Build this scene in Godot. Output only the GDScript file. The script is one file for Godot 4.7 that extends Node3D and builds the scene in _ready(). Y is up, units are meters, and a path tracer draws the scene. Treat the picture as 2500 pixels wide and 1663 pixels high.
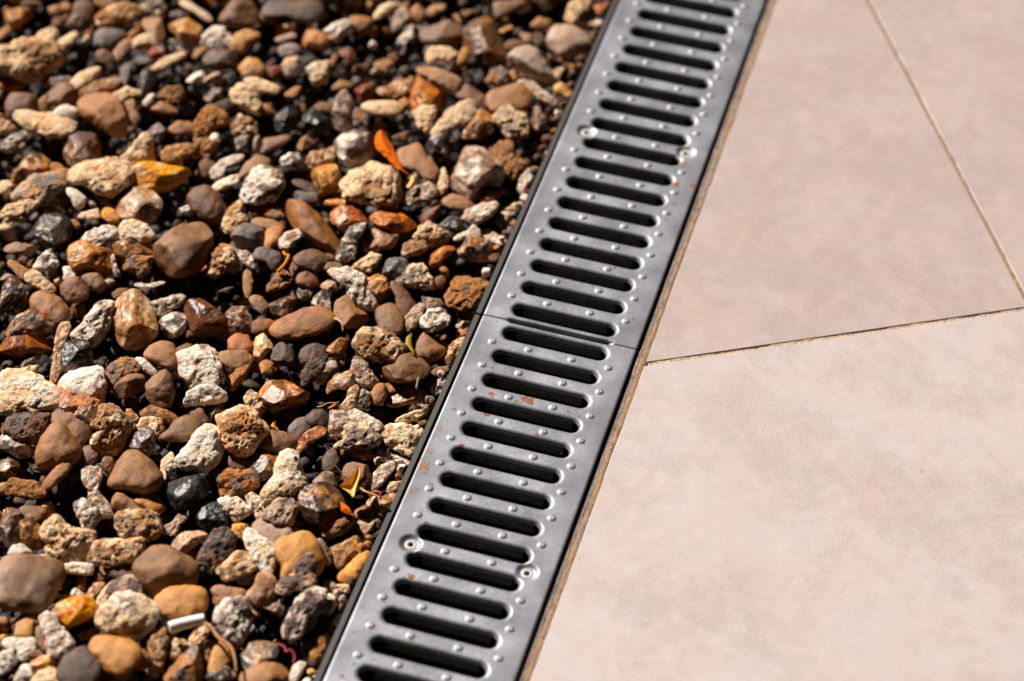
extends Node3D
# A slotted drain between loose flint gravel and pale paving, close up in hard sun. One unit is a metre; x runs across the drain, z along it towards the viewer.

const MM := 0.001
# the slope along which the outlines of the stones are given (right, up the slope, out of the slope)
const E1 := Vector3(0.958, 0.0242, -0.2857)
const E2 := Vector3(-0.2203, 0.6999, -0.6794)
const E3 := Vector3(0.1836, 0.7138, 0.6759)

var rng := RandomNumberGenerator.new()
var used := {}
var M := {}
var nz := FastNoiseLite.new()
var nf := FastNoiseLite.new()
var nb := FastNoiseLite.new()
var nc := FastNoiseLite.new()
var pal := {
	"cream": Color(0.871, 0.604, 0.381),
	"white": Color(1.000, 0.831, 0.730),
	"tan": Color(0.402, 0.184, 0.060),
	"ochre": Color(0.434, 0.162, 0.027),
	"amber": Color(0.503, 0.138, 0.007),
	"orange": Color(0.687, 0.181, 0.007),
	"marigold": Color(0.956, 0.376, 0.016),
	"honey": Color(0.672, 0.314, 0.061),
	"brown": Color(0.202, 0.084, 0.027),
	"umber": Color(0.065, 0.030, 0.014),
	"chestnut": Color(0.181, 0.056, 0.013),
	"grey": Color(0.162, 0.153, 0.159),
	"dark": Color(0.034, 0.031, 0.031),
	"black": Color(0.012, 0.012, 0.013),
	"pinkgrey": Color(0.565, 0.413, 0.323),
	"mauve": Color(0.168, 0.117, 0.112),
	"rust": Color(0.262, 0.040, 0.007),
}
var fill_v := PackedVector3Array()
var fill_n := PackedVector3Array()
var fill_c := PackedColorArray()
var fill_i := PackedInt32Array()
var spots := []


func numbered(called: String) -> String:
	if not used.has(called):
		used[called] = 0
		return called
	used[called] += 1
	return "%s_%03d" % [called, used[called]]


func tag(o: Node, label := "", category := "", group := "", kind := "") -> void:
	if label: o.set_meta("label", label)
	if category: o.set_meta("category", category)
	if group: o.set_meta("group", group)
	if kind: o.set_meta("kind", kind)


func base(called: String, at := Vector3.ZERO) -> Node3D:
	var o := Node3D.new()
	o.name = numbered(called)
	add_child(o)
	o.position = at
	return o


func part(called: String, mesh: Mesh, mat: Material, parent: Node, at := Vector3.ZERO) -> MeshInstance3D:
	var o := MeshInstance3D.new()
	o.name = numbered(called) if parent == self else called
	o.mesh = mesh
	o.material_override = mat
	parent.add_child(o, true)
	o.position = at
	return o


func array_mesh(v: PackedVector3Array, n: PackedVector3Array, idx: PackedInt32Array, c := PackedColorArray(), uv := PackedVector2Array()) -> ArrayMesh:
	var a := []
	a.resize(Mesh.ARRAY_MAX)
	a[Mesh.ARRAY_VERTEX] = v
	a[Mesh.ARRAY_NORMAL] = n
	a[Mesh.ARRAY_INDEX] = idx
	if c.size(): a[Mesh.ARRAY_COLOR] = c
	if uv.size(): a[Mesh.ARRAY_TEX_UV] = uv
	var m := ArrayMesh.new()
	m.add_surface_from_arrays(Mesh.PRIMITIVE_TRIANGLES, a)
	return m


func normals_of(v: PackedVector3Array, idx: PackedInt32Array) -> PackedVector3Array:
	var n := PackedVector3Array()
	n.resize(v.size())
	for t in range(0, idx.size(), 3):
		var a := idx[t]
		var b := idx[t + 1]
		var c := idx[t + 2]
		var k := (v[c] - v[a]).cross(v[b] - v[a])   # front faces run clockwise
		n[a] += k
		n[b] += k
		n[c] += k
	for i in n.size():
		n[i] = n[i].normalized()
	return n


func box_mesh(st: SurfaceTool, lo: Vector3, hi: Vector3) -> void:
	var p := [Vector3(lo.x, lo.y, lo.z), Vector3(hi.x, lo.y, lo.z), Vector3(hi.x, lo.y, hi.z), Vector3(lo.x, lo.y, hi.z), Vector3(lo.x, hi.y, lo.z), Vector3(hi.x, hi.y, lo.z), Vector3(hi.x, hi.y, hi.z), Vector3(lo.x, hi.y, hi.z)]
	for f in [[4, 5, 6, 7, Vector3.UP], [0, 3, 2, 1, Vector3.DOWN], [3, 7, 6, 2, Vector3.BACK], [1, 5, 4, 0, Vector3.FORWARD], [0, 4, 7, 3, Vector3.LEFT], [2, 6, 5, 1, Vector3.RIGHT]]:
		for k in [0, 1, 2, 0, 2, 3]:
			st.set_normal(f[4])
			st.add_vertex(p[f[k]])


func boxes(list: Array) -> ArrayMesh:
	var st := SurfaceTool.new()
	st.begin(Mesh.PRIMITIVE_TRIANGLES)
	for b in list:
		box_mesh(st, b[0], b[1])
	return st.commit()


# ---------------------------------------------------------------- textures and materials
func noise(freq: float, seed_: int, oct := 4, type := FastNoiseLite.TYPE_SIMPLEX_SMOOTH) -> FastNoiseLite:
	var n := FastNoiseLite.new()
	n.noise_type = type
	n.frequency = freq
	n.seed = seed_
	n.fractal_octaves = oct
	return n


func noise_bytes(n: FastNoiseLite, w: int, h: int, seamless := true) -> PackedByteArray:
	var im := n.get_seamless_image(w, h) if seamless else n.get_image(w, h)
	im.convert(Image.FORMAT_L8)
	return im.get_data()


func tex_from(d: PackedByteArray, w: int, h: int, fmt := Image.FORMAT_RGB8) -> ImageTexture:
	return ImageTexture.create_from_image(Image.create_from_data(w, h, false, fmt, d))


func bump(a: PackedByteArray, w: int, strength: float) -> ImageTexture:
	var im := Image.create_from_data(w, w, false, Image.FORMAT_L8, a)
	im.convert(Image.FORMAT_RGBA8)
	im.bump_map_to_normal_map(strength)
	return ImageTexture.create_from_image(im)


func grain_tex(w: int, fine: PackedByteArray, coarse: PackedByteArray, lo: float, hi: float, dots: PackedByteArray) -> ImageTexture:
	var d := PackedByteArray()
	d.resize(w * w * 3)
	for i in w * w:
		var g := lerpf(lo, hi, fine[i] / 255.0 * 0.6 + coarse[i] / 255.0 * 0.4)
		if dots[i] > 172: g *= 0.78
		if dots[i] < 74: g *= 1.1
		var b := int(clampf(g, 0.0, 1.0) * 255.0)
		d[i * 3] = b
		d[i * 3 + 1] = int(b * 0.985)
		d[i * 3 + 2] = int(b * 0.965)
	return tex_from(d, w, w)


func plain(albedo: Color, rough: float, metal := 0.0) -> StandardMaterial3D:
	var m := StandardMaterial3D.new()
	m.albedo_color = albedo.linear_to_srgb()
	m.roughness = rough
	m.metallic = metal
	return m


func stone_mat(rough: float, tex: Texture2D, nor: Texture2D, strength: float, scale: float) -> StandardMaterial3D:
	var m := StandardMaterial3D.new()
	m.vertex_color_use_as_albedo = true
	m.albedo_texture = tex
	m.roughness = rough
	m.normal_enabled = true
	m.normal_texture = nor
	m.normal_scale = strength
	m.uv1_triplanar = true
	m.uv1_scale = Vector3.ONE * scale
	return m


func make_materials() -> void:
	var w := 512
	var fine := noise_bytes(noise(0.14, 11, 3), w, w)
	var mid := noise_bytes(noise(0.035, 12, 4), w, w)
	var big := noise_bytes(noise(0.012, 13, 4), w, w)
	var cell := noise(0.05, 14, 2, FastNoiseLite.TYPE_CELLULAR)
	cell.cellular_return_type = FastNoiseLite.RETURN_DISTANCE
	var pits := noise_bytes(cell, w, w)
	var rough := PackedByteArray()
	rough.resize(w * w)
	for i in w * w:
		rough[i] = int(clampf(fine[i] * 0.3 + mid[i] * 0.35 + pits[i] * 0.35, 0, 255))
	var smooth_n := bump(fine, w, 3.0)
	var rough_n := bump(rough, w, 10.0)
	var flint_n := bump(mid, w, 4.0)
	var g1 := grain_tex(w, fine, mid, 0.72, 1.0, noise_bytes(noise(0.09, 15, 2), w, w))
	var g2 := grain_tex(w, rough, big, 0.68, 1.12, noise_bytes(noise(0.06, 16, 3), w, w))
	var g3 := grain_tex(w, mid, big, 0.6, 1.15, noise_bytes(noise(0.05, 17, 3), w, w))
	M.s = stone_mat(0.62, g1, smooth_n, 1.0, 14.0)
	M.b = stone_mat(0.8, g2, rough_n, 1.0, 12.0)
	M.f = stone_mat(0.43, g3, flint_n, 0.55, 11.0)
	M.f.metallic_specular = 0.4
	M.c = stone_mat(0.95, g2, rough_n, 1.5, 11.0)
	M.p = stone_mat(0.92, g2, rough_n, 1.5, 11.0)
	M.fill = stone_mat(0.75, g2, rough_n, 0.9, 13.0)
	M.black_plastic = plain(Color(0.034, 0.031, 0.032), 0.6)
	M.trough = plain(Color(0.018, 0.018, 0.017), 0.85)
	M.soil = plain(Color(0.03, 0.021, 0.014), 1.0)
	M.steel = plain(Color(0.235, 0.25, 0.29), 0.55, 0.4)
	M.ring = plain(Color(0.42, 0.39, 0.37), 0.6, 0.2)
	M.flange = plain(Color(0.13, 0.13, 0.12), 0.7, 0.2)
	M.flange.albedo_texture = g2
	M.flange.uv1_triplanar = true
	M.flange.uv1_scale = Vector3.ONE * 9.0
	M.mortar = stone_mat(0.95, g2, rough_n, 0.6, 13.0)
	M.grout = plain(Color(0.35, 0.26, 0.175), 0.95)
	M.grout.albedo_texture = g2
	M.grout.normal_enabled = true
	M.grout.normal_texture = rough_n
	M.grout.uv1_triplanar = true
	M.grout.uv1_scale = Vector3.ONE * 14.0
	M.grout_pale = M.grout.duplicate()
	M.grout_pale.albedo_color = Color(0.56, 0.44, 0.33).linear_to_srgb()
	M.leaf_orange = leaf_mat(Color(0.66, 0.14, 0.006))
	M.leaf_cream = leaf_mat(Color(0.78, 0.48, 0.16))
	M.leaf_amber = leaf_mat(Color(0.62, 0.26, 0.03))
	M.leaf_green = leaf_mat(Color(0.36, 0.25, 0.03))
	M.leaf_brown = leaf_mat(Color(0.36, 0.16, 0.05))
	M.white_plastic = plain(Color(0.82, 0.79, 0.8), 0.5)
	M.root = plain(Color(0.42, 0.2, 0.09), 0.8)
	M.straw = plain(Color(0.6, 0.36, 0.14), 0.8)
	M.pale_root = plain(Color(0.6, 0.4, 0.22), 0.85)
	M.bark = plain(Color(0.24, 0.16, 0.11), 0.9)
	M.red = plain(Color(0.42, 0.02, 0.03), 0.6)
	M.fibre = plain(Color(0.2, 0.13, 0.08), 0.9)


func leaf_mat(c: Color) -> StandardMaterial3D:
	var m := plain(c, 0.85)
	m.metallic_specular = 0.2
	m.backlight_enabled = true
	m.backlight = (c * 0.5).linear_to_srgb()
	m.cull_mode = BaseMaterial3D.CULL_DISABLED
	return m


# ---------------------------------------------------------------- stones
func polygon_reach(pts: PackedVector2Array, ang: float) -> float:
	var d := Vector2(cos(ang), sin(ang))
	var best := 0.0
	for i in pts.size():
		var a := pts[i]
		var e := pts[(i + 1) % pts.size()] - a
		var den := d.x * e.y - d.y * e.x
		if absf(den) < 1e-6: continue
		var t := (a.x * e.y - a.y * e.x) / den
		var u := (a.x * d.y - a.y * d.x) / den
		if t > 0.0 and u >= -0.001 and u <= 1.001: best = maxf(best, t)
	return best


func stone_arrays(kind: String, pts: PackedVector2Array, c1: Color, c2: Color, seed_: int) -> Array:
	rng.seed = seed_
	var area := 0.0
	for i in pts.size():
		area += pts[i].cross(pts[(i + 1) % pts.size()])
	var size := sqrt(absf(area) * 0.5 / PI)
	var rough_kind := kind == "c" or kind == "p"
	var N := 10
	if rough_kind: N = 24 if size > 9.0 else (17 if size > 5.0 else 12)
	elif kind == "f": N = 19 if size > 5.0 else 14
	elif size > 9.0: N = 17
	elif size > 5.0: N = 13
	var NS := 72
	var R := PackedFloat32Array()
	for j in NS:
		R.append(polygon_reach(pts, TAU * j / NS))
	for pass_ in (5 if kind == "s" else 2):
		var S := R.duplicate()
		for j in NS:
			R[j] = maxf(S[j] * 0.5 + (S[(j + 1) % NS] + S[(j + NS - 1) % NS]) * 0.25, 0.4)
	for j in NS: R[j] *= 1.11 if rough_kind or kind == "s" else 1.17
	var small := 1e9
	for j in NS / 2:
		small = minf(small, R[j] + R[j + NS / 2])
	small *= 0.5
	var front := small * rng.randf_range(0.6, 0.85)
	var back := small * rng.randf_range(1.1, 1.5)
	var shear := -rng.randf_range(0.35, 0.85)
	var tilt := rng.randf_range(-0.25, 0.15)
	var pe := 2.3
	var qe := 2.1
	if kind == "f":
		pe = 2.6
		qe = 1.8
	elif rough_kind:
		pe = 3.0
		qe = 2.2
	var planes := []
	if kind == "f" or kind == "b" or (kind == "s" and rng.randf() < 0.4):
		var count := 9 if kind == "f" else 3
		for k in count:
			var a := rng.randf() * TAU
			var zc := rng.randf_range(0.35, 0.95)
			var n := Vector3(cos(a) * sqrt(1 - zc * zc), sin(a) * sqrt(1 - zc * zc), zc)
			var reach: float = R[int(fposmod(a, TAU) / TAU * NS) % NS]
			var support := sqrt(pow(reach * (1 - zc * zc) / sqrt(1.0001 - zc * zc), 2) + pow(front * zc, 2))
			planes.append([n, support * rng.randf_range(0.6, 0.9)])
	var off := Vector3(rng.randf() * 900, rng.randf() * 900, rng.randf() * 900)
	var lump: float = {"s": 0.085, "b": 0.12, "f": 0.03, "c": 0.15, "p": 0.18}[kind] * small
	var chip: float = {"s": 0.012, "b": 0.05, "f": 0.028, "c": 0.12, "p": 0.13}[kind] * minf(small, 8.0)
	var v := PackedVector3Array()
	var c := PackedColorArray()
	var c3: Color = pal[{"s": ["umber", "ochre", "tan", "mauve"], "b": ["rust", "umber", "honey", "cream"], "f": ["umber", "cream", "dark", "pinkgrey"], "c": ["tan", "mauve", "honey", "pinkgrey"], "p": ["ochre", "mauve", "brown", "grey"]}[kind][rng.randi() % 4]]
	var stain := rng.randf_range(0.0, 0.4) if kind == "s" else rng.randf_range(0.35, 0.85)
	var mixing := rng.randf_range(-0.12, 0.12)
	var seen := {}
	var idx := PackedInt32Array()
	for face in 6:
		var axis: int = face % 3
		var sgn := 1 if face < 3 else -1
		var grid := PackedInt32Array()
		for b in N + 1:
			for a in N + 1:
				var key := Vector3i()
				key[axis] = sgn * N
				key[(axis + 1) % 3] = 2 * a - N
				key[(axis + 2) % 3] = 2 * b - N
				if seen.has(key):
					grid.append(seen[key])
					continue
				seen[key] = v.size()
				grid.append(v.size())
				var e := Vector3(tan(key.x * PI / 4.0 / N), tan(key.y * PI / 4.0 / N), tan(key.z * PI / 4.0 / N)).normalized()
				var rho := minf(sqrt(e.x * e.x + e.y * e.y), 1.0)
				var turn := fposmod(atan2(e.y, e.x), TAU) / TAU * NS
				var j := int(turn) % NS
				var reach_here := lerpf(R[j], R[(j + 1) % NS], turn - floorf(turn))
				var zc := signf(e.z) * pow(maxf(1.0 - pow(rho, pe), 0.0), 1.0 / qe)
				var flat := Vector2(e.x, e.y).normalized() if rho > 1e-5 else Vector2.ZERO
				var p := Vector3(flat.x * rho * reach_here, flat.y * rho * reach_here, zc * (front if zc > 0 else back))
				stone_vertex(kind, p, reach_here, front, small, off, planes, lump, chip, shear, tilt, c1, c2, c3, stain, mixing, v, c)
		for b in N:
			for a in N:
				var q := b * (N + 1) + a
				var k := [grid[q], grid[q + 1], grid[q + N + 2], grid[q + N + 1]]
				if sgn < 0: k.reverse()
				idx.append_array(PackedInt32Array([k[0], k[2], k[1], k[0], k[3], k[2]]))
	return [v, normals_of(v, idx), idx, c]


func stone_vertex(kind: String, p: Vector3, reach_here: float, front: float, small: float, off: Vector3, planes: Array, lump: float, chip: float, shear: float, tilt: float, c1: Color, c2: Color, c3: Color, stain: float, mixing: float, v: PackedVector3Array, c: PackedColorArray) -> void:
	var rough_kind := kind == "c" or kind == "p"
	for pl in planes:
		var n: Vector3 = pl[0]
		var over: float = p.dot(n) - float(pl[1])
		if over > 0.0: p -= n * over * (1.0 if kind == "f" else 0.85)
	var dir := (p / Vector3(maxf(reach_here, 1.0), maxf(reach_here, 1.0), front)).normalized()
	var q := p + off
	var h := nz.get_noise_3dv(q * (3.2 / small)) * lump
	if kind == "f": h -= absf(nz.get_noise_3dv(q * (4.5 / small) + Vector3(11, 60, 2))) * small * 0.1
	var dark := 0.0
	if chip > 0.0:
		var k := nb.get_noise_3dv(q * 8.0)
		h += k * chip
		if kind == "p":
			var pit := nc.get_noise_3dv((q + Vector3(k, -k, k) * 3.0) * (24.0 / minf(small, 9.0)))
			if pit < -0.6 and nz.get_noise_3dv(q * (2.6 / small) + Vector3(70, 1, 9)) > -0.1:
				h -= minf((-0.6 - pit) * 2.5, 0.5) * small * 0.32
				dark = clampf((-0.6 - pit) * 1.5, 0, 0.3)
	p += dir * h
	p.z += p.y * shear + p.x * tilt
	v.append((E1 * p.x + E2 * p.y + E3 * p.z) * MM)
	var t := nz.get_noise_3dv(q * (2.0 / small) + Vector3(40, 7, 3)) + nf.get_noise_3dv(q * 6.0) * 0.25 + mixing
	t = smoothstep(-0.12, 0.3, t)
	var col := c1.lerp(c2, t * (0.55 if kind == "s" else 0.85))
	var third := nz.get_noise_3dv(q * (2.7 / small) + Vector3(130, 77, 31)) + nf.get_noise_3dv(q * 8.0 + Vector3(3, 1, 8)) * 0.4
	col = col.lerp(c3, smoothstep(0.16, 0.4, third) * stain)
	var grain := 1.0 + nb.get_noise_3dv(q * (22.0 if kind == "s" else 13.0)) * (0.22 if kind == "s" else 0.3)
	if kind == "s" and nf.get_noise_3dv(q * 16.0 + Vector3(9, 90, 5)) > 0.42: grain *= 0.75
	if kind == "f":
		grain *= 1.0 + 0.35 * sin(nz.get_noise_3dv(q * (1.6 / small)) * 14.0) * 0.5
	if rough_kind: grain *= 1.0 - 0.16 * smoothstep(0.1, 0.45, nf.get_noise_3dv(q * 14.0 + Vector3(5, 5, 50)))
	col = (col * grain).lerp(Color(0.12, 0.07, 0.03), dark)
	c.append(Color(clampf(col.r, 0.004, 0.85), clampf(col.g, 0.004, 0.82), clampf(col.b, 0.004, 0.8)))

var stone_names := {"s": "smooth_pebble", "f": "flint_stone", "c": "chalk_stone", "p": "pitted_stone", "b": "rough_stone"}
var stone_category := {"s": "pebble", "f": "flint", "c": "stone", "p": "stone", "b": "stone"}


func outline(text: String) -> PackedVector2Array:
	var n := text.split_floats(" ")
	var pts := PackedVector2Array()
	for i in range(0, n.size() - 1, 2):
		pts.append(Vector2(n[i], n[i + 1]))
	return pts


func s(kind: String, c1: String, c2: String, x: float, y: float, z: float, text: String, label := "") -> void:
	var at := Vector3(x, y, z) * MM
	var pts := outline(text)
	var a := stone_arrays(kind, pts, pal[c1], pal[c2], int(absf(x * 131.0 + z * 977.0)) + 7)
	var big := 0.0
	for p in pts: big = maxf(big, p.length())
	spots.append([Vector2(x, z), big])
	if label == "":
		add_fill(a, Transform3D(Basis(), at))
		return
	var o := part(stone_names[kind], array_mesh(a[0], a[1], a[2], a[3]), M[kind], self, at)
	tag(o, label, stone_category[kind], "gravel stones beside the drain")


func add_fill(a: Array, t: Transform3D, tint := Color(-1, 0, 0)) -> void:
	var from := fill_v.size()
	fill_v.append_array(t * (a[0] as PackedVector3Array))
	fill_n.append_array(Transform3D(t.basis.orthonormalized(), Vector3.ZERO) * (a[1] as PackedVector3Array))
	if tint.r < 0.0:
		fill_c.append_array(a[3])
	else:
		var c := PackedColorArray()
		for k in a[3]: c.append(tint * k)
		fill_c.append_array(c)
	var idx: PackedInt32Array = (a[2] as PackedInt32Array).duplicate()
	for i in idx.size(): idx[i] += from
	fill_i.append_array(idx)


func pebble_variant(seed_: int) -> Array:
	rng.seed = seed_
	var v := PackedVector3Array()
	var c := PackedColorArray()
	var NS := 11 if seed_ < 510 else 16
	var NR := 7 if seed_ < 510 else 10
	var planes := []
	if seed_ >= 510:
		for k in rng.randi_range(3, 8): planes.append([Vector3(rng.randfn(), rng.randfn(), rng.randfn()).normalized(), rng.randf_range(0.55, 0.85)])
	var flat := Vector3(rng.randf_range(0.8, 1.25), rng.randf_range(0.5, 0.85), rng.randf_range(0.75, 1.1))
	var off := Vector3(rng.randf(), rng.randf(), rng.randf()) * 500.0
	var rough := rng.randf_range(0.15, 0.5)
	for i in NR + 1:
		for j in (1 if i == 0 or i == NR else NS):
			var al := PI * i / NR
			var th := TAU * j / NS
			var p := Vector3(sin(al) * cos(th), cos(al), sin(al) * sin(th))
			p *= 1.0 + nz.get_noise_3dv(p * 1.1 + off) * rough * 1.6
			for pl in planes:
				var over: float = p.dot(pl[0]) - float(pl[1])
				if over > 0.0: p -= pl[0] * over
			p *= 1.0 + nz.get_noise_3dv(p * 4.0 + off) * 0.12
			v.append(p * flat)
			var g := 1.0 + 0.3 * nz.get_noise_3dv(p * 3.0 + off)
			c.append(Color(g, g, g))
	var idx := PackedInt32Array()
	for j in NS:
		var k := (j + 1) % NS
		idx.append_array(PackedInt32Array([0, 1 + j, 1 + k]))
		for i in NR - 2:
			var a := 1 + i * NS
			var b := a + NS
			idx.append_array(PackedInt32Array([a + j, b + k, a + k, a + j, b + j, b + k]))
		var last := 1 + (NR - 1) * NS
		idx.append_array(PackedInt32Array([last, last - NS + k, last - NS + j]))
	return [v, normals_of(v, idx), idx, c]


func gravel_fill() -> void:
	var kinds := []
	for k in 20: kinds.append(pebble_variant(500 + k))
	rng.seed = 77
	var grid := {}
	for sp in spots:
		var key := Vector2i(floori(sp[0].x / 25.0), floori(sp[0].y / 25.0))
		for dx in [-1, 0, 1]:
			for dz in [-1, 0, 1]:
				var kk: Vector2i = key + Vector2i(dx, dz)
				if not grid.has(kk): grid[kk] = []
				grid[kk].append(sp)
	var tints := ["brown", "tan", "umber", "cream", "ochre", "grey", "dark", "pinkgrey", "chestnut", "mauve", "brown", "umber", "honey", "white"]
	# the lower layer, packed everywhere, and the upper one where no larger stone lies
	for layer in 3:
		var step: float = [8.5, 11.0, 14.0][layer]
		var x := -900.0
		while x < -70.0:
			var z := -860.0
			while z < 660.0:
				var p := Vector2(x + rng.randf_range(-0.45, 0.45) * step, z + rng.randf_range(-0.45, 0.45) * step)
				var r := rng.randf_range(4.0, 7.0)
				var y := rng.randf_range(-60.0, -50.0)
				var ok := p.x < -71.0
				if layer > 0:
					r = rng.randf_range(4.5, 8.5) if layer == 1 else rng.randf_range(6.0, 11.0)
					y = rng.randf_range(-40.0, -30.0) if layer == 1 else rng.randf_range(-16.0, -8.0)
					ok = ok and p.x + r < -67.0
					var near: Array = grid.get(Vector2i(floori(p.x / 25.0), floori(p.y / 25.0)), [])
					if layer == 2 and near.size() > 0: ok = false
					if layer == 1 and near.size() > 0 and y > -36.0: ok = false
					for sp in near:
						if p.distance_to(sp[0]) < float(sp[1]) * (0.6 if layer == 1 else 0.8) + r * 0.4: ok = false
				var t: String = tints[rng.randi() % tints.size()] if layer > 0 else ["umber", "dark", "black", "chestnut", "umber", "dark", "grey", "black"][rng.randi() % 8]  # lowest layer gets dark tints only, shade of the gaps put into its colour
				var basis_ := Basis(Vector3(rng.randf() - 0.5, rng.randf() - 0.5, rng.randf() - 0.5).normalized(), rng.randf() * TAU)
				if ok:
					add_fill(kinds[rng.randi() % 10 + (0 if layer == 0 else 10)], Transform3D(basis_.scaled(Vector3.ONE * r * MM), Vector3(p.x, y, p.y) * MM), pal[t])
				z += step
			x += step
	var zz := -860.0
	while zz < 660.0:
		var r := rng.randf_range(3.2, 5.6)
		var p := Vector2(-67.0 - r * rng.randf_range(0.45, 1.4), zz)
		var ok := true
		for sp in grid.get(Vector2i(floori(p.x / 25.0), floori(p.y / 25.0)), []):
			if p.distance_to(sp[0]) < float(sp[1]) * 0.55: ok = false
		var t: String = tints[rng.randi() % tints.size()]
		var basis_ := Basis(Vector3(rng.randf() - 0.5, rng.randf() - 0.5, rng.randf() - 0.5).normalized(), rng.randf() * TAU)
		if ok: add_fill(kinds[10 + rng.randi() % 10], Transform3D(basis_.scaled(Vector3.ONE * r * MM), Vector3(p.x, rng.randf_range(-12.0, -5.0), p.y) * MM), pal[t])
		zz += rng.randf_range(5.0, 9.0)
	var o := part("gravel", array_mesh(fill_v, fill_n, fill_i, fill_c), M.fill, self)
	tag(o, "small brown, grey and cream pebbles filling the gaps between the larger stones", "gravel", "", "stuff")


# ---------------------------------------------------------------- the drain
const HOLE := 5.6       # half the width of a slot
const HALF := 38.8      # half its length
const LIP := 3.6


func slot_distance(x: float, z: float) -> float:
	var k := floorf(z / 25.0)
	var dz := z - (k * 25.0 + 12.5)
	var dx := maxf(absf(x) - (HALF - HOLE), 0.0)
	return sqrt(dx * dx + dz * dz) - HOLE


func screw_distance(x: float, z: float) -> float:
	var dz := minf(absf(z - 225.0), absf(z - 775.0))
	var dx := absf(x) - 41.2
	return sqrt(dx * dx + dz * dz)


func plate_height(x: float, z: float) -> float:
	var h := 0.0
	var d := slot_distance(x, z)
	if d < LIP:
		var k := LIP - clampf(d, 0.02, LIP)
		h -= LIP - sqrt(LIP * LIP - k * k)
	var q := screw_distance(x, z)
	if q < 9.0: h = minf(h, 0.0) * smoothstep(4.6, 7.5, q) - 2.1 * (1.0 - smoothstep(4.4, 8.6, q))
	var e := 59.0 - absf(x)
	if e < 1.2: h -= 1.2 - sqrt(maxf(1.44 - (1.2 - e) * (1.2 - e), 0.0))
	var ez := minf(z, 1000.0 - z)
	var mid := 1.0 - smoothstep(36.0, 44.0, absf(x))
	var reach := lerpf(0.7, 2.6, mid)
	if ez < reach + mid * 1.0:
		var kk := clampf(reach + mid * 1.0 - ez, 0.0, reach)
		h -= reach - sqrt(reach * reach - kk * kk)
	return h


func plate_mesh() -> ArrayMesh:
	var nx := 118
	var n_z := 1000
	var v := PackedVector3Array()
	var n := PackedVector3Array()
	var uv := PackedVector2Array()
	var open := PackedByteArray()
	for j in n_z + 1:
		for i in nx + 1:
			var x := -59.0 + i
			var z := float(j)
			var d := minf(slot_distance(x, z), screw_distance(x, z) - 2.2)
			if absf(d) < 0.71:
				var g := Vector2(minf(slot_distance(x + 0.05, z), screw_distance(x + 0.05, z) - 2.2) - d, minf(slot_distance(x, z + 0.05), screw_distance(x, z + 0.05) - 2.2) - d)
				if g.length() > 1e-5:
					g = g.normalized()
					x -= g.x * d
					z -= g.y * d
				d = 0.0
			open.append(1 if d < -0.01 or (minf(z, 1000.0 - z) < 0.5 and absf(x) < 38.0) else 0)
			if i % 118 > 0 and i < nx and j > 0 and j < n_z: pass
			var h := plate_height(x, z)
			var hx := (plate_height(x + 0.3, z) - plate_height(x - 0.3, z)) / 0.6
			var hz := (plate_height(x, z + 0.3) - plate_height(x, z - 0.3)) / 0.6
			v.append(Vector3(x, h, z) * MM)
			n.append(Vector3(-hx, 1.0, -hz).normalized())
			uv.append(Vector2((x + 59.0) / 118.0, z / 1000.0))
	var idx := PackedInt32Array()
	var row := nx + 1
	for j in n_z:
		for i in nx:
			var a := j * row + i
			if open[a] or open[a + 1] or open[a + row] or open[a + row + 1]: continue
			idx.append_array(PackedInt32Array([a, a + 1, a + row + 1, a, a + row + 1, a + row]))
	# the sides folded down
	for side in [0, nx]:
		for j in n_z:
			var a: int = v.size()
			for jj in [j, j + 1]:
				var p: Vector3 = v[jj * row + side]
				v.append(p)
				v.append(Vector3(p.x, -0.016, p.z))
				for k in 2:
					n.append(Vector3(-1 if side == 0 else 1, 0, 0))
					uv.append(uv[jj * row + side])
			if side == 0: idx.append_array(PackedInt32Array([a, a + 2, a + 3, a, a + 3, a + 1]))
			else: idx.append_array(PackedInt32Array([a, a + 3, a + 2, a, a + 1, a + 3]))
	return array_mesh(v, n, idx, PackedColorArray(), uv)


func stud_mesh() -> ArrayMesh:
	var v := PackedVector3Array()
	var n := PackedVector3Array()
	var idx := PackedInt32Array()
	# a pressed dome with a small dimpled crown, listed as radius and height in millimetres
	var prof := [Vector2(3.7, -0.04), Vector2(3.2, 0.05), Vector2(2.8, 0.2), Vector2(2.4, 0.46), Vector2(1.95, 0.72), Vector2(1.4, 0.9), Vector2(1.0, 0.96), Vector2(0.7, 0.9), Vector2(0.4, 0.8), Vector2(0.02, 0.78)]
	var NS := 18
	for i in prof.size():
		for j in NS:
			var th := TAU * j / NS
			v.append(Vector3(prof[i].x * cos(th), prof[i].y, prof[i].x * sin(th)) * MM)
	for i in prof.size() - 1:
		for j in NS:
			var a := i * NS + j
			var b := i * NS + (j + 1) % NS
			idx.append_array(PackedInt32Array([a, b, b + NS, a, b + NS, a + NS]))
	n = normals_of(v, idx)
	if n[NS * 5].y < 0.0:
		var flipped := PackedInt32Array()
		for t in range(0, idx.size(), 3): flipped.append_array(PackedInt32Array([idx[t], idx[t + 2], idx[t + 1]]))
		idx = flipped
		n = normals_of(v, idx)
	return array_mesh(v, n, idx)


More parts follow.
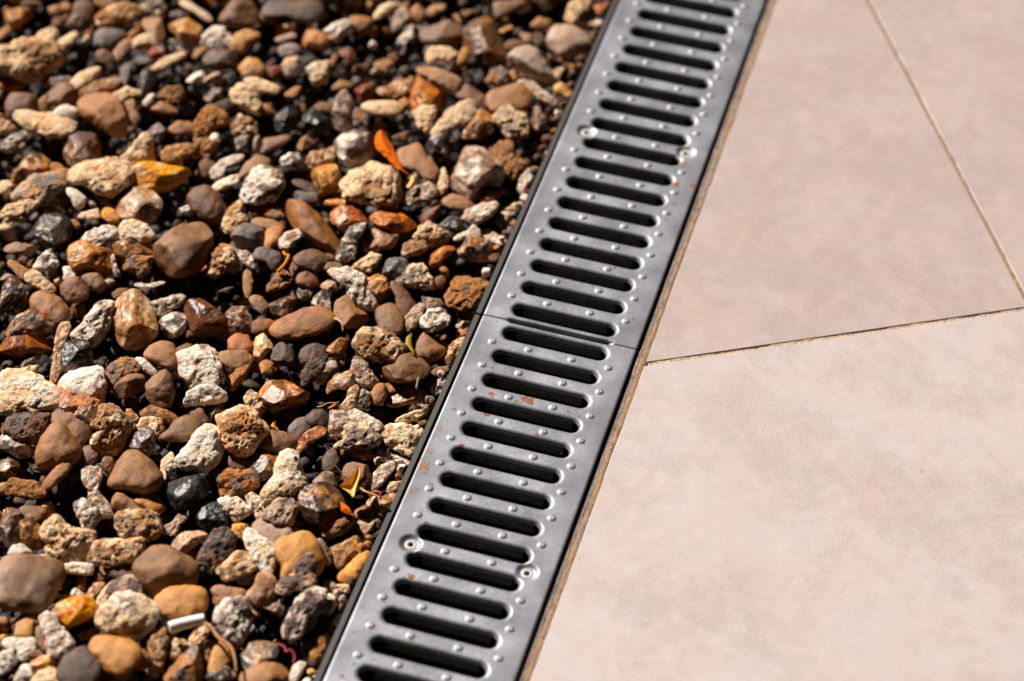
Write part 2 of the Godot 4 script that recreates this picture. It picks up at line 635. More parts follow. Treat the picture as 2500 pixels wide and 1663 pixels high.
func ring_mesh(r0: float, r1: float, y: float) -> ArrayMesh:
	var st := SurfaceTool.new()
	st.begin(Mesh.PRIMITIVE_TRIANGLES)
	var prof := [Vector2(r0, y - 2.0), Vector2(r0, y), Vector2(r0 + 0.3, y + 0.15), Vector2(r1 - 0.4, y + 0.15), Vector2(r1, y - 0.15)]
	for i in prof.size() - 1:
		for j in 24:
			var q := []
			for jj in [j, j + 1]:
				for ii in [i, i + 1]:
					var th: float = TAU * jj / 24.0
					q.append(Vector3(prof[ii].x * cos(th), prof[ii].y, prof[ii].x * sin(th)) * MM)
			for k in [0, 1, 3, 0, 3, 2]: st.add_vertex(q[k])
	st.generate_normals()
	return st.commit()


func rust_texture(seed_: int, marks: Array) -> ImageTexture:
	var w := 236
	var h := 2000
	var cloud := noise_bytes(noise(0.012, seed_, 4), w, h, false)
	var fine := noise_bytes(noise(0.2, seed_ + 1, 3), w, h, false)
	var blot := noise_bytes(noise(0.11, seed_ + 2, 4), w, h, false)
	var d := PackedByteArray()
	d.resize(w * h * 3)
	for i in w * h:
		var g := 0.86 + (cloud[i] - 128) / 255.0 * 0.3 + (fine[i] - 128) / 255.0 * 0.1 + (blot[i] - 128) / 255.0 * 0.14
		var lane := absf(float(i % w) / w - 0.5) * 2.0
		g *= 1.0 - 0.1 * smoothstep(0.8, 1.0, lane + (blot[i] - 128) / 500.0)
		d[i * 3] = int(clampf(g * 151.0 + (4.0 if blot[i] > 150 else 0.0), 0, 255))
		d[i * 3 + 1] = int(clampf(g * 157.0, 0, 255))
		d[i * 3 + 2] = int(clampf(g * 170.0, 0, 255))
	for m in marks:
		var cx := int((float(m[0]) + 59.0) * 2.0)
		var cz := int(float(m[1]) * 2.0)
		var rx := maxf(float(m[2]) * 2.0, 1.2)
		var rz := maxf(float(m[3]) * 2.0, 1.2)
		var solid: float = m[4]
		for y in range(maxi(0, cz - int(rz * 1.6) - 2), mini(h, cz + int(rz * 1.6) + 3)):
			for x in range(maxi(0, cx - int(rx * 1.6) - 2), mini(w, cx + int(rx * 1.6) + 3)):
				var k := sqrt(pow((x - cx) / rx, 2) + pow((y - cz) / rz, 2))
				var i := y * w + x
				var edge := 1.0 - smoothstep(0.55, 1.25, k + (blot[i] - 128) / 128.0 * (0.75 if rx > 5.0 else 0.3))
				var a := clampf(edge * solid * 1.2, 0, 1)
				if a <= 0.0: continue
				var ring := 0.8 + 0.3 * smoothstep(0.3, 0.9, k)
				var tone := Vector3(150, 96, 62) * (1.15 - 0.3 * ring) + Vector3(fine[i] - 128, fine[i] - 128, fine[i] - 128) * 0.3
				d[i * 3] = int(clampf(lerpf(d[i * 3], tone.x, a), 0, 255))
				d[i * 3 + 1] = int(clampf(lerpf(d[i * 3 + 1], tone.y, a), 0, 255))
				d[i * 3 + 2] = int(clampf(lerpf(d[i * 3 + 2], tone.z, a), 0, 255))
	return tex_from(d, w, h)


func grate(far: bool, label: String, marks: Array, mesh: Mesh, stud: Mesh, rim: Mesh, flange: Mesh) -> void:
	var g := base("drain_grate", Vector3(0, 0, -0.0003 if far else 0.0003))
	if far: g.rotation.y = PI
	tag(g, label, "drain grate", "drain grates laid end to end")
	var m := plain(Color(1, 1, 1), 0.5, 0.45)
	m.albedo_texture = rust_texture(31 if far else 37, marks)
	m.texture_repeat = false
	var fine := M.s as StandardMaterial3D
	m.normal_enabled = false
	part("slotted_plate", mesh, m, g)
	for k in range(0, 40):
		part("slot_flange", flange, M.flange, g, Vector3(0, 0, (12.5 + 25.0 * k) * MM))
	for k in range(1, 40):
		for x in [-44.2, -16.5, 16.5, 44.2]:
			if (k == 9 or k == 31) and absf(x) > 40.0: continue
			var o := part("raised_stud", stud, M.steel, g, Vector3(x, 0, 25.0 * k) * MM)
			o.rotation.y = k * 1.3 + x
	for k in [9, 31]:
		for x in [-41.2, 41.2]:
			part("screw_hole", rim, M.ring, g, Vector3(x, -2.08, 25.0 * k) * MM)


func flange_mesh() -> ArrayMesh:
	var list := []
	for sgn in [-1.0, 1.0]:
		var a: float = sgn * 5.8
		var b: float = sgn * 6.3
		list.append([Vector3(-31.5, -12.0, minf(a, b)) * MM, Vector3(33.0, -2.6, maxf(a, b)) * MM])
	return boxes(list)


func channel(far: bool, label: String) -> void:
	var c := base("drain_channel")
	tag(c, label, "drain channel", "drain channel sections")
	var z0 := -1.0 if far else 0.0012
	var z1 := -0.0012 if far else 1.0
	part("left_rail", boxes([[Vector3(-0.065, -0.09, z0), Vector3(-0.0614, -0.0012, z1)], [Vector3(-0.0614, -0.02, z0), Vector3(-0.053, -0.0165, z1)]]), M.black_plastic, c)
	part("right_rail", boxes([[Vector3(0.0615, -0.09, z0), Vector3(0.0645, -0.0018, z1)], [Vector3(0.053, -0.02, z0), Vector3(0.0615, -0.0165, z1)]]), M.black_plastic, c)
	part("trough", boxes([[Vector3(-0.0605, -0.105, z0), Vector3(0.0605, -0.1, z1)], [Vector3(-0.057, -0.1, z0), Vector3(-0.053, -0.0202, z1)], [Vector3(0.053, -0.1, z0), Vector3(0.057, -0.0202, z1)]]), M.trough, c)


# ---------------------------------------------------------------- paving
func tile_texture(seed_: int, pale_low: float, low: Vector3, high: Vector3) -> ImageTexture:
	# the slab texture: a pinkish beige ground, ragged paler patches, fine dark grains and a few tea-coloured spots
	var w := 1024
	var cloud := noise_bytes(noise(0.0045, seed_, 6), w, w)
	var patch := noise_bytes(noise(0.016, seed_ + 1, 6), w, w)
	var fine := noise_bytes(noise(0.3, seed_ + 2, 2), w, w)
	var brush := noise_bytes(noise(0.035, seed_ + 3, 5), w, w)
	var warm := noise_bytes(noise(0.01, seed_ + 4, 3), w, w)
	var d := PackedByteArray()
	d.resize(w * w * 3)
	for y in w:
		for x in w:
			var i := y * w + x
			var c := cloud[i] / 255.0 - 0.5
			var p := patch[i] / 255.0 - 0.5
			var b := brush[i] / 255.0 - 0.5
			var f := fine[i] / 255.0 - 0.5
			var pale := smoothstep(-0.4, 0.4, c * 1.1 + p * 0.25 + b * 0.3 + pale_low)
			var g := 1.0 + p * 0.03 + f * 0.12 + b * 0.04
			if f < -0.21 and c * 1.5 + p * 0.4 + b * 0.4 < 0.02: g *= 0.95
			var k := (warm[i] / 255.0 - 0.5) * 0.05
			d[i * 3] = int(clampf(lerpf(low.x, high.x, pale) * g * (1.0 + k * 0.4), 0, 255))
			d[i * 3 + 1] = int(clampf(lerpf(low.y, high.y, pale) * g * (1.0 - k * 0.5), 0, 255))
			d[i * 3 + 2] = int(clampf(lerpf(low.z, high.z, pale) * g * (1.0 - k), 0, 255))
	rng.seed = seed_
	for k in 16:
		var cx := rng.randi() % w
		var cy := rng.randi() % w
		var r := rng.randf_range(2.0, 8.0)
		var strong := rng.randf_range(0.1, 0.4)
		for y in range(cy - 12, cy + 13):
			for x in range(cx - 12, cx + 13):
				var q := Vector2(x - cx, (y - cy) * 1.7).length() / r
				var i := posmod(y, w) * w + posmod(x, w)
				var a := strong * (1.0 - smoothstep(0.3, 1.0, q + (fine[i] - 128) / 255.0 * 0.6))
				d[i * 3 + 1] = int(d[i * 3 + 1] * (1.0 - a * 0.3))
				d[i * 3 + 2] = int(d[i * 3 + 2] * (1.0 - a * 0.7))
	# faint pale scuffs, short and curved
	for k in 170:
		var at := Vector2(rng.randf() * w, rng.randf() * w)
		var ang := rng.randf_range(-0.5, 0.9)
		var bend := rng.randf_range(-0.02, 0.02)
		var strong := rng.randf_range(0.015, 0.06)
		for n in rng.randi_range(8, 46):
			ang += bend
			at += Vector2(cos(ang), sin(ang))
			var i := posmod(int(at.y), w) * w + posmod(int(at.x), w)
			for c in 3: d[i * 3 + c] = int(minf(d[i * 3 + c] * (1.0 + strong), 255.0))
	return tex_from(d, w, w)


func clip_left(poly: PackedVector2Array, x0: float) -> PackedVector2Array:
	var out := PackedVector2Array()
	for i in poly.size():
		var a := poly[i]
		var b := poly[(i + 1) % poly.size()]
		if a.x >= x0: out.append(a)
		if (a.x < x0) != (b.x < x0): out.append(a.lerp(b, (x0 - a.x) / (b.x - a.x)))
	return out


func tile_mesh(poly: PackedVector2Array, top: float, o: Vector2, u: Vector2, w: Vector2, turn: int) -> ArrayMesh:
	var st := SurfaceTool.new()
	st.begin(Mesh.PRIMITIVE_TRIANGLES)
	var inner: PackedVector2Array = Geometry2D.offset_polygon(poly, -0.0007)[0]
	if Geometry2D.is_polygon_clockwise(inner): inner.reverse()
	if Geometry2D.is_polygon_clockwise(poly): poly.reverse()
	var shift := 0
	for i in poly.size():
		if poly[i].distance_to(inner[0]) < 0.003: shift = i
	var count := mini(poly.size(), inner.size())
	var put := func(p: Vector2, y: float) -> void:
		var l := Vector2((p - o).dot(u), (p - o).dot(w)) / 0.6
		for k in turn: l = Vector2(-l.y, l.x)
		st.set_uv(l + Vector2(0.37, 0.21) * turn)
		st.add_vertex(Vector3(p.x, y, p.y))
	st.set_smooth_group(-1)
	for i in range(1, count - 1):
		for p in [inner[0], inner[i], inner[i + 1]]: put.call(p, top)
	for i in count:
		var a := inner[i]
		var b := inner[(i + 1) % count]
		var c := poly[(i + shift) % count]
		var d := poly[(i + 1 + shift) % count]
		for q in [[a, top], [c, top - 0.0006], [d, top - 0.0006], [a, top], [d, top - 0.0006], [b, top]]: put.call(q[0], q[1])
		for q in [[c, top - 0.0006], [c, top - 0.02], [d, top - 0.02], [c, top - 0.0006], [d, top - 0.02], [d, top - 0.0006]]: put.call(q[0], q[1])
	st.generate_normals()
	return st.commit()


func paving() -> void:
	var p := base("pavement")
	tag(p, "pale pinkish porcelain paving to the right of the drain", "", "", "structure")
	var slab_mats := []
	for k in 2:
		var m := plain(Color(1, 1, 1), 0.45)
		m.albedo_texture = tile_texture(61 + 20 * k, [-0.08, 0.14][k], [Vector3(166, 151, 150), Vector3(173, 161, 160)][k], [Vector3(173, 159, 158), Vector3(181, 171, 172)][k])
		slab_mats.append(m)
	var o := Vector2(0.3303, -0.1325)
	var u := Vector2(cos(deg_to_rad(-29.2)), sin(deg_to_rad(-29.2)))
	var w := Vector2(-u.y, u.x)
	var half := 0.00145
	var turn := 0
	for i in [-2, -1, 0, 1]:
		for j in [-2, -1, 0, 1]:
			var poly := PackedVector2Array()
			for q in [Vector2(half, half), Vector2(0.6 - half, half), Vector2(0.6 - half, 0.6 - half), Vector2(half, 0.6 - half)]:
				poly.append(o + u * (q.x + 0.6 * i) + w * (q.y + 0.6 * j))
			poly = clip_left(poly, 0.0682)
			if poly.size() < 3: continue
			turn += 1
			var area := 0.0
			for k in poly.size(): area += poly[k].cross(poly[(k + 1) % poly.size()])
			if absf(area) < 0.004: continue
			part("paving_slab", tile_mesh(poly, 0.0006 + 0.00012 * (turn % 3), o, u, w, turn % 4), slab_mats[1 if j == 0 else 0], p)  # the row nearest the viewer takes the paler texture
	# the jointing between the slabs, lower on one side than the other
	for line in [[u, w, -1.2, 1.2], [w, u, -1.2, 1.2]]:
		var a: Vector2 = line[0]
		var b: Vector2 = line[1]
		for k in [-1, 0, 1]:
			var v := PackedVector3Array()
			var idx := PackedInt32Array()
			var steps := 500
			for i in steps + 1:
				var t: float = lerpf(line[2], line[3], float(i) / steps)
				for c in 5:
					var q: Vector2 = o + a * t + b * (0.6 * k + (c - 2.0) / 2.0 * 0.0022)
					var h := -0.0005 + 0.0005 * nz.get_noise_2d(t * 60.0, k * 50.0) + 0.0004 * nf.get_noise_2d(t * 2600.0, c * 30.0)
					h += 0.0007 if a == w else 0.0003
					v.append(Vector3(q.x, h, q.y))
			var keep := 0
			for i in steps:
				for c in 4:
					var n := i * 5 + c
					if v[n].x < 0.0675: continue
					keep += 1
					if a == u: idx.append_array(PackedInt32Array([n, n + 5, n + 6, n, n + 6, n + 1]))
					else: idx.append_array(PackedInt32Array([n, n + 6, n + 5, n, n + 1, n + 6]))
			if keep < 40: continue
			part("grout_joint", array_mesh(v, normals_of(v, idx), idx), M.grout_pale if a == u else M.grout, p)


func mortar_seam() -> void:
	var v := PackedVector3Array()
	var c := PackedColorArray()
	var idx := PackedInt32Array()
	var steps := 900
	var cols := 15
	for i in steps + 1:
		var z := lerpf(-0.9, 0.9, float(i) / steps)
		var left := 61.9 + 0.5 * nz.get_noise_2d(z * 60.0, 3.0) + 0.5 * maxf(0.0, nf.get_noise_2d(z * 2500.0, 1.0))
		if absf(z - 0.012) < 0.014: left -= 0.8
		var right := 69.0 + 1.3 * nz.get_noise_2d(z * 36.0, 60.0) + 0.5 * nf.get_noise_2d(z * 1500.0, 9.0)
		for k in cols:
			var f := float(k) / (cols - 1)
			var x := lerpf(left, right, f)
			var h := 0.0
			if f < 0.5: h = -0.9 + 0.5 * nz.get_noise_2d(z * 90.0, x * 0.9) + 0.25 * nf.get_noise_2d(z * 3000.0, x * 40.0)
			else: h = 0.75 + 0.18 * nz.get_noise_2d(z * 60.0, x * 0.6) - 1.2 * pow(absf(f - 0.8) * 2.0, 2.0) + 0.1 * nf.get_noise_2d(z * 3000.0, x * 60.0)
			if k == 0 or k == cols - 1: h = -2.2 if k == 0 else 0.2
			v.append(Vector3(x, h, z * 1000.0) * MM)
			var grey := Color(0.25, 0.19, 0.165)
			var gold := Color(0.33, 0.215, 0.115).lerp(Color(0.29, 0.215, 0.155), smoothstep(-0.1, 0.4, nz.get_noise_2d(z * 40.0, 300.0)))
			var t := smoothstep(0.42, 0.6, f + 0.22 * nz.get_noise_2d(z * 90.0, x * 0.6))
			var col := grey.lerp(gold, t) * (1.0 + 0.25 * nf.get_noise_2d(z * 2000.0, x * 25.0))
			if nz.get_noise_2d(z * 230.0, x * 1.6 + 200.0) > 0.4: col = col * 0.45
			c.append(col)
	for i in steps:
		for k in cols - 1:
			var n := i * cols + k
			idx.append_array(PackedInt32Array([n, n + 1, n + cols + 1, n, n + cols + 1, n + cols]))
	var o := part("mortar_seam", array_mesh(v, normals_of(v, idx), idx, c), M.mortar, self)
	tag(o, "rough golden brown mortar seam between the drain and the paving", "mortar seam")


# ---------------------------------------------------------------- leaves, stalks and litter
func tube(pts: Array, r0: float, r1: float, wob := 0.0) -> ArrayMesh:
	var curve := Curve3D.new()
	for i in pts.size():
		var a: Vector3 = pts[maxi(i - 1, 0)]
		var b: Vector3 = pts[mini(i + 1, pts.size() - 1)]
		curve.add_point(pts[i] * MM, (a - b) * MM / 6.0, (b - a) * MM / 6.0)
	var length := curve.get_baked_length()
	var steps := maxi(6, int(length / 0.0012))
	var v := PackedVector3Array()
	var idx := PackedInt32Array()
	var NS := 9
	for i in steps + 1:
		var t := float(i) / steps
		var p := curve.sample_baked(t * length, true)
		var q := curve.sample_baked(minf(t * length + 0.0005, length), true) - curve.sample_baked(maxf(t * length - 0.0005, 0.0), true)
		q = q.normalized()
		var side := q.cross(Vector3.UP if absf(q.y) < 0.9 else Vector3.RIGHT).normalized()
		var up := side.cross(q)
		var r := lerpf(r0, r1, t) * (1.0 + wob * nz.get_noise_2d(i * 9.0, r0 * 40.0)) * MM
		for j in NS:
			var th := TAU * j / NS
			v.append(p + (side * cos(th) + up * sin(th)) * r)
	for i in steps:
		for j in NS:
			var k := (j + 1) % NS
			idx.append_array(PackedInt32Array([i * NS + j, i * NS + NS + k, i * NS + k, i * NS + j, i * NS + NS + j, i * NS + NS + k]))
	for j in range(1, NS - 1):
		idx.append_array(PackedInt32Array([0, j, j + 1, steps * NS, steps * NS + j + 1, steps * NS + j]))
	var n := normals_of(v, idx)
	if n.size() and n[NS * 2].dot(v[NS * 2] - v[NS * 2 + NS / 2]) < 0.0:
		var flipped := PackedInt32Array()
		for t in range(0, idx.size(), 3): flipped.append_array(PackedInt32Array([idx[t], idx[t + 2], idx[t + 1]]))
		idx = flipped
		n = normals_of(v, idx)
	return array_mesh(v, n, idx)


# a leaf blade: three rows of points in millimetres (one edge, the midrib, the other edge), smoothed and given a thickness
func blade(rows: Array, crumple := 0.5) -> ArrayMesh:
	var fine := []
	for row in rows:
		var cv := Curve3D.new()
		for i in row.size():
			var a: Vector3 = row[maxi(i - 1, 0)]
			var b: Vector3 = row[mini(i + 1, row.size() - 1)]
			cv.add_point(row[i], (a - b) / 6.0, (b - a) / 6.0)
		var l := cv.get_baked_length()
		var out := []
		for i in 25: out.append(cv.sample_baked(l * i / 24.0, true))
		fine.append(out)
	var v := PackedVector3Array()
	for layer in 2:
		for i in 25:
			for k in 9:
				var t := k / 4.0
				var p: Vector3 = fine[0][i].lerp(fine[1][i], t) if t <= 1.0 else fine[1][i].lerp(fine[2][i], t - 1.0)
				p += E3 * (crumple * nz.get_noise_2d(i * 1.4, k * 2.2) - 0.22 * layer)
				v.append(p * MM)
	var idx := PackedInt32Array()
	for layer in 2:
		for i in 24:
			for k in 8:
				var a := layer * 225 + i * 9 + k
				if layer == 0: idx.append_array(PackedInt32Array([a, a + 1, a + 10, a, a + 10, a + 9]))
				else: idx.append_array(PackedInt32Array([a, a + 10, a + 1, a, a + 9, a + 10]))
	return array_mesh(v, normals_of(v, idx), idx)


func litter() -> void:
	var o: Node3D
	o = base("fallen_leaf")
	tag(o, "bright orange folded leaf with a thin stalk, resting on tan cobbles", "leaf")
	part("leaf_blade", blade([[Vector3(-198.1, 5.6, -164.4), Vector3(-197.3, 6.3, -156.4), Vector3(-193.2, 5.6, -146.7), Vector3(-180.4, 7.0, -135.9), Vector3(-169.2, 7.0, -126.7), Vector3(-165.5, 6.3, -126.8)], [Vector3(-195.4, 8.4, -165.5), Vector3(-189.9, 11.3, -151.2), Vector3(-184.5, 10.6, -143.8), Vector3(-178.4, 10.6, -137.8), Vector3(-169.9, 8.4, -131.1), Vector3(-165.1, 6.3, -126.9)], [Vector3(-193.7, 4.1, -168.6), Vector3(-187.7, 4.1, -160.6), Vector3(-182.1, 4.1, -154.9), Vector3(-178.8, 4.9, -148.5), Vector3(-170.5, 6.3, -136.8), Vector3(-164.8, 6.3, -127.1)]], 1.8), M.leaf_orange, o)
	part("stalk", tube([Vector3(-170.1, 7.7, -133.0), Vector3(-164.8, 7.0, -126.9), Vector3(-159.9, 6.3, -124.4), Vector3(-155.0, 4.1, -122.2)], 0.60, 0.45, 0.00), M.leaf_orange, o)
	o = base("fallen_leaf")
	tag(o, "small dry honey scrap at the tip of the orange leaf stalk", "leaf")
	part("leaf_blade", blade([[Vector3(-156.8, 4.9, -125.1), Vector3(-155.5, 4.9, -118.9), Vector3(-156.5, 4.1, -112.1)], [Vector3(-153.7, 6.3, -122.8), Vector3(-152.3, 6.3, -117.3), Vector3(-153.7, 4.9, -109.9)], [Vector3(-152.6, 4.9, -124.7), Vector3(-151.4, 4.1, -119.8), Vector3(-152.3, 3.4, -111.8)]]), M.leaf_cream, o)
	o = base("fallen_leaf")
	tag(o, "cream curled leaf folded like a paper boat, in front of brown stones", "leaf")
	part("leaf_blade", blade([[Vector3(-101.7, 8.0, 198.8), Vector3(-99.1, 8.7, 193.4), Vector3(-97.1, 8.7, 185.4), Vector3(-95.3, 8.7, 180.0), Vector3(-95.3, 8.0, 175.5)], [Vector3(-101.3, 3.7, 194.8), Vector3(-98.2, 3.0, 192.9), Vector3(-95.1, 3.7, 191.7), Vector3(-94.7, 3.0, 183.9), Vector3(-95.3, 7.3, 175.9)], [Vector3(-100.0, 8.0, 199.4), Vector3(-93.9, 6.6, 201.3), Vector3(-90.1, 5.1, 202.9), Vector3(-90.4, 7.3, 197.2), Vector3(-91.5, 9.4, 185.0), Vector3(-95.1, 8.0, 175.8)]]), M.leaf_cream, o)
	o = base("fallen_leaf")
	tag(o, "upright yellow-green leaf scrap standing beside the crumbly sandy conglomerate", "leaf")
	part("leaf_blade", blade([[Vector3(-104.2, 4.9, 45.7), Vector3(-102.3, 5.6, 52.6), Vector3(-99.5, 5.6, 55.0), Vector3(-96.5, 4.9, 57.8), Vector3(-93.7, 4.1, 60.1)], [Vector3(-102.8, 5.6, 42.6), Vector3(-101.0, 6.3, 50.6), Vector3(-97.8, 6.3, 55.2), Vector3(-95.2, 5.6, 58.1), Vector3(-93.2, 4.1, 59.9)], [Vector3(-101.7, 4.9, 39.8), Vector3(-100.0, 4.9, 46.6), Vector3(-97.3, 4.9, 53.0), Vector3(-94.2, 4.9, 57.0), Vector3(-92.8, 4.1, 59.8)]]), M.leaf_green, o)
	o = base("fallen_leaf")
	tag(o, "narrow golden leaf with a wiry stalk, left of the bone-shaped sandy stone", "leaf")
	part("leaf_blade", blade([[Vector3(-137.3, -0.6, 125.8), Vector3(-135.3, 0.1, 122.7), Vector3(-133.1, 0.9, 120.0), Vector3(-130.6, 0.9, 118.1)], [Vector3(-136.9, -0.6, 125.7), Vector3(-133.9, 1.6, 124.7), Vector3(-131.9, 1.6, 121.4), Vector3(-130.6, 0.9, 118.1)], [Vector3(-137.1, -0.6, 126.0), Vector3(-133.3, -0.6, 123.7), Vector3(-131.2, 0.1, 120.8), Vector3(-130.6, 0.9, 118.3)]]), M.leaf_amber, o)
	part("stalk", tube([Vector3(-144.2, 0.1, 126.6), Vector3(-140.6, 0.9, 125.6), Vector3(-137.9, 1.6, 122.3), Vector3(-132.4, 1.6, 120.0), Vector3(-130.6, 0.9, 118.1)], 0.45, 0.30, 0.00), M.straw, o)
	o = base("fallen_leaf")
	tag(o, "orange scrap of leaf standing on the brown rectangular stone", "leaf")
	part("leaf_blade", blade([[Vector3(-168.4, 2.1, 153.9), Vector3(-167.9, 2.9, 156.5), Vector3(-164.9, 2.9, 158.2), Vector3(-161.4, 2.1, 159.0)], [Vector3(-167.4, 3.6, 152.9), Vector3(-165.6, 4.3, 156.7), Vector3(-163.7, 3.6, 158.5), Vector3(-160.5, 2.1, 159.2)], [Vector3(-166.5, 2.1, 150.6), Vector3(-165.3, 2.1, 153.9), Vector3(-162.1, 2.1, 157.1), Vector3(-159.8, 1.4, 158.8)]]), M.leaf_amber, o)
	o = base("fallen_leaf")
	tag(o, "orange torn leaf curled over a dark gap by the copper-ridged flint", "leaf")
	part("leaf_blade", blade([[Vector3(-98.3, 2.9, 208.2), Vector3(-96.4, 3.6, 213.8), Vector3(-93.6, 2.9, 216.1)], [Vector3(-96.2, 4.3, 209.0), Vector3(-93.3, 5.0, 213.3), Vector3(-89.5, 4.3, 215.3), Vector3(-86.9, 2.9, 216.9)], [Vector3(-95.1, 3.6, 208.9), Vector3(-90.9, 3.6, 211.0), Vector3(-87.5, 2.9, 214.2)]]), M.leaf_orange, o)
	o = base("dry_stalk")
	tag(o, "straw-coloured leaf stalk with a dark red end, right of the cream curled leaf", "stalk")
	part("stem", tube([Vector3(-90.2, 5.3, 192.6), Vector3(-86.8, 5.3, 194.6), Vector3(-83.2, 6.0, 196.4), Vector3(-78.8, 6.0, 197.1), Vector3(-73.9, 6.0, 197.6)], 0.90, 0.60, 0.25), M.straw, o)
	part("red_end", tube([Vector3(-79.0, 5.3, 194.7), Vector3(-75.2, 6.7, 194.5), Vector3(-72.7, 6.7, 195.6), Vector3(-72.0, 4.6, 198.6)], 1.10, 0.70, 0.30), M.red, o)
	o = base("twig")
	tag(o, "short grey broken twig standing upright behind the orange-specked dark flint", "twig")
	part("stem", tube([Vector3(-81.5, 2.1, 89.9), Vector3(-82.1, 3.6, 86.1), Vector3(-82.5, 5.0, 81.7)], 1.10, 1.10, 0.30), M.bark, o)
	o = base("white_tube")
	tag(o, "white plastic tube end lying on the gravel near the bottom edge", "plastic tube")
	part("tube_wall", tube([Vector3(-166.1, 8.4, 347.7), Vector3(-159.9, 8.4, 342.7), Vector3(-153.7, 8.4, 338.3), Vector3(-146.8, 8.4, 334.0)], 4.00, 3.60, 0.06), M.white_plastic, o)
	o = base("root_fibre")
	tag(o, "long curved brown root hanging from the white tube over the gravel", "root")
	part("root_strand", tube([Vector3(-144.5, 9.4, 338.2), Vector3(-138.3, 9.4, 341.5), Vector3(-131.4, 9.4, 346.8), Vector3(-124.3, 10.1, 349.7), Vector3(-118.6, 10.9, 355.3), Vector3(-114.2, 10.9, 362.7), Vector3(-111.5, 9.4, 368.4)], 1.40, 0.70, 0.30), M.root, o)
	o = base("thread")
	tag(o, "twisted red thread beside the olive-grey stone at the drain", "thread")
	part("strand", tube([Vector3(-94.7, 10.4, 340.0), Vector3(-88.8, 11.1, 341.4), Vector3(-86.2, 11.1, 345.0), Vector3(-84.1, 11.9, 342.9), Vector3(-79.7, 11.1, 346.6), Vector3(-79.0, 10.4, 351.5)], 0.60, 0.50, 0.30), M.red, o)
	o = base("dry_stalk")
	tag(o, "curled amber flower stalk among brown pebbles, upper middle of the gravel", "stalk")
	part("stem", tube([Vector3(-222.0, 2.9, -14.0), Vector3(-219.1, 3.6, -10.6), Vector3(-216.7, 4.3, -10.6), Vector3(-215.5, 4.3, -5.0), Vector3(-216.6, 3.6, 3.1), Vector3(-218.7, 2.1, 7.1)], 1.00, 1.40, 0.35), M.leaf_amber, o)
	o = base("dry_stalk")
	tag(o, "pale curled root between two brown stones, left of the drain joint", "stalk")
	part("stem", tube([Vector3(-159.5, 6.3, 44.6), Vector3(-155.6, 7.0, 46.4), Vector3(-152.2, 6.3, 49.1), Vector3(-150.7, 4.1, 52.7)], 1.20, 0.50, 0.20), M.pale_root, o)
	o = base("root_fibre")
	tag(o, "thin pale loop of root above the claw-shaped flint", "root")
	part("root_strand", tube([Vector3(-140.2, 6.3, 105.4), Vector3(-140.6, 6.3, 100.1), Vector3(-138.5, 7.0, 97.1), Vector3(-136.4, 6.3, 96.0)], 0.50, 0.40, 0.00), M.straw, o)
	o = base("fallen_leaf")
	tag(o, "thin amber leaf edge caught in the right end of a slot of the near grate", "leaf")
	part("leaf_blade", blade([[Vector3(31.8, -7.0, 110.1), Vector3(31.8, -6.3, 106.7), Vector3(32.8, -6.3, 103.7), Vector3(34.5, -7.0, 101.4)], [Vector3(32.7, -6.3, 110.7), Vector3(32.7, -5.6, 107.9), Vector3(33.7, -5.6, 104.9), Vector3(34.9, -7.0, 102.0)], [Vector3(33.0, -7.0, 110.1), Vector3(33.1, -6.3, 107.8), Vector3(34.0, -6.3, 104.9), Vector3(35.3, -7.0, 102.7)]]), M.leaf_amber, o)
	o = base("fallen_leaf")
	tag(o, "tiny brown leaf scrap at the slot end beside the near right screw hole", "leaf")
	part("leaf_blade", blade([[Vector3(35.0, -5.0, 233.7), Vector3(34.9, -4.3, 232.1), Vector3(35.1, -5.0, 229.5)], [Vector3(36.0, -4.3, 234.0), Vector3(36.0, -3.6, 233.0), Vector3(35.6, -5.0, 229.8)], [Vector3(36.4, -5.0, 232.7), Vector3(36.4, -4.3, 232.1), Vector3(36.1, -5.0, 230.1)]]), M.leaf_brown, o)
	o = base("root_tangle")
	tag(o, "tangle of fine dark roots and webs around the cream curled leaf", "roots", "", "stuff")
	part("fibre", tube([Vector3(-66.1, -3.4, 164.3), Vector3(-63.6, -2.5, 164.8), Vector3(-62.6, -4.4, 161.0), Vector3(-60.3, -2.9, 161.3)], 0.18, 0.12, 0.00), M.fibre, o)
	part("fibre", tube([Vector3(-96.0, -5.8, 143.2), Vector3(-97.8, -2.6, 147.3), Vector3(-102.3, -5.4, 144.6), Vector3(-104.9, -5.4, 146.3)], 0.18, 0.12, 0.00), M.fibre, o)
	part("fibre", tube([Vector3(-84.8, -5.6, 188.3), Vector3(-86.8, -4.1, 191.6), Vector3(-89.0, -3.7, 193.2), Vector3(-91.5, -3.3, 195.4)], 0.18, 0.12, 0.00), M.fibre, o)
	part("fibre", tube([Vector3(-89.8, -4.0, 178.6), Vector3(-89.4, -4.7, 181.9), Vector3(-89.4, -4.2, 184.7), Vector3(-87.9, -4.5, 188.2)], 0.18, 0.12, 0.00), M.fibre, o)
	part("fibre", tube([Vector3(-71.9, -4.0, 158.3), Vector3(-74.2, -3.9, 161.4), Vector3(-74.7, -5.1, 163.5), Vector3(-75.9, -4.2, 168.0)], 0.18, 0.12, 0.00), M.fibre, o)
	part("fibre", tube([Vector3(-97.0, -4.7, 151.0), Vector3(-98.6, -5.6, 148.7), Vector3(-99.9, -4.0, 147.5), Vector3(-99.9, -3.1, 145.2)], 0.18, 0.12, 0.00), M.fibre, o)
	part("fibre", tube([Vector3(-89.1, -2.9, 151.4), Vector3(-89.8, -4.3, 152.4), Vector3(-89.9, -4.4, 155.6), Vector3(-89.0, -4.5, 158.4)], 0.18, 0.12, 0.00), M.fibre, o)
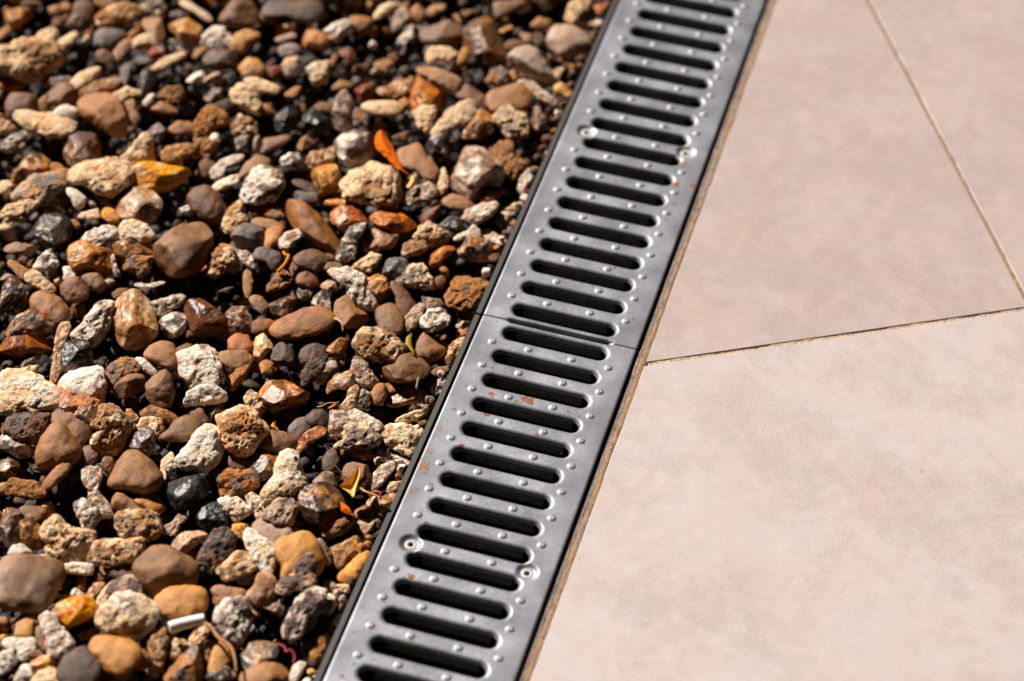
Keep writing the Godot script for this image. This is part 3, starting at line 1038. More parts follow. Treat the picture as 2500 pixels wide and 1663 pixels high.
	part("fibre", tube([Vector3(-92.7, -3.6, 148.4), Vector3(-93.3, -5.8, 143.5), Vector3(-92.3, -3.3, 143.7), Vector3(-90.7, -2.6, 141.9)], 0.18, 0.12, 0.00), M.fibre, o)
	part("fibre", tube([Vector3(-90.3, -2.5, 184.3), Vector3(-90.5, -5.9, 179.2), Vector3(-89.2, -3.7, 179.5), Vector3(-88.0, -4.4, 175.8)], 0.18, 0.12, 0.00), M.fibre, o)
	part("fibre", tube([Vector3(-88.1, -3.7, 142.7), Vector3(-85.2, -3.2, 143.3), Vector3(-81.4, -3.4, 142.4), Vector3(-79.5, -4.5, 141.1)], 0.18, 0.12, 0.00), M.fibre, o)
	part("fibre", tube([Vector3(-122.6, -3.0, 161.3), Vector3(-125.8, -3.2, 158.8), Vector3(-127.9, -4.4, 155.5), Vector3(-131.0, -4.8, 152.6)], 0.18, 0.12, 0.00), M.fibre, o)
	part("fibre", tube([Vector3(-62.7, -5.7, 182.7), Vector3(-63.6, -2.9, 182.5), Vector3(-63.6, -2.6, 179.5), Vector3(-65.3, -4.8, 175.2)], 0.18, 0.12, 0.00), M.fibre, o)
	part("fibre", tube([Vector3(-116.3, -4.1, 170.9), Vector3(-113.6, -3.8, 172.6), Vector3(-110.3, -3.4, 175.5), Vector3(-108.9, -2.8, 178.5)], 0.18, 0.12, 0.00), M.fibre, o)
	part("fibre", tube([Vector3(-82.1, -2.9, 158.9), Vector3(-82.8, -5.8, 153.7), Vector3(-81.1, -4.6, 152.5), Vector3(-80.6, -4.4, 150.6)], 0.18, 0.12, 0.00), M.fibre, o)
	part("fibre", tube([Vector3(-109.5, -4.7, 175.2), Vector3(-107.3, -4.0, 175.8), Vector3(-103.0, -2.7, 177.7), Vector3(-99.5, -2.5, 178.5)], 0.18, 0.12, 0.00), M.fibre, o)
	part("fibre", tube([Vector3(-69.2, -5.4, 160.0), Vector3(-72.0, -3.9, 159.0), Vector3(-74.3, -5.2, 157.2), Vector3(-76.5, -4.6, 158.2)], 0.18, 0.12, 0.00), M.fibre, o)
	part("fibre", tube([Vector3(-97.6, -5.5, 173.4), Vector3(-99.0, -2.5, 176.3), Vector3(-101.4, -2.9, 177.5), Vector3(-103.0, -2.8, 178.5)], 0.18, 0.12, 0.00), M.fibre, o)
	part("fibre", tube([Vector3(-100.4, -3.7, 177.6), Vector3(-98.3, -4.5, 177.0), Vector3(-96.4, -3.9, 176.9), Vector3(-93.4, -5.3, 174.1)], 0.18, 0.12, 0.00), M.fibre, o)
	part("fibre", tube([Vector3(-119.7, -5.1, 169.8), Vector3(-122.1, -4.5, 168.3), Vector3(-123.3, -3.0, 166.1), Vector3(-124.7, -3.7, 163.3)], 0.18, 0.12, 0.00), M.fibre, o)
	part("fibre", tube([Vector3(-78.0, -5.6, 186.3), Vector3(-75.9, -4.9, 184.2), Vector3(-73.4, -4.0, 183.3), Vector3(-71.8, -4.7, 181.5)], 0.18, 0.12, 0.00), M.fibre, o)
	part("fibre", tube([Vector3(-82.9, -2.6, 159.1), Vector3(-85.9, -4.6, 157.0), Vector3(-87.6, -3.2, 158.0), Vector3(-89.8, -3.5, 157.9)], 0.18, 0.12, 0.00), M.fibre, o)
	part("fibre", tube([Vector3(-85.1, -3.7, 181.5), Vector3(-83.2, -5.7, 178.3), Vector3(-79.5, -4.9, 177.4), Vector3(-77.1, -2.6, 176.3)], 0.18, 0.12, 0.00), M.fibre, o)
	part("fibre", tube([Vector3(-66.9, -5.4, 172.3), Vector3(-65.1, -5.0, 170.5), Vector3(-62.5, -4.5, 168.2), Vector3(-62.2, -5.0, 165.2)], 0.18, 0.12, 0.00), M.fibre, o)
	part("fibre", tube([Vector3(-94.6, -5.5, 156.0), Vector3(-97.5, -4.7, 155.6), Vector3(-99.4, -4.3, 155.3), Vector3(-103.6, -5.9, 151.9)], 0.18, 0.12, 0.00), M.fibre, o)
	part("fibre", tube([Vector3(-80.4, -4.0, 184.2), Vector3(-83.4, -2.8, 186.5), Vector3(-86.5, -3.7, 187.5), Vector3(-89.0, -3.5, 190.1)], 0.18, 0.12, 0.00), M.fibre, o)
	part("fibre", tube([Vector3(-65.9, -4.6, 167.9), Vector3(-68.4, -4.9, 164.5), Vector3(-71.0, -5.0, 162.1), Vector3(-73.1, -3.5, 163.2)], 0.18, 0.12, 0.00), M.fibre, o)
	part("fibre", tube([Vector3(-85.1, -3.1, 170.2), Vector3(-81.8, -3.1, 170.5), Vector3(-78.6, -4.8, 170.8), Vector3(-77.0, -5.8, 170.3)], 0.18, 0.12, 0.00), M.fibre, o)
	part("fibre", tube([Vector3(-120.5, -3.7, 158.6), Vector3(-123.9, -4.8, 156.6), Vector3(-125.9, -4.8, 155.3), Vector3(-129.1, -4.1, 155.9)], 0.18, 0.12, 0.00), M.fibre, o)
	part("fibre", tube([Vector3(-75.7, -5.0, 157.9), Vector3(-73.2, -5.4, 155.4), Vector3(-71.8, -5.7, 151.8), Vector3(-70.2, -2.6, 152.8)], 0.18, 0.12, 0.00), M.fibre, o)
	part("fibre", tube([Vector3(-70.2, -5.0, 174.4), Vector3(-67.2, -4.8, 176.6), Vector3(-63.9, -3.3, 178.2), Vector3(-62.1, -4.9, 176.9)], 0.18, 0.12, 0.00), M.fibre, o)
	part("fibre", tube([Vector3(-83.2, -3.1, 150.7), Vector3(-83.6, -2.7, 148.4), Vector3(-84.7, -5.9, 142.8), Vector3(-83.6, -3.9, 140.5)], 0.18, 0.12, 0.00), M.fibre, o)
	part("fibre", tube([Vector3(-85.9, -4.6, 192.0), Vector3(-87.6, -5.0, 193.3), Vector3(-91.1, -4.7, 194.8), Vector3(-94.3, -3.5, 197.2)], 0.18, 0.12, 0.00), M.fibre, o)
	part("fibre", tube([Vector3(-71.8, -3.0, 162.2), Vector3(-71.4, -3.1, 165.6), Vector3(-69.1, -3.1, 168.0), Vector3(-67.0, -2.8, 169.4)], 0.18, 0.12, 0.00), M.fibre, o)
	part("fibre", tube([Vector3(-92.9, -3.5, 156.1), Vector3(-94.9, -3.6, 159.4), Vector3(-96.7, -3.4, 160.9), Vector3(-100.5, -3.2, 160.7)], 0.18, 0.12, 0.00), M.fibre, o)
	part("fibre", tube([Vector3(-101.3, -5.9, 177.9), Vector3(-104.4, -5.8, 178.3), Vector3(-106.3, -5.6, 180.3), Vector3(-108.1, -4.3, 184.0)], 0.18, 0.12, 0.00), M.fibre, o)
	part("fibre", tube([Vector3(-114.8, -3.0, 152.1), Vector3(-117.6, -5.8, 149.6), Vector3(-120.4, -2.7, 150.8), Vector3(-123.2, -3.1, 147.6)], 0.18, 0.12, 0.00), M.fibre, o)
	part("fibre", tube([Vector3(-126.4, -2.4, 156.0), Vector3(-125.2, -5.5, 152.3), Vector3(-120.9, -3.9, 154.7), Vector3(-117.8, -3.5, 156.8)], 0.18, 0.12, 0.00), M.fibre, o)
	part("fibre", tube([Vector3(-124.0, -5.8, 155.9), Vector3(-127.1, -2.7, 158.4), Vector3(-129.1, -2.5, 159.6), Vector3(-132.9, -4.3, 157.3)], 0.18, 0.12, 0.00), M.fibre, o)
	part("fibre", tube([Vector3(-62.7, -5.6, 172.5), Vector3(-64.1, -5.5, 170.9), Vector3(-64.4, -4.0, 169.2), Vector3(-63.9, -2.6, 166.6)], 0.18, 0.12, 0.00), M.fibre, o)
	part("fibre", tube([Vector3(-108.7, -4.7, 199.0), Vector3(-110.8, -4.6, 198.9), Vector3(-114.2, -5.4, 198.9), Vector3(-116.1, -5.6, 197.8)], 0.18, 0.12, 0.00), M.fibre, o)
	part("fibre", tube([Vector3(-103.5, -4.6, 182.4), Vector3(-106.9, -5.7, 179.5), Vector3(-109.4, -4.8, 180.7), Vector3(-110.6, -4.2, 182.7)], 0.18, 0.12, 0.00), M.fibre, o)
	part("fibre", tube([Vector3(-113.6, -5.7, 167.4), Vector3(-115.1, -4.3, 167.9), Vector3(-119.0, -5.9, 164.6), Vector3(-121.1, -4.5, 165.9)], 0.18, 0.12, 0.00), M.fibre, o)
	part("fibre", tube([Vector3(-94.7, -5.0, 190.6), Vector3(-92.6, -5.9, 186.9), Vector3(-92.2, -5.9, 184.6), Vector3(-91.3, -5.0, 183.7)], 0.18, 0.12, 0.00), M.fibre, o)
	part("fibre", tube([Vector3(-113.8, -5.8, 176.8), Vector3(-115.5, -5.7, 174.6), Vector3(-116.0, -3.6, 174.8), Vector3(-118.1, -4.3, 170.7)], 0.18, 0.12, 0.00), M.fibre, o)


func _ready() -> void:
	# camera, sky, sun, exposure
	var cam := Camera3D.new()
	cam.name = "camera"
	add_child(cam)
	cam.transform = Transform3D(Basis(Vector3(0.95799955, 0.02418859, -0.28574776), Vector3(-0.22031302, 0.69993919, -0.67937273), Vector3(0.18357299, 0.71379272, 0.67587049)).orthonormalized(), Vector3(0.29313, 1.25937, 1.21243))
	cam.keep_aspect = Camera3D.KEEP_HEIGHT
	cam.fov = 16.16
	cam.near = 0.05
	cam.far = 4000.0
	var lens := CameraAttributesPhysical.new()
	lens.frustum_focal_length = 84.53
	lens.exposure_aperture = 3.4
	lens.frustum_focus_distance = 1.715
	lens.frustum_near = 0.05
	lens.frustum_far = 4000.0
	cam.attributes = lens
	cam.current = true
	var sky_m := ProceduralSkyMaterial.new()
	sky_m.sky_top_color = Color(0.30, 0.42, 0.62)
	sky_m.sky_horizon_color = Color(0.62, 0.66, 0.72)
	sky_m.sky_curve = 0.12
	sky_m.ground_bottom_color = Color(0.25, 0.22, 0.2)
	sky_m.ground_horizon_color = Color(0.5, 0.48, 0.46)
	sky_m.sky_energy_multiplier = 0.035
	sky_m.ground_energy_multiplier = 0.035
	var sky := Sky.new()
	sky.sky_material = sky_m
	var env := Environment.new()
	env.background_mode = Environment.BG_SKY
	env.sky = sky
	env.tonemap_mode = Environment.TONE_MAPPER_LINEAR
	env.tonemap_exposure = 1.85
	env.sdfgi_enabled = true
	env.ssao_enabled = true
	env.ssil_enabled = true
	var we := WorldEnvironment.new()
	we.name = "world_environment"
	we.environment = env
	add_child(we)
	var sun := DirectionalLight3D.new()
	sun.name = "sun"
	add_child(sun)
	sun.light_energy = 1.6
	sun.light_color = Color(1.0, 0.955, 0.9)
	sun.light_angular_distance = 0.5
	sun.shadow_enabled = true
	var el := deg_to_rad(37)
	var az := Vector2(-0.82, -0.57).normalized()
	var towards := Vector3(az.x * cos(el), sin(el), az.y * cos(el))
	sun.look_at_from_position(towards, Vector3.ZERO, Vector3.UP)

	nz.noise_type = FastNoiseLite.TYPE_SIMPLEX_SMOOTH
	nz.frequency = 0.33
	nz.seed = 3
	nz.fractal_octaves = 2
	nf.noise_type = FastNoiseLite.TYPE_SIMPLEX
	nf.frequency = 0.022
	nf.seed = 4
	nf.fractal_octaves = 3
	nb.noise_type = FastNoiseLite.TYPE_SIMPLEX
	nb.frequency = 0.022
	nb.seed = 8
	nb.fractal_octaves = 2
	nc.noise_type = FastNoiseLite.TYPE_CELLULAR
	nc.cellular_return_type = FastNoiseLite.RETURN_DISTANCE
	nc.fractal_type = FastNoiseLite.FRACTAL_NONE
	nc.frequency = 0.12
	nc.seed = 5
	make_materials()

	# the ground far and wide, and the bed that the gravel lies on
	var gm := boxes([[Vector3(-1500, -0.14, -1500), Vector3(1500, -0.12, 1500)]])
	tag(part("ground", gm, M.soil, self), "", "", "", "structure")
	tag(part("gravel_bed", boxes([[Vector3(-1.6, -0.12, -1.5), Vector3(-0.0651, -0.062, 1.3)]]), M.soil, self), "", "", "", "structure")

	# the drain
	channel(true, "black channel edge of the far drain section, beyond the joint")
	channel(false, "black channel edge of the near drain section, this side of the joint")
	var mesh := plate_mesh()
	var stud := stud_mesh()
	var rim := ring_mesh(1.9, 4.3, 0.0)
	var fl := flange_mesh()
	grate(true, "grey slotted steel drain grate beyond the joint, with few rust spots", [
		[39.8, 347.7, 2.0, 2.2, 0.55],
		[-20.8, 249.4, 1.7, 1.8, 0.75],
		[-42.4, 363.9, 0.9, 1.0, 0.70],
		[-48.5, 337.6, 1.0, 1.0, 0.70],
		[-42.8, 322.1, 1.2, 1.0, 0.50],
		[-21.1, 305.0, 1.4, 0.7, 0.50],
		[33.3, 255.6, 0.8, 0.7, 0.50],
		[-42.2, 211.5, 2.9, 1.6, 0.80],
		[-34.4, 373.1, 1.4, 1.3, 0.30],
		[40.1, 191.1, 0.8, 1.0, 0.50],
		[-43.3, 184.0, 3.2, 2.9, 1.00],
		[-41.0, 208.8, 3.5, 1.8, 0.90],
		[-56.5, 187.1, 2.3, 3.7, 0.70],
		[-39.7, 165.5, 1.2, 1.5, 0.70],
		[-47.2, 161.6, 2.0, 1.9, 0.55],
		[-45.4, 142.7, 1.5, 1.3, 0.50],
		[-21.7, 77.8, 1.6, 1.8, 0.60],
		[-10.3, 53.2, 1.5, 1.0, 0.70],
		[-49.3, 28.4, 1.2, 1.0, 0.50],
		[51.7, 107.1, 0.9, 1.0, 0.50],
		[3.6, 81.6, 1.7, 0.6, 0.60],
		[-48.9, 28.6, 1.3, 1.2, 0.50],
	], mesh, stud, rim, fl)
	grate(false, "grey slotted steel drain grate nearest the viewer, freckled with orange rust", [
		[-29.2, 28.6, 0.8, 1.2, 0.90],
		[-52.0, 38.5, 0.8, 0.9, 0.70],
		[-39.9, 39.4, 1.2, 1.2, 0.75],
		[-35.9, 50.0, 1.4, 1.3, 0.80],
		[-38.5, 25.8, 0.7, 1.0, 0.70],
		[-29.2, 76.0, 2.6, 2.1, 0.80],
		[-18.4, 72.6, 1.7, 1.5, 0.80],
		[-3.0, 73.0, 5.2, 4.0, 0.85],
		[-10.3, 77.5, 1.4, 1.2, 0.90],
		[-27.4, 95.9, 2.9, 2.6, 0.90],
		[-27.7, 69.1, 4.1, 1.3, 0.70],
		[-50.9, 98.1, 1.7, 1.6, 0.70],
		[13.6, 103.3, 3.2, 1.3, 0.90],
		[28.4, 75.2, 2.0, 1.1, 0.70],
		[38.8, 32.2, 1.7, 2.2, 0.50],
		[37.4, 78.2, 1.2, 1.6, 0.50],
		[43.2, 28.0, 1.2, 1.0, 0.40],
		[-35.1, 129.9, 2.1, 1.9, 1.00],
		[-44.1, 56.8, 1.4, 1.6, 0.40],
		[-49.2, 73.8, 1.4, 2.6, 0.30],
		[-55.9, 67.5, 0.8, 0.7, 0.60],
		[40.1, 112.9, 1.5, 1.5, 0.50],
		[-20.4, 118.9, 3.5, 1.2, 0.50],
		[-6.6, 118.6, 1.7, 0.9, 0.40],
		[-53.2, 157.0, 3.5, 5.1, 0.60],
		[-53.9, 141.8, 2.9, 2.9, 0.40],
		[-57.5, 152.2, 1.7, 2.9, 0.50],
		[-53.7, 182.4, 3.5, 3.3, 0.30],
		[-51.5, 178.7, 1.0, 1.0, 0.50],
		[-37.3, 204.6, 1.3, 1.2, 1.00],
		[-32.0, 252.5, 3.5, 1.6, 0.90],
		[-44.3, 171.3, 2.1, 1.8, 0.70],
		[-5.6, 152.8, 1.2, 0.9, 0.70],
		[27.6, 171.7, 0.7, 0.7, 0.50],
		[40.4, 182.4, 0.8, 0.9, 0.40],
		[-55.0, 119.2, 2.3, 1.8, 0.40],
		[-38.9, 230.5, 1.2, 0.7, 0.70],
		[-12.3, 203.1, 0.8, 0.6, 0.50],
		[-31.8, 252.3, 3.5, 1.6, 0.90],
		[-35.4, 267.8, 2.1, 1.9, 0.75],
		[-43.0, 276.7, 1.3, 2.9, 0.40],
		[-52.9, 308.1, 1.2, 1.3, 0.45],
		[-44.4, 333.4, 1.4, 1.5, 0.60],
		[-48.8, 344.3, 1.9, 1.6, 0.80],
		[-14.9, 303.2, 2.0, 1.3, 0.70],
		[-24.6, 295.9, 5.2, 1.0, 0.35],
		[-54.0, 261.7, 0.9, 1.2, 0.35],
		[-40.3, 298.7, 1.3, 1.6, 0.30],
		[-53.7, 287.0, 1.4, 1.5, 0.35],
		[-24.1, 301.6, 1.2, 1.0, 0.40],
		[-33.1, 325.8, 0.9, 1.2, 0.40],
	], mesh, stud, rim, fl)
	paving()
	mortar_seam()

	# the stones of the gravel, each with its outline in millimetres along the slope
	s("s", "brown", "tan", -148.1, -5.9, -365.8, "-12.6 6.3 15.1 7.7 10.6 0.6 -1.4 -5.3 -11.7 -9.3", "brown cobble at the top edge of the gravel")
	s("p", "cream", "grey", -433.7, -3.8, -266.2, "-13.1 0.4 -4.4 7.1 3.3 8.6 10.4 2.8 8.9 -5.7 2.2 -8.7 -7.3 -4.5", "knobbly cream nodule, above and right of the heart-shaped tan cobble")
	s("c", "cream", "tan", -91.2, -3.7, -379.4, "-10.6 -8.5 -6.6 5.4 -2.6 9.5 10.4 9.5 9.9 1.6 2.3 -4.1 -2.8 -13.4", "long cream bone-like flint, above the smooth pink-beige cobble")
	s("s", "cream", "cream", -400.0, -4.3, -276.3, "-16.8 8.3 -8.1 10.2 9.0 -1.5 17.9 -9.6 13.1 -11.7 -1.1 -0.9 -13.9 5.4", "long pale finger-like pebble, above and right of the heart-shaped tan cobble")
	s("s", "umber", "brown", -321.3, -3.5, -297.9, "-25.0 -0.2 -18.2 12.4 23.6 11.9 26.3 -0.0 18.2 -8.7 5.0 -7.4 -10.5 -2.1 -19.2 -5.9", "big dark brown cobble, above and left of the spindle-shaped cream pebble")
	s("s", "brown", "tan", -363.8, -4.3, -282.6, "-13.7 -2.6 -8.9 8.1 -2.1 13.9 10.4 11.9 17.3 -3.4 11.9 -8.9 -3.1 -11.5 -11.7 -7.5", "rounded brown cobble, above and right of the heart-shaped tan cobble")
	s("s", "brown", "umber", -489.3, -5.0, -239.8, "-4.3 13.1 2.4 14.6 10.1 9.3 11.2 -4.1 4.7 -13.3 -6.6 -12.0 -11.4 -8.2 -6.2 0.6", "brown pebble shaped like a wedge")
	s("c", "tan", "cream", -455.7, -2.1, -246.5, "-18.7 0.1 -10.1 6.8 3.4 13.5 13.1 8.6 18.3 2.0 13.8 -2.2 2.6 -5.8 -7.7 -11.3 -14.7 -11.7", "arched cream flint nodule, above the heart-shaped tan cobble")
	s("f", "ochre", "tan", -538.0, -5.8, -222.7, "-11.6 4.8 0.4 8.7 11.0 8.2 12.3 1.3 1.2 -5.2 -3.9 -11.9 -9.2 -5.8", "blocky ochre flint, above the big spongy nodule")
	s("c", "pinkgrey", "grey", -231.5, -6.3, -322.2, "-7.5 -4.8 -1.7 10.7 4.1 11.7 8.2 2.6 1.9 -8.9 -5.2 -11.2", "upright grey rough flint, above the spindle-shaped cream pebble")
	s("s", "ochre", "brown", -260.8, -6.3, -305.6, "-10.9 6.3 -0.3 7.3 10.5 4.0 8.3 -4.9 -0.5 -9.5 -7.1 -3.3", "ochre-brown pebble, above the spindle-shaped cream pebble")
	s("s", "tan", "brown", -424.9, -5.5, -243.9, "-10.7 12.2 4.6 12.2 10.6 -7.0 7.8 -13.9 -3.5 -6.0 -8.8 2.6", "tall tan-brown pebble, above and right of the heart-shaped tan cobble")
	s("f", "honey", "ochre", -399.2, -2.7, -245.8, "-14.4 2.6 -8.7 10.2 1.8 11.7 14.7 2.8 9.6 -12.6 2.8 -12.5 -5.8 -2.2", "blocky yellow flint, above and right of the heart-shaped tan cobble")
	s("c", "white", "white", -276.2, -4.0, -287.8, "-12.0 -0.9 -2.9 6.8 7.6 10.6 11.6 5.6 5.4 -3.0 1.6 -8.9 -4.5 -8.2 -6.8 -1.9", "jagged white flint, above and left of the spindle-shaped cream pebble")
	s("s", "brown", "chestnut", -190.3, -3.7, -311.7, "-20.5 4.7 -10.9 6.6 4.4 12.8 20.4 3.5 19.2 -7.3 2.1 -11.5 -14.8 -8.8", "broad chestnut-brown cobble, left of the long pink-beige cobble")
	s("c", "pinkgrey", "cream", -504.2, -6.3, -206.9, "-13.0 -3.2 -6.3 4.4 2.3 9.2 8.1 4.2 6.8 -5.4 2.1 -9.2", "greyish lump on a spongy nodule")
	s("s", "amber", "honey", -289.7, -3.7, -272.3, "-13.0 -5.5 -6.3 7.9 0.4 7.9 13.5 -0.9 5.4 -9.4", "amber block, above and left of the spindle-shaped cream pebble")
	s("s", "mauve", "mauve", -453.9, -5.1, -219.6, "-11.9 4.1 -6.2 9.4 6.2 7.9 14.2 4.4 10.2 -6.5 -1.4 -11.8 -10.9 -7.5", "rounded mauve-grey pebble, above the heart-shaped tan cobble")
	s("p", "white", "grey", -366.7, -3.0, -245.3, "-12.4 3.4 -5.3 10.1 2.4 11.0 9.2 4.0 12.6 -3.6 7.2 -11.7 -3.7 -10.0 -10.0 -3.3", "white pitted nodule, above and right of the heart-shaped tan cobble")
	s("f", "brown", "mauve", -151.6, -1.3, -310.9, "-20.2 0.0 -13.1 22.3 -0.4 24.7 6.0 15.1 9.1 1.2 17.7 -7.9 15.5 -15.4 7.6 -17.1 -5.9 -12.5 -16.2 -10.4", "large mottled brown-mauve flint, above and left of the long pink-beige cobble")
	s("f", "black", "dark", -214.9, -5.4, -296.0, "-9.7 -2.3 -2.1 13.9 7.5 12.0 9.1 -1.5 2.7 -11.5 -7.5 -10.6", "large black flint, above the spindle-shaped cream pebble")
	s("s", "honey", "honey", -346.5, -3.5, -249.0, "-11.6 -2.7 -5.9 6.8 3.6 10.6 16.3 5.3 5.3 -1.2 1.8 -9.4 -9.5 -9.4", "arched honey flint, above and left of the spindle-shaped cream pebble")
	s("s", "cream", "tan", -424.7, -4.2, -224.2, "-10.0 -0.1 -3.4 5.6 4.3 7.5 11.2 3.2 9.8 -3.3 -2.8 -8.2 -9.1 -4.8", "plump cream pebble, above and right of the heart-shaped tan cobble")
	s("s", "pinkgrey", "tan", -87.5, -7.8, -338.9, "-18.1 3.9 -13.2 13.5 -3.6 15.6 8.8 12.8 15.7 5.2 17.8 -2.3 7.5 -7.2 0.6 -13.4 -7.7 -12.0 -14.6 -4.4", "large smooth pink-beige cobble, above and right of the long pink-beige cobble")
	s("f", "dark", "dark", -396.6, -6.6, -230.4, "-9.9 4.0 -0.4 7.8 8.4 1.6 7.0 -8.6 -5.0 -4.8", "dark brown flint, above and right of the heart-shaped tan cobble")
	s("s", "tan", "tan", -437.9, -6.5, -209.9, "-7.0 -1.2 -1.3 8.3 5.4 12.1 8.2 6.4 3.5 -6.6 -2.5 -11.8 -6.2 -7.3", "long curved tan pebble, above the heart-shaped tan cobble")
	s("c", "cream", "cream", -184.0, -3.8, -284.0, "-11.0 1.2 -7.2 7.8 6.1 7.4 14.1 1.5 7.8 -5.8 -1.0 -3.4 -8.9 -8.6", "notched cream flint, above and right of the spindle-shaped cream pebble")
	s("s", "umber", "brown", -355.5, -5.0, -222.9, "-14.4 -0.7 -7.7 8.8 8.3 8.8 17.3 4.2 13.3 -6.4 -4.3 -8.4 -12.5 -6.3", "rounded dark brown pebble, above and right of the heart-shaped tan cobble")
	s("p", "cream", "tan", -502.4, -1.3, -167.9, "-26.3 14.5 -16.0 9.8 -9.4 18.2 4.7 17.3 17.9 15.4 25.1 6.8 21.9 -3.7 15.7 -8.0 13.2 -15.1 2.7 -17.6 -6.5 -16.5 -16.8 -11.1 -26.3 -10.0", "big spongy cream nodule, above and left of the heart-shaped tan cobble")
	s("s", "chestnut", "brown", -444.1, -6.4, -191.9, "-9.8 7.3 -3.2 11.1 5.3 5.4 9.0 -5.6 5.3 -13.3 0.5 -5.5 -7.0 0.7", "chestnut pebble with a pale cap, above the heart-shaped tan cobble")
	s("c", "cream", "cream", -395.1, -4.4, -205.9, "-12.4 -4.3 -4.8 3.3 8.4 8.0 16.1 6.8 8.6 1.9 -4.6 -6.6 -11.3 -9.1", "long pale rough flint, above and right of the heart-shaped tan cobble")
	s("s", "pinkgrey", "pinkgrey", -106.8, -1.3, -291.2, "-18.8 6.7 -13.3 13.8 -1.5 16.9 5.6 13.8 13.8 -1.5 21.8 -13.5 15.4 -21.7 4.2 -14.5 -10.1 -1.9 -17.2 2.0", "long smooth pink-beige cobble, below and left of the smooth pink-beige cobble")
	s("s", "honey", "tan", -326.3, -3.8, -219.3, "-11.0 0.5 -4.4 8.9 4.0 8.0 11.3 -1.7 6.1 -8.0 -6.0 -7.7", "curled tan pebble with a dark groove, left of the spindle-shaped cream pebble")
	s("c", "cream", "white", -272.4, -3.7, -232.7, "-10.7 3.3 0.1 8.9 8.1 8.0 6.6 -9.5 -4.1 -10.7", "white chalk block, above and left of the spindle-shaped cream pebble")
	s("p", "tan", "grey", -130.3, -6.4, -276.4, "-11.5 -4.0 -5.2 6.2 2.6 8.2 7.5 3.7 6.5 -5.2 0.1 -9.0", "pitted beige nodule, left of the long pink-beige cobble")
	s("s", "tan", "pinkgrey", -178.5, -2.2, -253.8, "-24.4 6.7 -11.3 9.5 6.6 7.6 21.5 0.6 14.7 -15.7 1.3 -12.5 -8.4 3.8", "grey-tan slab, above and right of the spindle-shaped cream pebble")
	s("f", "dark", "dark", -404.1, -6.1, -182.9, "-6.8 -0.9 -3.1 9.4 2.5 14.1 7.5 1.3 3.3 -9.8 -3.5 -14.0", "dark slab of flint, above and right of the heart-shaped tan cobble")
	s("s", "cream", "honey", -451.1, -3.9, -164.5, "-11.9 -3.7 -5.4 4.7 5.8 9.4 11.9 9.4 8.2 0.0 -0.9 -8.8 -7.8 -10.9", "smooth lens-shaped cream pebble, above and left of the heart-shaped tan cobble")
	s("c", "cream", "cream", -311.3, -4.0, -201.2, "-14.6 5.4 -6.2 7.3 6.2 2.3 15.8 -2.0 11.4 -8.0 -0.9 -5.8 -11.8 0.8", "oblong chalk pebble, left of the spindle-shaped cream pebble")
	s("c", "tan", "pinkgrey", -436.6, -5.8, -159.3, "-16.1 -2.9 -4.9 4.5 12.8 9.2 16.7 5.0 10.5 -1.0 -4.7 -6.2 -14.3 -8.5", "ridged beige nodule, above the heart-shaped tan cobble")
	s("c", "tan", "cream", -207.6, -6.0, -233.8, "-14.5 -0.2 -5.2 1.7 4.2 9.2 11.8 6.2 12.3 -4.1 1.2 -7.1 -9.8 -5.8", "lumpy beige flint, above and right of the spindle-shaped cream pebble")
	s("f", "rust", "chestnut", -227.6, -6.3, -224.4, "-11.2 2.0 -2.7 5.7 2.9 8.1 7.8 1.5 7.4 -6.8 -4.2 -10.4", "rust-brown flint, above and left of the spindle-shaped cream pebble")
	s("c", "white", "cream", -95.6, -9.7, -270.7, "-16.9 8.6 -10.6 10.2 -2.0 7.8 7.9 -0.9 16.7 -7.5 12.1 -13.2 0.3 -5.9 -7.5 0.8", "long white flint, below the long pink-beige cobble")
	s("s", "honey", "cream", -75.1, -10.1, -277.5, "-7.8 7.0 -1.8 8.4 9.7 0.3 7.0 -5.8 -3.1 -2.4 -5.8 -4.4", "honey-yellow pebble, below and right of the long pink-beige cobble")
	s("f", "amber", "ochre", -179.7, -4.0, -233.6, "-14.3 -5.9 -7.8 18.4 -2.2 19.3 1.5 9.1 13.5 -1.6 14.9 -14.5 5.6 -11.7 -11.2 -13.0", "triangular amber flint, right of the spindle-shaped cream pebble")
	s("s", "brown", "brown", -461.4, -5.2, -140.7, "-12.9 2.5 -5.0 9.0 4.3 10.0 14.1 2.6 10.2 -6.9 -0.2 -10.4 -10.5 -6.8", "broad brown pebble, above and left of the heart-shaped tan cobble")
	s("p", "brown", "tan", -377.0, -6.2, -168.8, "-12.5 -1.5 -4.1 7.8 6.1 7.8 10.2 0.7 4.1 -10.3 -3.9 -4.6", "ring-shaped brown flint, right of the heart-shaped tan cobble")
	s("s", "chestnut", "brown", -141.6, -5.6, -241.1, "-16.5 2.2 -7.9 6.9 -7.2 13.9 14.6 -1.4 14.1 -6.6 4.9 -11.5 -2.0 -3.4", "chestnut flint with a pointed top, below and left of the long pink-beige cobble")
	s("s", "tan", "ochre", -111.8, -3.5, -246.6, "-17.4 5.6 -4.2 11.0 8.9 15.7 18.1 4.6 15.9 -8.7 6.9 -9.9 -10.7 -12.3 -17.4 -6.0", "broad tan slab, below and left of the long pink-beige cobble")
	s("p", "cream", "cream", -313.9, -2.9, -178.4, "-14.0 7.9 -8.4 13.9 0.8 12.5 6.5 3.9 11.0 -5.7 11.1 -12.4 6.5 -10.6 -2.3 -7.1 -11.2 -2.3", "knobbly cream chalk nodule, above the egg-shaped chestnut pebble")
	s("s", "brown", "brown", -488.7, -5.3, -118.2, "-11.3 0.5 -7.2 9.2 3.9 9.7 11.4 6.7 11.4 -5.0 0.3 -8.7 -8.6 -12.3", "squarish brown pebble, below the big spongy nodule")
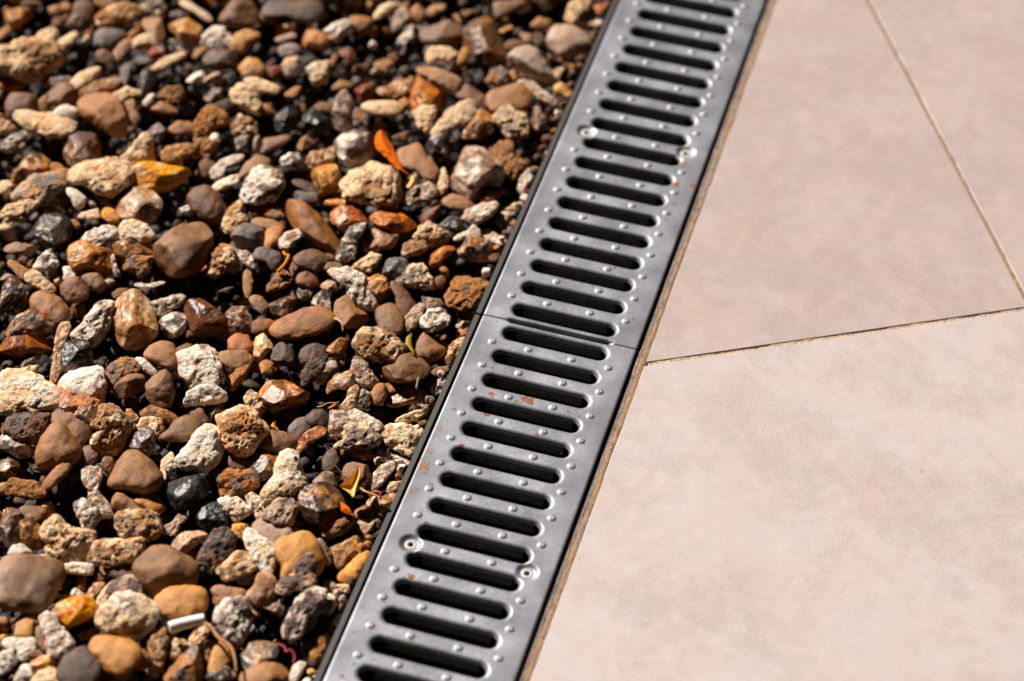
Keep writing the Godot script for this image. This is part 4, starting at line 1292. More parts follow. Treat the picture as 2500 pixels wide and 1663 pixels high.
	s("s", "cream", "honey", -206.7, -1.2, -202.0, "-19.4 1.4 -10.6 5.5 7.8 6.0 18.1 0.3 9.9 -7.0 -5.7 -6.1", "spindle-shaped cream pebble, above the orange folded leaf")
	s("f", "pinkgrey", "mauve", -236.0, -2.6, -191.2, "-8.9 -4.1 -6.1 9.7 0.3 18.9 6.8 9.7 10.4 -3.7 4.1 -15.1 -6.5 -15.3", "tooth-shaped grey flint, left of the spindle-shaped cream pebble")
	s("s", "ochre", "tan", -417.0, -1.3, -125.1, "-22.4 8.3 -13.7 16.5 -3.7 18.8 5.5 15.6 14.3 4.4 18.3 -11.4 14.9 -22.8 7.5 -17.2 -3.4 -10.3 -17.4 -1.8", "big heart-shaped tan cobble, above and right of the maroon blocky cobble")
	s("s", "white", "white", -447.1, -2.3, -117.3, "-11.7 -2.4 -5.7 4.9 0.7 6.8 9.2 2.6 7.9 -5.7 -0.5 -6.3", "small bright cream pebble, left of the heart-shaped tan cobble")
	s("c", "cream", "cream", -171.2, -3.7, -205.5, "-9.8 3.4 -2.4 9.8 7.7 10.7 7.1 0.9 1.1 -14.4 -3.8 -10.3", "cream tooth-shaped chalk, right of the spindle-shaped cream pebble")
	s("p", "tan", "grey", -222.1, -6.8, -191.2, "-6.7 4.3 -2.1 8.9 7.4 1.0 6.9 -7.0 -5.5 -7.1", "holed beige nodule, below and left of the spindle-shaped cream pebble")
	s("c", "mauve", "pinkgrey", -87.5, -10.8, -240.4, "-9.7 6.6 -2.7 10.4 3.4 7.3 8.6 -2.1 4.2 -12.5 -3.8 -9.6", "grey rough nodule, below the long pink-beige cobble")
	s("f", "black", "black", -278.6, -5.9, -169.7, "-7.9 2.8 3.1 11.9 9.6 5.4 3.0 -11.4 -7.7 -8.6", "rounded black flint, left of the orange folded leaf")
	s("p", "cream", "pinkgrey", -102.8, -2.2, -221.8, "-14.3 1.5 -9.7 9.1 -2.1 11.4 3.3 6.8 10.2 5.8 13.1 -1.3 12.8 -13.5 -2.8 -15.2 -10.5 -4.6", "craggy cream and grey nodule, below the long pink-beige cobble")
	s("c", "cream", "pinkgrey", -146.9, -2.1, -207.2, "-18.8 -11.1 -5.1 8.1 11.4 18.2 16.0 13.6 15.6 0.8 5.1 -3.7 -8.3 -11.8 -15.9 -14.1", "long craggy cream chalk, above and right of the kidney-shaped tan cobble")
	s("c", "cream", "pinkgrey", -459.0, -1.3, -100.6, "-27.1 7.2 -14.4 10.8 -7.1 7.2 3.8 8.1 10.5 3.9 25.4 0.5 24.8 -8.3 16.0 -13.2 1.4 -11.2 -11.6 -5.5 -21.6 0.8", "long flat cream chalk slab, above and left of the maroon blocky cobble")
	s("f", "black", "black", -253.5, -5.6, -173.5, "-10.2 3.7 -4.7 12.8 14.1 -0.9 7.1 -8.8 -6.3 -6.8", "three-sided black flint, above and left of the orange folded leaf")
	s("p", "tan", "ochre", -332.2, -2.6, -142.2, "-11.6 0.1 -6.1 12.8 0.2 15.6 11.2 7.3 13.7 -3.0 7.3 -1.0 1.2 -7.0 -4.6 -14.7 -11.4 -10.2", "tall eroded tan nodule, above and right of the orange wedge-shaped flint")
	s("f", "ochre", "tan", -127.7, -2.8, -205.2, "-10.5 -1.5 -5.2 7.6 4.6 15.9 15.4 8.1 9.2 -3.7 2.6 -9.2 -5.6 -8.9 -10.4 -8.4", "tan flint block with a raised corner, above the clear grey-brown flint")
	s("p", "cream", "tan", -306.1, -5.8, -149.1, "-11.3 2.1 -3.1 10.3 5.9 6.7 11.1 -3.5 5.0 -9.3 -7.6 -6.2", "cream chalk nodule, above and right of the egg-shaped chestnut pebble")
	s("s", "chestnut", "honey", -351.8, -4.4, -131.2, "-11.9 -0.8 -4.6 6.0 4.4 5.6 13.1 -0.8 5.3 -5.5 -6.4 -4.5", "lens-shaped chestnut pebble, above and right of the orange wedge-shaped flint")
	s("c", "white", "grey", -475.3, -6.7, -75.4, "-8.9 -2.2 -2.6 4.9 6.3 9.4 10.9 5.7 3.4 -3.4 -2.2 -8.4 -7.0 -6.0", "small white chalk lump, left of the maroon blocky cobble")
	s("s", "brown", "tan", -277.1, -6.7, -140.2, "-9.0 3.4 3.5 5.2 11.7 6.9 12.8 2.9 1.7 -4.4 -12.5 -10.2 -8.1 -3.8", "horn-shaped brown flint, above and left of the banded ochre-brown cobble")
	s("c", "tan", "pinkgrey", -329.1, -6.5, -122.8, "-9.7 3.4 -3.4 7.9 3.8 2.4 11.2 3.1 7.2 -7.6 -1.1 -8.2 -7.9 -1.0", "crooked beige nodule, above and right of the orange wedge-shaped flint")
	s("f", "dark", "umber", -146.7, -5.1, -174.4, "-14.3 0.8 -4.5 11.5 6.3 13.3 9.3 2.9 4.6 -7.2 5.5 -13.5 -6.9 -7.8", "dark brown flint block, above and right of the kidney-shaped tan cobble")
	s("f", "mauve", "white", -210.9, -1.3, -147.6, "-16.6 5.0 -2.3 16.6 14.6 10.4 12.8 -2.7 10.6 -13.3 -6.1 -13.0 -13.0 -3.0", "grey flint with a white lower face, left of the orange folded leaf")
	s("f", "chestnut", "mauve", -418.5, -3.7, -81.1, "-14.0 4.9 -6.5 12.9 6.8 13.8 13.4 4.3 14.1 -7.7 9.0 -14.0 -9.7 -11.8 -13.2 -2.2", "maroon blocky cobble, above and left of the large cream chalk slab")
	s("c", "cream", "cream", -373.0, -2.4, -92.3, "-2.0 9.5 2.1 14.8 8.0 13.6 11.3 -6.3 7.9 -10.1 -4.3 -15.9 -15.6 -7.0 -7.4 1.3", "pale knob-ended chalk nodule, above and left of the orange wedge-shaped flint")
	s("c", "tan", "honey", -344.9, -5.7, -104.2, "-14.8 -1.7 -7.7 5.5 6.5 7.2 14.7 5.1 11.5 -0.7 0.1 -7.3 -10.3 -8.0", "beige rough pebble, above and right of the orange wedge-shaped flint")
	s("c", "tan", "cream", -234.2, -5.8, -134.2, "-12.3 -2.9 -8.8 4.2 -3.4 5.0 10.7 9.5 12.8 3.7 8.7 -3.2 -0.1 -7.6 -7.7 -8.6", "beige flint with a curl, left of the orange folded leaf")
	s("p", "tan", "brown", -92.5, -7.8, -179.1, "-15.5 7.8 -7.4 14.3 3.5 16.5 5.0 5.6 14.5 -3.2 7.9 -10.5 1.3 -14.9 -4.5 -9.1 -8.9 0.4", "rough brown concretion, right of the clear grey-brown flint")
	s("s", "tan", "tan", -157.9, -1.9, -147.6, "-17.5 10.0 0.1 16.5 6.0 5.3 16.6 -6.2 9.9 -15.6 -1.2 -7.1 -14.0 -2.9", "large tan kidney-shaped cobble, right of the orange folded leaf")
	s("c", "white", "pinkgrey", -302.3, -4.2, -100.2, "-12.1 -4.0 -5.1 3.9 4.6 8.3 12.5 8.2 12.7 4.4 -0.4 -1.0 -2.0 -9.3 -10.2 -10.5", "hooked white flint, above and right of the egg-shaped chestnut pebble")
	s("f", "ochre", "umber", -450.5, -5.2, -50.4, "-17.5 -5.1 -9.2 -1.6 -3.0 7.2 5.7 11.6 16.5 5.0 14.2 -0.8 5.0 -6.7 -11.7 -9.6", "ochre and brown rough flint, left of the maroon blocky cobble")
	s("s", "tan", "chestnut", -281.6, -4.2, -103.8, "-10.6 -7.6 -6.3 3.0 2.5 10.9 11.2 7.4 14.2 2.4 3.0 -0.5 -5.3 -5.2 -8.7 -10.6", "rounded terracotta pebble, above and right of the egg-shaped chestnut pebble")
	s("f", "pinkgrey", "brown", -110.5, 0.9, -148.2, "-20.0 -8.5 -13.5 7.7 -11.8 21.6 -3.7 23.2 6.9 18.3 17.0 7.1 21.8 -1.4 16.7 -11.3 4.5 -18.7 -5.8 -22.7 -12.1 -15.2", "large clear grey-brown flint, right of the kidney-shaped tan cobble")
	s("c", "cream", "tan", -389.2, -1.3, -54.8, "-24.1 4.4 -14.9 11.3 1.2 13.6 16.2 13.6 25.5 5.0 22.6 -5.7 9.8 -15.8 2.7 -14.4 -14.9 -6.0 -24.1 -6.0", "large cream chalk slab, below and right of the maroon blocky cobble")
	s("f", "marigold", "orange", -347.3, -1.3, -68.7, "-22.3 2.3 -13.2 10.1 -3.6 10.5 13.0 7.2 24.7 3.9 17.3 -3.7 7.3 -12.2 -5.6 -11.0 -17.5 -7.3", "bright orange wedge-shaped flint")
	s("s", "tan", "ochre", -419.5, -6.5, -47.3, "-9.4 4.0 -1.6 8.8 4.5 7.5 7.8 -3.4 5.4 -8.9 0.0 -7.7 -6.8 -0.3", "domed tan pebble, below and left of the maroon blocky cobble")
	s("f", "honey", "ochre", -221.9, -2.5, -107.2, "-13.2 3.8 -5.9 10.7 7.2 11.6 11.1 1.3 9.9 -8.4 -0.7 -15.0 -8.5 -4.0", "yellow-olive angular flint, above the banded ochre-brown cobble")
	s("c", "pinkgrey", "white", -73.3, -10.0, -162.6, "-6.4 -6.3 -5.0 3.1 0.1 9.0 6.6 10.4 5.9 3.1 0.8 -4.8 -3.5 -12.1", "tall pinkish-white nodule beside the drain")
	s("p", "cream", "tan", -182.9, 0.9, -110.0, "-23.1 0.9 -17.9 7.8 -6.7 13.8 0.3 16.8 8.9 14.7 17.1 6.2 20.4 -4.6 19.1 -13.9 8.0 -16.7 -3.9 -14.8 -22.2 -10.3", "large pitted cream nodule, below the orange folded leaf")
	s("p", "white", "black", -266.8, -1.3, -82.7, "-13.5 -6.1 -11.8 5.1 -4.9 14.5 3.7 16.3 14.1 11.1 16.7 -2.5 10.3 -11.9 -3.1 -14.6 -11.5 -11.8", "black flint with a white crust, right of the egg-shaped chestnut pebble")
	s("s", "umber", "brown", -234.1, -6.8, -98.0, "-13.8 5.4 -5.2 6.3 5.3 2.5 12.8 -6.2 7.8 -8.2 -6.9 0.2", "brown wedge of stone")
	s("c", "pinkgrey", "grey", -429.8, -1.5, -24.4, "-19.5 -8.4 -14.4 1.9 -5.0 11.3 7.9 14.3 20.4 3.6 13.0 -3.0 6.6 -11.8 -9.0 -7.9", "large grey angular rough flint, below and left of the maroon blocky cobble")
	s("s", "chestnut", "honey", -93.2, -4.6, -133.6, "-9.1 -1.9 -4.3 4.5 5.3 6.1 10.8 3.3 3.8 -4.1 -6.5 -7.9", "small polished chestnut oval, below and right of the clear grey-brown flint")
	s("c", "pinkgrey", "mauve", -145.7, -3.5, -114.5, "-12.5 -0.8 -5.6 5.2 6.4 10.3 13.5 3.9 8.8 -3.7 -1.7 -6.0 -8.9 -8.9", "purple-white faceted nodule, below the kidney-shaped tan cobble")
	s("s", "mauve", "umber", -229.9, -6.4, -84.8, "-14.4 -0.6 -7.9 6.2 9.4 4.2 13.2 -1.6 4.1 -4.8 -4.4 -3.4", "mauve-brown flat pebble, above the banded ochre-brown cobble")
	s("s", "tan", "brown", -116.3, -4.0, -114.1, "-11.1 2.4 -3.1 7.6 5.7 4.8 15.9 -2.7 6.6 -6.4 -4.5 -4.3 -9.5 -1.5", "double-ended tan pebble, below and left of the clear grey-brown flint")
	s("s", "chestnut", "umber", -298.1, -1.6, -50.6, "-16.2 4.0 -10.2 13.3 -1.7 15.0 7.6 8.2 13.9 -4.0 11.8 -13.3 4.0 -15.7 -9.1 -7.5", "egg-shaped chestnut-brown pebble, above and right of the big smooth brown cobble")
	s("f", "honey", "amber", -200.8, -4.2, -85.8, "-14.7 3.4 -7.9 5.5 12.0 2.0 16.4 -0.8 8.0 -3.6 -2.5 -3.9 -11.3 -2.6", "yellow flint with a lumpy top, below and left of the large pitted cream nodule")
	s("f", "pinkgrey", "tan", -348.1, -1.3, -31.9, "-16.6 -3.2 -10.7 15.4 -3.1 17.1 8.8 11.2 16.9 2.6 14.2 -6.9 6.7 -16.5 -3.1 -11.4 -13.2 -8.3", "large pale grey quartzite block, below and left of the orange wedge-shaped flint")
	s("c", "cream", "cream", -432.7, -3.2, -0.2, "-16.1 -4.9 -11.1 4.3 7.5 9.4 16.2 4.7 9.5 2.1 3.3 -7.4 -9.2 -8.1", "cream ridge of chalk, below and left of the maroon blocky cobble")
	s("c", "pinkgrey", "white", -94.3, -3.5, -109.9, "-14.6 -5.4 -11.0 1.7 -0.7 6.5 11.9 8.0 12.2 2.8 5.6 -4.4 -3.4 -9.3", "purple-veined white flint, above the grey disc-shaped flint")
	s("p", "ochre", "tan", -253.8, -4.5, -57.8, "-12.6 1.4 -6.7 5.2 3.4 4.4 15.7 -1.8 10.7 -4.6 -0.4 -2.7 -10.1 -2.0", "bone-like tan flint, left of the banded ochre-brown cobble")
	s("s", "chestnut", "chestnut", -131.8, -6.9, -98.5, "-11.6 -4.2 -2.5 3.7 9.4 7.7 11.9 4.2 1.5 -4.7 -8.7 -6.7", "chestnut arm-like pebble, below the kidney-shaped tan cobble")
	s("c", "cream", "tan", -273.4, -3.3, -46.0, "-8.9 -1.5 -5.6 7.0 2.8 12.8 7.0 10.3 2.0 3.6 8.4 -0.6 7.1 -8.0 -4.2 -13.3 -8.7 -10.3", "curled cream flint like an ear, below and right of the egg-shaped chestnut pebble")
	s("f", "amber", "rust", -188.8, -2.7, -71.7, "-17.1 4.1 -7.9 8.3 3.9 8.3 14.4 1.7 16.3 -2.9 6.5 -5.0 -4.0 -10.3 -12.1 -4.3", "glossy orange-brown flint, below and left of the large pitted cream nodule")
	s("f", "mauve", "pinkgrey", -75.1, -10.0, -115.3, "-9.0 -1.2 -5.0 5.2 3.5 6.7 7.8 3.1 5.0 -2.6 -3.6 -9.0", "grey-brown flint by the drain")
	s("f", "orange", "ochre", -156.6, -0.5, -75.3, "-17.3 5.4 -3.0 10.4 7.9 5.3 19.4 -3.3 12.1 -7.0 3.8 -8.1 -8.9 -3.8 -13.9 1.2", "white-tipped orange flint, below and right of the large pitted cream nodule")
	s("s", "ochre", "brown", -214.9, -1.3, -52.1, "-24.4 13.8 -17.3 19.2 -8.1 18.8 4.4 10.4 17.4 -1.8 25.4 -12.7 24.8 -22.3 11.5 -20.0 -2.5 -12.0 -12.3 -1.3 -19.0 7.9", "large banded ochre-brown cobble, below and left of the large pitted cream nodule")
	s("s", "tan", "brown", -247.1, -4.5, -46.4, "-14.0 1.2 -9.0 5.4 2.7 3.8 14.1 -2.2 10.1 -5.0 -3.9 -3.1", "tan oblong pebble, left of the banded ochre-brown cobble")
	s("f", "black", "grey", -110.8, -6.3, -92.5, "-11.8 -1.5 -3.2 6.4 5.4 7.9 11.4 -2.3 4.6 -5.8 -6.3 -4.7", "glossy dark flint, above and left of the grey disc-shaped flint")
	s("c", "cream", "white", -339.7, -0.9, -5.6, "-12.5 2.6 -9.6 6.7 -1.3 8.4 7.1 4.1 15.2 -5.3 9.6 -8.9 -8.6 -7.6", "cream faceted chalk, left of the big smooth brown cobble")
	s("f", "black", "umber", -402.9, -3.8, 12.3, "-15.7 2.2 -7.4 12.9 6.7 11.3 14.4 5.9 14.3 -5.3 4.5 -14.7 -6.1 -10.3 -10.7 -2.0", "black craggy flint, below and left of the large cream chalk slab")
	s("p", "cream", "tan", -123.6, -3.2, -73.8, "-12.6 -1.8 -8.0 5.9 -1.8 9.8 5.2 5.2 14.9 0.5 12.1 -5.4 0.5 -8.5 -10.3 -5.7", "white flint with a square hole, left of the grey disc-shaped flint")
	s("s", "mauve", "grey", -256.6, -2.8, -27.1, "-11.6 0.8 -5.8 9.1 3.3 9.9 11.9 4.5 11.9 -8.7 -0.7 -10.8 -9.1 -4.9", "grey pebble with a pale ring, below and right of the egg-shaped chestnut pebble")
	s("s", "amber", "honey", -239.4, -4.3, -34.0, "-7.2 -3.0 -4.3 5.3 2.3 9.4 7.3 6.9 7.0 -1.6 0.6 -8.5 -5.6 -8.6", "glossy amber pebble, left of the banded ochre-brown cobble")
	s("p", "white", "pinkgrey", -363.3, -3.2, 8.1, "-14.6 -3.2 -9.7 4.2 3.5 8.8 13.6 5.6 13.1 -0.8 1.0 -7.8 -7.0 -6.8", "white flint with dark cavities, below the large cream chalk slab")
	s("c", "white", "pinkgrey", -77.6, -10.3, -91.4, "-10.8 4.5 -4.8 8.0 0.9 3.8 10.1 -2.6 8.0 -6.1 1.6 -4.0 -6.9 -0.5", "white rod-like nodule beside the drain")
	s("p", "white", "tan", -223.6, -2.3, -33.3, "-8.2 -2.3 -4.5 5.1 6.2 8.4 11.3 4.9 3.5 -1.5 -1.6 -7.2 -6.8 -7.5", "white broken flint with a spur, below and left of the banded ochre-brown cobble")
	s("f", "chestnut", "tan", -161.1, -2.7, -53.5, "-6.3 9.8 2.8 12.3 14.4 8.9 15.1 -5.6 3.8 -6.8 -7.6 -10.6 -12.9 -8.4 -10.4 -0.9 1.1 1.5", "terracotta flint below a white-tipped one")
	s("p", "white", "dark", -178.2, -1.0, -43.7, "-10.1 -7.8 -6.1 1.4 -0.3 12.1 9.6 14.5 12.0 11.2 4.6 5.5 3.9 -6.8 -3.8 -16.1 -9.9 -14.0", "white flint with dark eye-holes, above the white arrow-shaped flint")
	s("s", "brown", "tan", -295.7, 0.9, 5.0, "-23.0 -0.1 -12.8 12.1 0.3 20.3 11.7 22.7 18.6 14.6 18.9 -2.7 12.4 -15.7 2.4 -20.8 -10.1 -18.7 -18.4 -11.7", "big smooth brown cobble, below and left of the egg-shaped chestnut pebble")
	s("p", "tan", "pinkgrey", -131.3, -4.3, -55.1, "-9.0 -4.7 -7.5 3.7 0.1 6.8 9.4 5.1 10.5 0.0 2.4 -4.3 -5.8 -6.5", "sandy flint with a round hole, left of the grey disc-shaped flint")
	s("s", "brown", "tan", -415.3, -4.0, 38.2, "-13.0 2.9 -4.9 5.4 11.0 2.3 19.4 -1.8 9.0 -4.2 -8.9 -3.6 -12.6 -1.1", "long smooth brown pebble, below and left of the large cream chalk slab")
	s("f", "mauve", "ochre", -85.2, -8.2, -71.4, "-16.0 1.1 -12.1 8.1 -3.0 10.6 6.9 8.1 15.3 1.1 13.9 -4.5 6.1 -7.4 -3.0 -7.4 -11.4 -3.8", "grey disc-shaped flint with an ochre rim, below the clear grey-brown flint")
	s("f", "tan", "brown", -333.0, -2.3, 15.8, "-15.8 3.8 -7.3 8.7 3.3 9.5 14.2 4.1 17.0 -3.1 6.0 -6.1 -5.1 -10.9 -12.2 -6.0", "glossy tan-brown flint, left of the big smooth brown cobble")
	s("s", "mauve", "umber", -233.3, -3.8, -10.2, "-12.1 0.0 -8.0 8.2 -1.6 7.8 9.2 3.7 9.9 -5.6 3.5 -10.6 -0.9 -3.4", "flat mauve-brown pebble with a grey end, below and left of the banded ochre-brown cobble")
	s("f", "ochre", "honey", -360.5, -1.3, 34.7, "-16.7 8.1 -9.1 13.3 0.6 12.9 17.2 4.9 15.6 -9.3 11.7 -15.3 -6.9 -10.6 -12.3 -4.1", "olive-ochre two-faced flint, above and left of the cream-brown egg-shaped cobble")
	s("c", "white", "mauve", -250.7, -6.7, -7.4, "-11.4 4.6 -7.3 6.6 1.6 5.4 8.6 -1.9 8.0 -8.7 0.6 -6.1", "pale lilac-grey nodule, right of the big smooth brown cobble")
	s("f", "amber", "ochre", -108.7, -4.1, -50.1, "-8.1 -4.2 -6.6 4.9 1.0 8.7 12.4 10.2 8.7 4.8 1.0 -2.4 -2.3 -9.6 -6.2 -12.4", "amber flint beside a grey disc")
	s("s", "brown", "umber", -202.1, -3.3, -18.1, "-12.2 2.1 -5.3 6.9 3.6 7.8 12.1 3.0 14.1 -2.5 5.6 -8.9 -6.7 -6.4 -11.4 -2.0", "smooth brown egg-shaped pebble, below the banded ochre-brown cobble")
	s("p", "tan", "cream", -266.7, -3.0, 5.4, "-8.8 -0.3 -7.2 6.9 -0.7 10.2 8.2 9.4 12.7 0.5 7.4 -5.0 -3.4 -12.7 -8.2 -8.8", "crumbly cream-tan lump, right of the big smooth brown cobble")
	s("c", "white", "grey", -390.6, -4.2, 44.8, "-10.7 -5.0 -2.6 7.9 1.5 9.5 8.7 -0.9 6.9 -4.5 -3.9 -7.2", "pale blue-grey wedge of flint")
	s("p", "cream", "ochre", -160.1, -4.3, -29.0, "-12.3 -3.8 -5.8 1.4 2.3 7.9 10.9 5.8 8.3 0.9 2.2 -7.0 -5.7 -5.2", "cream speckled chalk, above and right of the white arrow-shaped flint")
	s("p", "tan", "grey", -323.4, -3.7, 27.9, "-10.8 -0.3 -5.2 7.7 6.1 6.9 11.3 7.7 7.5 -3.0 2.8 -10.5 -2.4 -5.0 -9.2 -3.5", "crumbly grey-tan nodule, left of the big smooth brown cobble")
	s("f", "grey", "dark", -137.1, -3.6, -27.4, "-9.2 -2.6 -5.6 9.4 6.5 10.2 10.0 1.6 4.8 -3.9 -0.1 -8.6 -6.3 -6.2", "slate-grey smooth flint, right of the white arrow-shaped flint")
	s("p", "cream", "grey", -118.8, -2.9, -24.1, "-14.9 -1.7 -7.7 3.9 -5.3 9.5 3.5 10.7 7.6 4.5 13.1 -4.6 14.0 -8.8 1.2 -7.6 -11.7 -5.7", "pitted cream stone with dark holes, right of the white arrow-shaped flint")
	s("s", "chestnut", "tan", -198.2, -4.7, 1.7, "-7.3 0.3 -5.3 4.3 -0.5 6.3 6.1 2.4 9.7 -3.1 3.5 -6.6 -6.1 -3.7", "round chestnut pebble, above the long orange-brown cobble")
	s("s", "brown", "tan", -348.8, -4.2, 53.4, "-10.5 3.6 -5.4 7.1 2.6 6.0 10.0 -2.3 5.9 -8.4 -2.5 -6.0", "oval brown pebble, above and left of the cream-brown egg-shaped cobble")
	s("c", "cream", "tan", -387.1, -4.1, 66.2, "-11.1 3.7 -6.3 9.6 -0.7 6.0 2.4 2.9 12.5 -5.3 10.3 -10.3 2.3 -6.3 -9.5 -0.3", "cream flint with two prongs, above and left of the black square-topped flint")
	s("p", "tan", "grey", -216.8, -4.3, 11.5, "-7.9 -1.6 -1.5 6.4 2.5 9.6 11.5 2.8 4.7 -3.5 -1.9 -6.3 -7.3 -7.4", "conical beige stone below an amber stalk")
	s("c", "white", "pinkgrey", -159.9, 0.6, 4.4, "-19.7 10.6 -16.1 13.3 -3.5 14.5 7.6 9.0 12.4 -2.7 18.2 -11.1 15.9 -16.0 6.4 -15.2 -0.1 -10.9 -5.0 1.1 -16.1 7.4", "large white arrow-shaped flint, above and left of the crumbly sandy conglomerate")
	s("s", "chestnut", "ochre", -358.7, -3.3, 65.9, "-10.2 2.8 -5.9 8.3 2.0 8.7 6.1 3.3 11.4 -1.6 9.4 -7.8 -3.7 -10.2 -9.0 -3.5", "lumpy orange-brown stone, above and left of the cream-brown egg-shaped cobble")
	s("f", "ochre", "tan", -142.9, -1.1, -1.0, "-10.0 6.4 -0.2 11.9 6.2 7.9 10.7 -2.6 5.4 -6.2 0.6 -12.3 -3.8 -5.2 -8.9 0.0", "golden-brown flint with a notch, right of the white arrow-shaped flint")
	s("f", "umber", "grey", -401.4, -2.3, 85.5, "-6.6 5.0 -5.0 14.5 -1.1 16.0 6.0 9.0 12.0 -5.9 7.0 -13.3 -5.2 -16.5 -7.0 -8.9", "pointed dark brown flint with a pale foot, above and left of the black square-topped flint")
	s("p", "ochre", "tan", -78.1, -7.8, -24.0, "-15.0 -1.8 -10.2 12.2 -1.3 12.2 12.0 10.0 16.5 7.8 12.0 -4.0 4.6 -10.7 -7.2 -11.5 -14.6 -8.5", "large ochre conglomerate beside the drain")
	s("s", "chestnut", "brown", -122.3, -3.4, 1.1, "-11.2 13.8 -3.4 13.0 3.7 5.2 10.0 -3.4 8.0 -11.7 1.5 -14.6 -3.7 -5.8 -4.9 3.6", "curved horn-like chestnut stone, right of the white arrow-shaped flint")
	s("f", "mauve", "white", -178.3, -4.3, 21.7, "-9.3 -3.6 -4.6 5.0 2.4 10.5 4.8 3.5 7.0 -8.6 -0.2 -6.8", "silvery grey flint with a white foot, above and right of the long orange-brown cobble")
	s("s", "tan", "grey", -223.2, -4.8, 36.9, "-7.5 3.8 -3.3 6.4 1.9 4.9 8.2 -2.3 3.7 -8.9 -3.0 -3.9", "oval grey-tan pebble with a dark end, above and left of the long orange-brown cobble")
	s("c", "pinkgrey", "white", -287.3, -3.8, 59.9, "-12.9 1.3 -2.7 4.5 6.6 7.6 13.8 5.8 8.6 -1.0 1.1 -5.3 -4.7 -9.4 -9.8 -3.3", "grey rough nodule shaped like a club, above and right of the cream-brown egg-shaped cobble")
	s("s", "ochre", "umber", -368.1, -2.0, 91.3, "-14.1 5.8 -10.6 11.2 -3.6 11.6 7.2 6.6 15.2 -2.9 14.8 -10.5 8.7 -13.8 -4.6 -6.8 -12.9 -1.2", "hollowed brown pebble, above and left of the black square-topped flint")
	s("f", "umber", "tan", -204.6, -5.7, 34.0, "-10.5 2.5 -2.2 6.6 8.2 9.7 11.5 4.2 3.9 -6.2 -3.8 -10.8 -7.2 -6.0", "translucent dark brown flint, above and left of the long orange-brown cobble")
	s("s", "tan", "ochre", -153.7, -2.7, 26.1, "-11.4 7.5 -3.6 12.6 0.3 10.6 2.6 3.7 11.9 -1.6 12.3 -7.7 3.0 -10.9 -3.6 -11.7 -11.4 -2.6", "lobed tan stone, below the white arrow-shaped flint")
	s("f", "chestnut", "umber", -256.3, -1.3, 65.6, "-13.3 7.8 -8.3 12.0 -1.4 12.0 6.4 7.0 19.6 -2.9 17.6 -11.2 0.5 -16.5 -8.0 -8.2 -13.0 0.0", "big dark chestnut flint, above the scarred white block")
	s("s", "brown", "ochre", -124.9, -2.8, 22.5, "-10.0 6.8 -2.6 9.1 0.5 10.7 5.2 7.6 9.8 -0.6 10.3 -10.9 2.4 -13.0 -6.0 -8.7 -9.6 -1.0", "blocky brown stone with a small hole, above the crumbly sandy conglomerate")
	s("c", "pinkgrey", "tan", -108.3, -4.2, 15.3, "-8.2 -6.7 -5.2 2.0 1.1 9.0 8.0 10.5 6.6 3.4 0.9 -7.6 -3.2 -10.4", "long pinkish rough stone, above and right of the crumbly sandy conglomerate")
	s("p", "white", "black", -92.5, -1.4, 16.7, "-9.2 -1.9 -8.0 2.8 -1.8 8.2 5.9 9.0 12.5 0.5 8.2 -4.6 -0.4 -7.6 -7.1 -6.4", "white and black knobbly flint, above and right of the double-lobed brown pebble")
	s("f", "tan", "cream", -302.3, 0.9, 88.2, "-15.6 2.0 -14.1 10.4 -9.9 18.1 -0.6 22.4 9.4 14.3 16.3 0.6 18.3 -7.1 11.8 -15.4 2.3 -20.5 -5.9 -16.6 -12.1 -8.2", "big cream-brown egg-shaped cobble, above and right of the black square-topped flint")
	s("f", "chestnut", "mauve", -230.4, -2.9, 60.3, "-9.4 6.3 -5.3 10.4 3.9 10.4 9.5 1.5 9.0 -9.7 -1.5 -12.4 -6.1 -6.5", "ridged dark brown flint, above and right of the scarred white block")
	s("p", "white", "pinkgrey", -329.2, -1.5, 96.7, "-17.2 -7.3 -9.5 -1.1 -1.8 10.4 2.9 15.1 13.7 15.1 12.1 9.7 11.3 -1.6 5.6 -11.6 -3.2 -18.0 -14.0 -10.5", "long white conglomerate with pebbles in it, above and right of the black square-topped flint")
	s("s", "ochre", "chestnut", -183.9, 0.9, 52.5, "-21.8 -5.5 -19.5 0.6 -10.2 5.3 0.6 10.7 12.9 12.2 24.3 5.8 23.2 -1.1 10.7 -7.5 -3.0 -10.4 -17.1 -10.1", "long orange-brown cobble, below and left of the white arrow-shaped flint")
	s("f", "mauve", "white", -274.7, -3.5, 78.1, "-9.7 3.6 -1.2 8.6 6.5 7.4 9.1 1.5 6.5 -7.1 -3.8 -10.7 -7.4 -3.4", "speckled grey flint cone, right of the cream-brown egg-shaped cobble")
	s("f", "umber", "amber", -372.1, -1.3, 113.5, "-21.3 -8.5 -15.9 6.1 -4.4 10.7 9.4 9.9 19.1 4.6 20.9 -1.3 10.6 -8.2 -3.9 -7.1 -14.4 -6.2", "glossy dark amber flint with a bright facet, above and left of the black square-topped flint")
	s("s", "ochre", "umber", -211.1, -4.4, 59.5, "-8.3 2.7 -2.1 6.3 7.2 4.7 8.8 -2.4 1.8 -6.9 -7.3 -4.5", "olive-brown round pebble, left of the long orange-brown cobble")
	s("s", "amber", "chestnut", -220.8, -4.1, 80.6, "-9.0 2.4 -3.9 7.0 5.3 5.5 9.5 -2.8 6.2 -7.3 -8.0 -4.7", "dark amber rounded pebble, above and right of the scarred white block")
	s("f", "chestnut", "amber", -370.5, -2.1, 131.3, "-16.7 3.7 -10.6 6.0 2.4 6.0 11.7 5.7 21.1 3.7 17.6 -4.5 3.4 -8.8 -12.1 -7.0 -16.7 -4.7", "reddish-brown flint slab, above the large white chalk block")
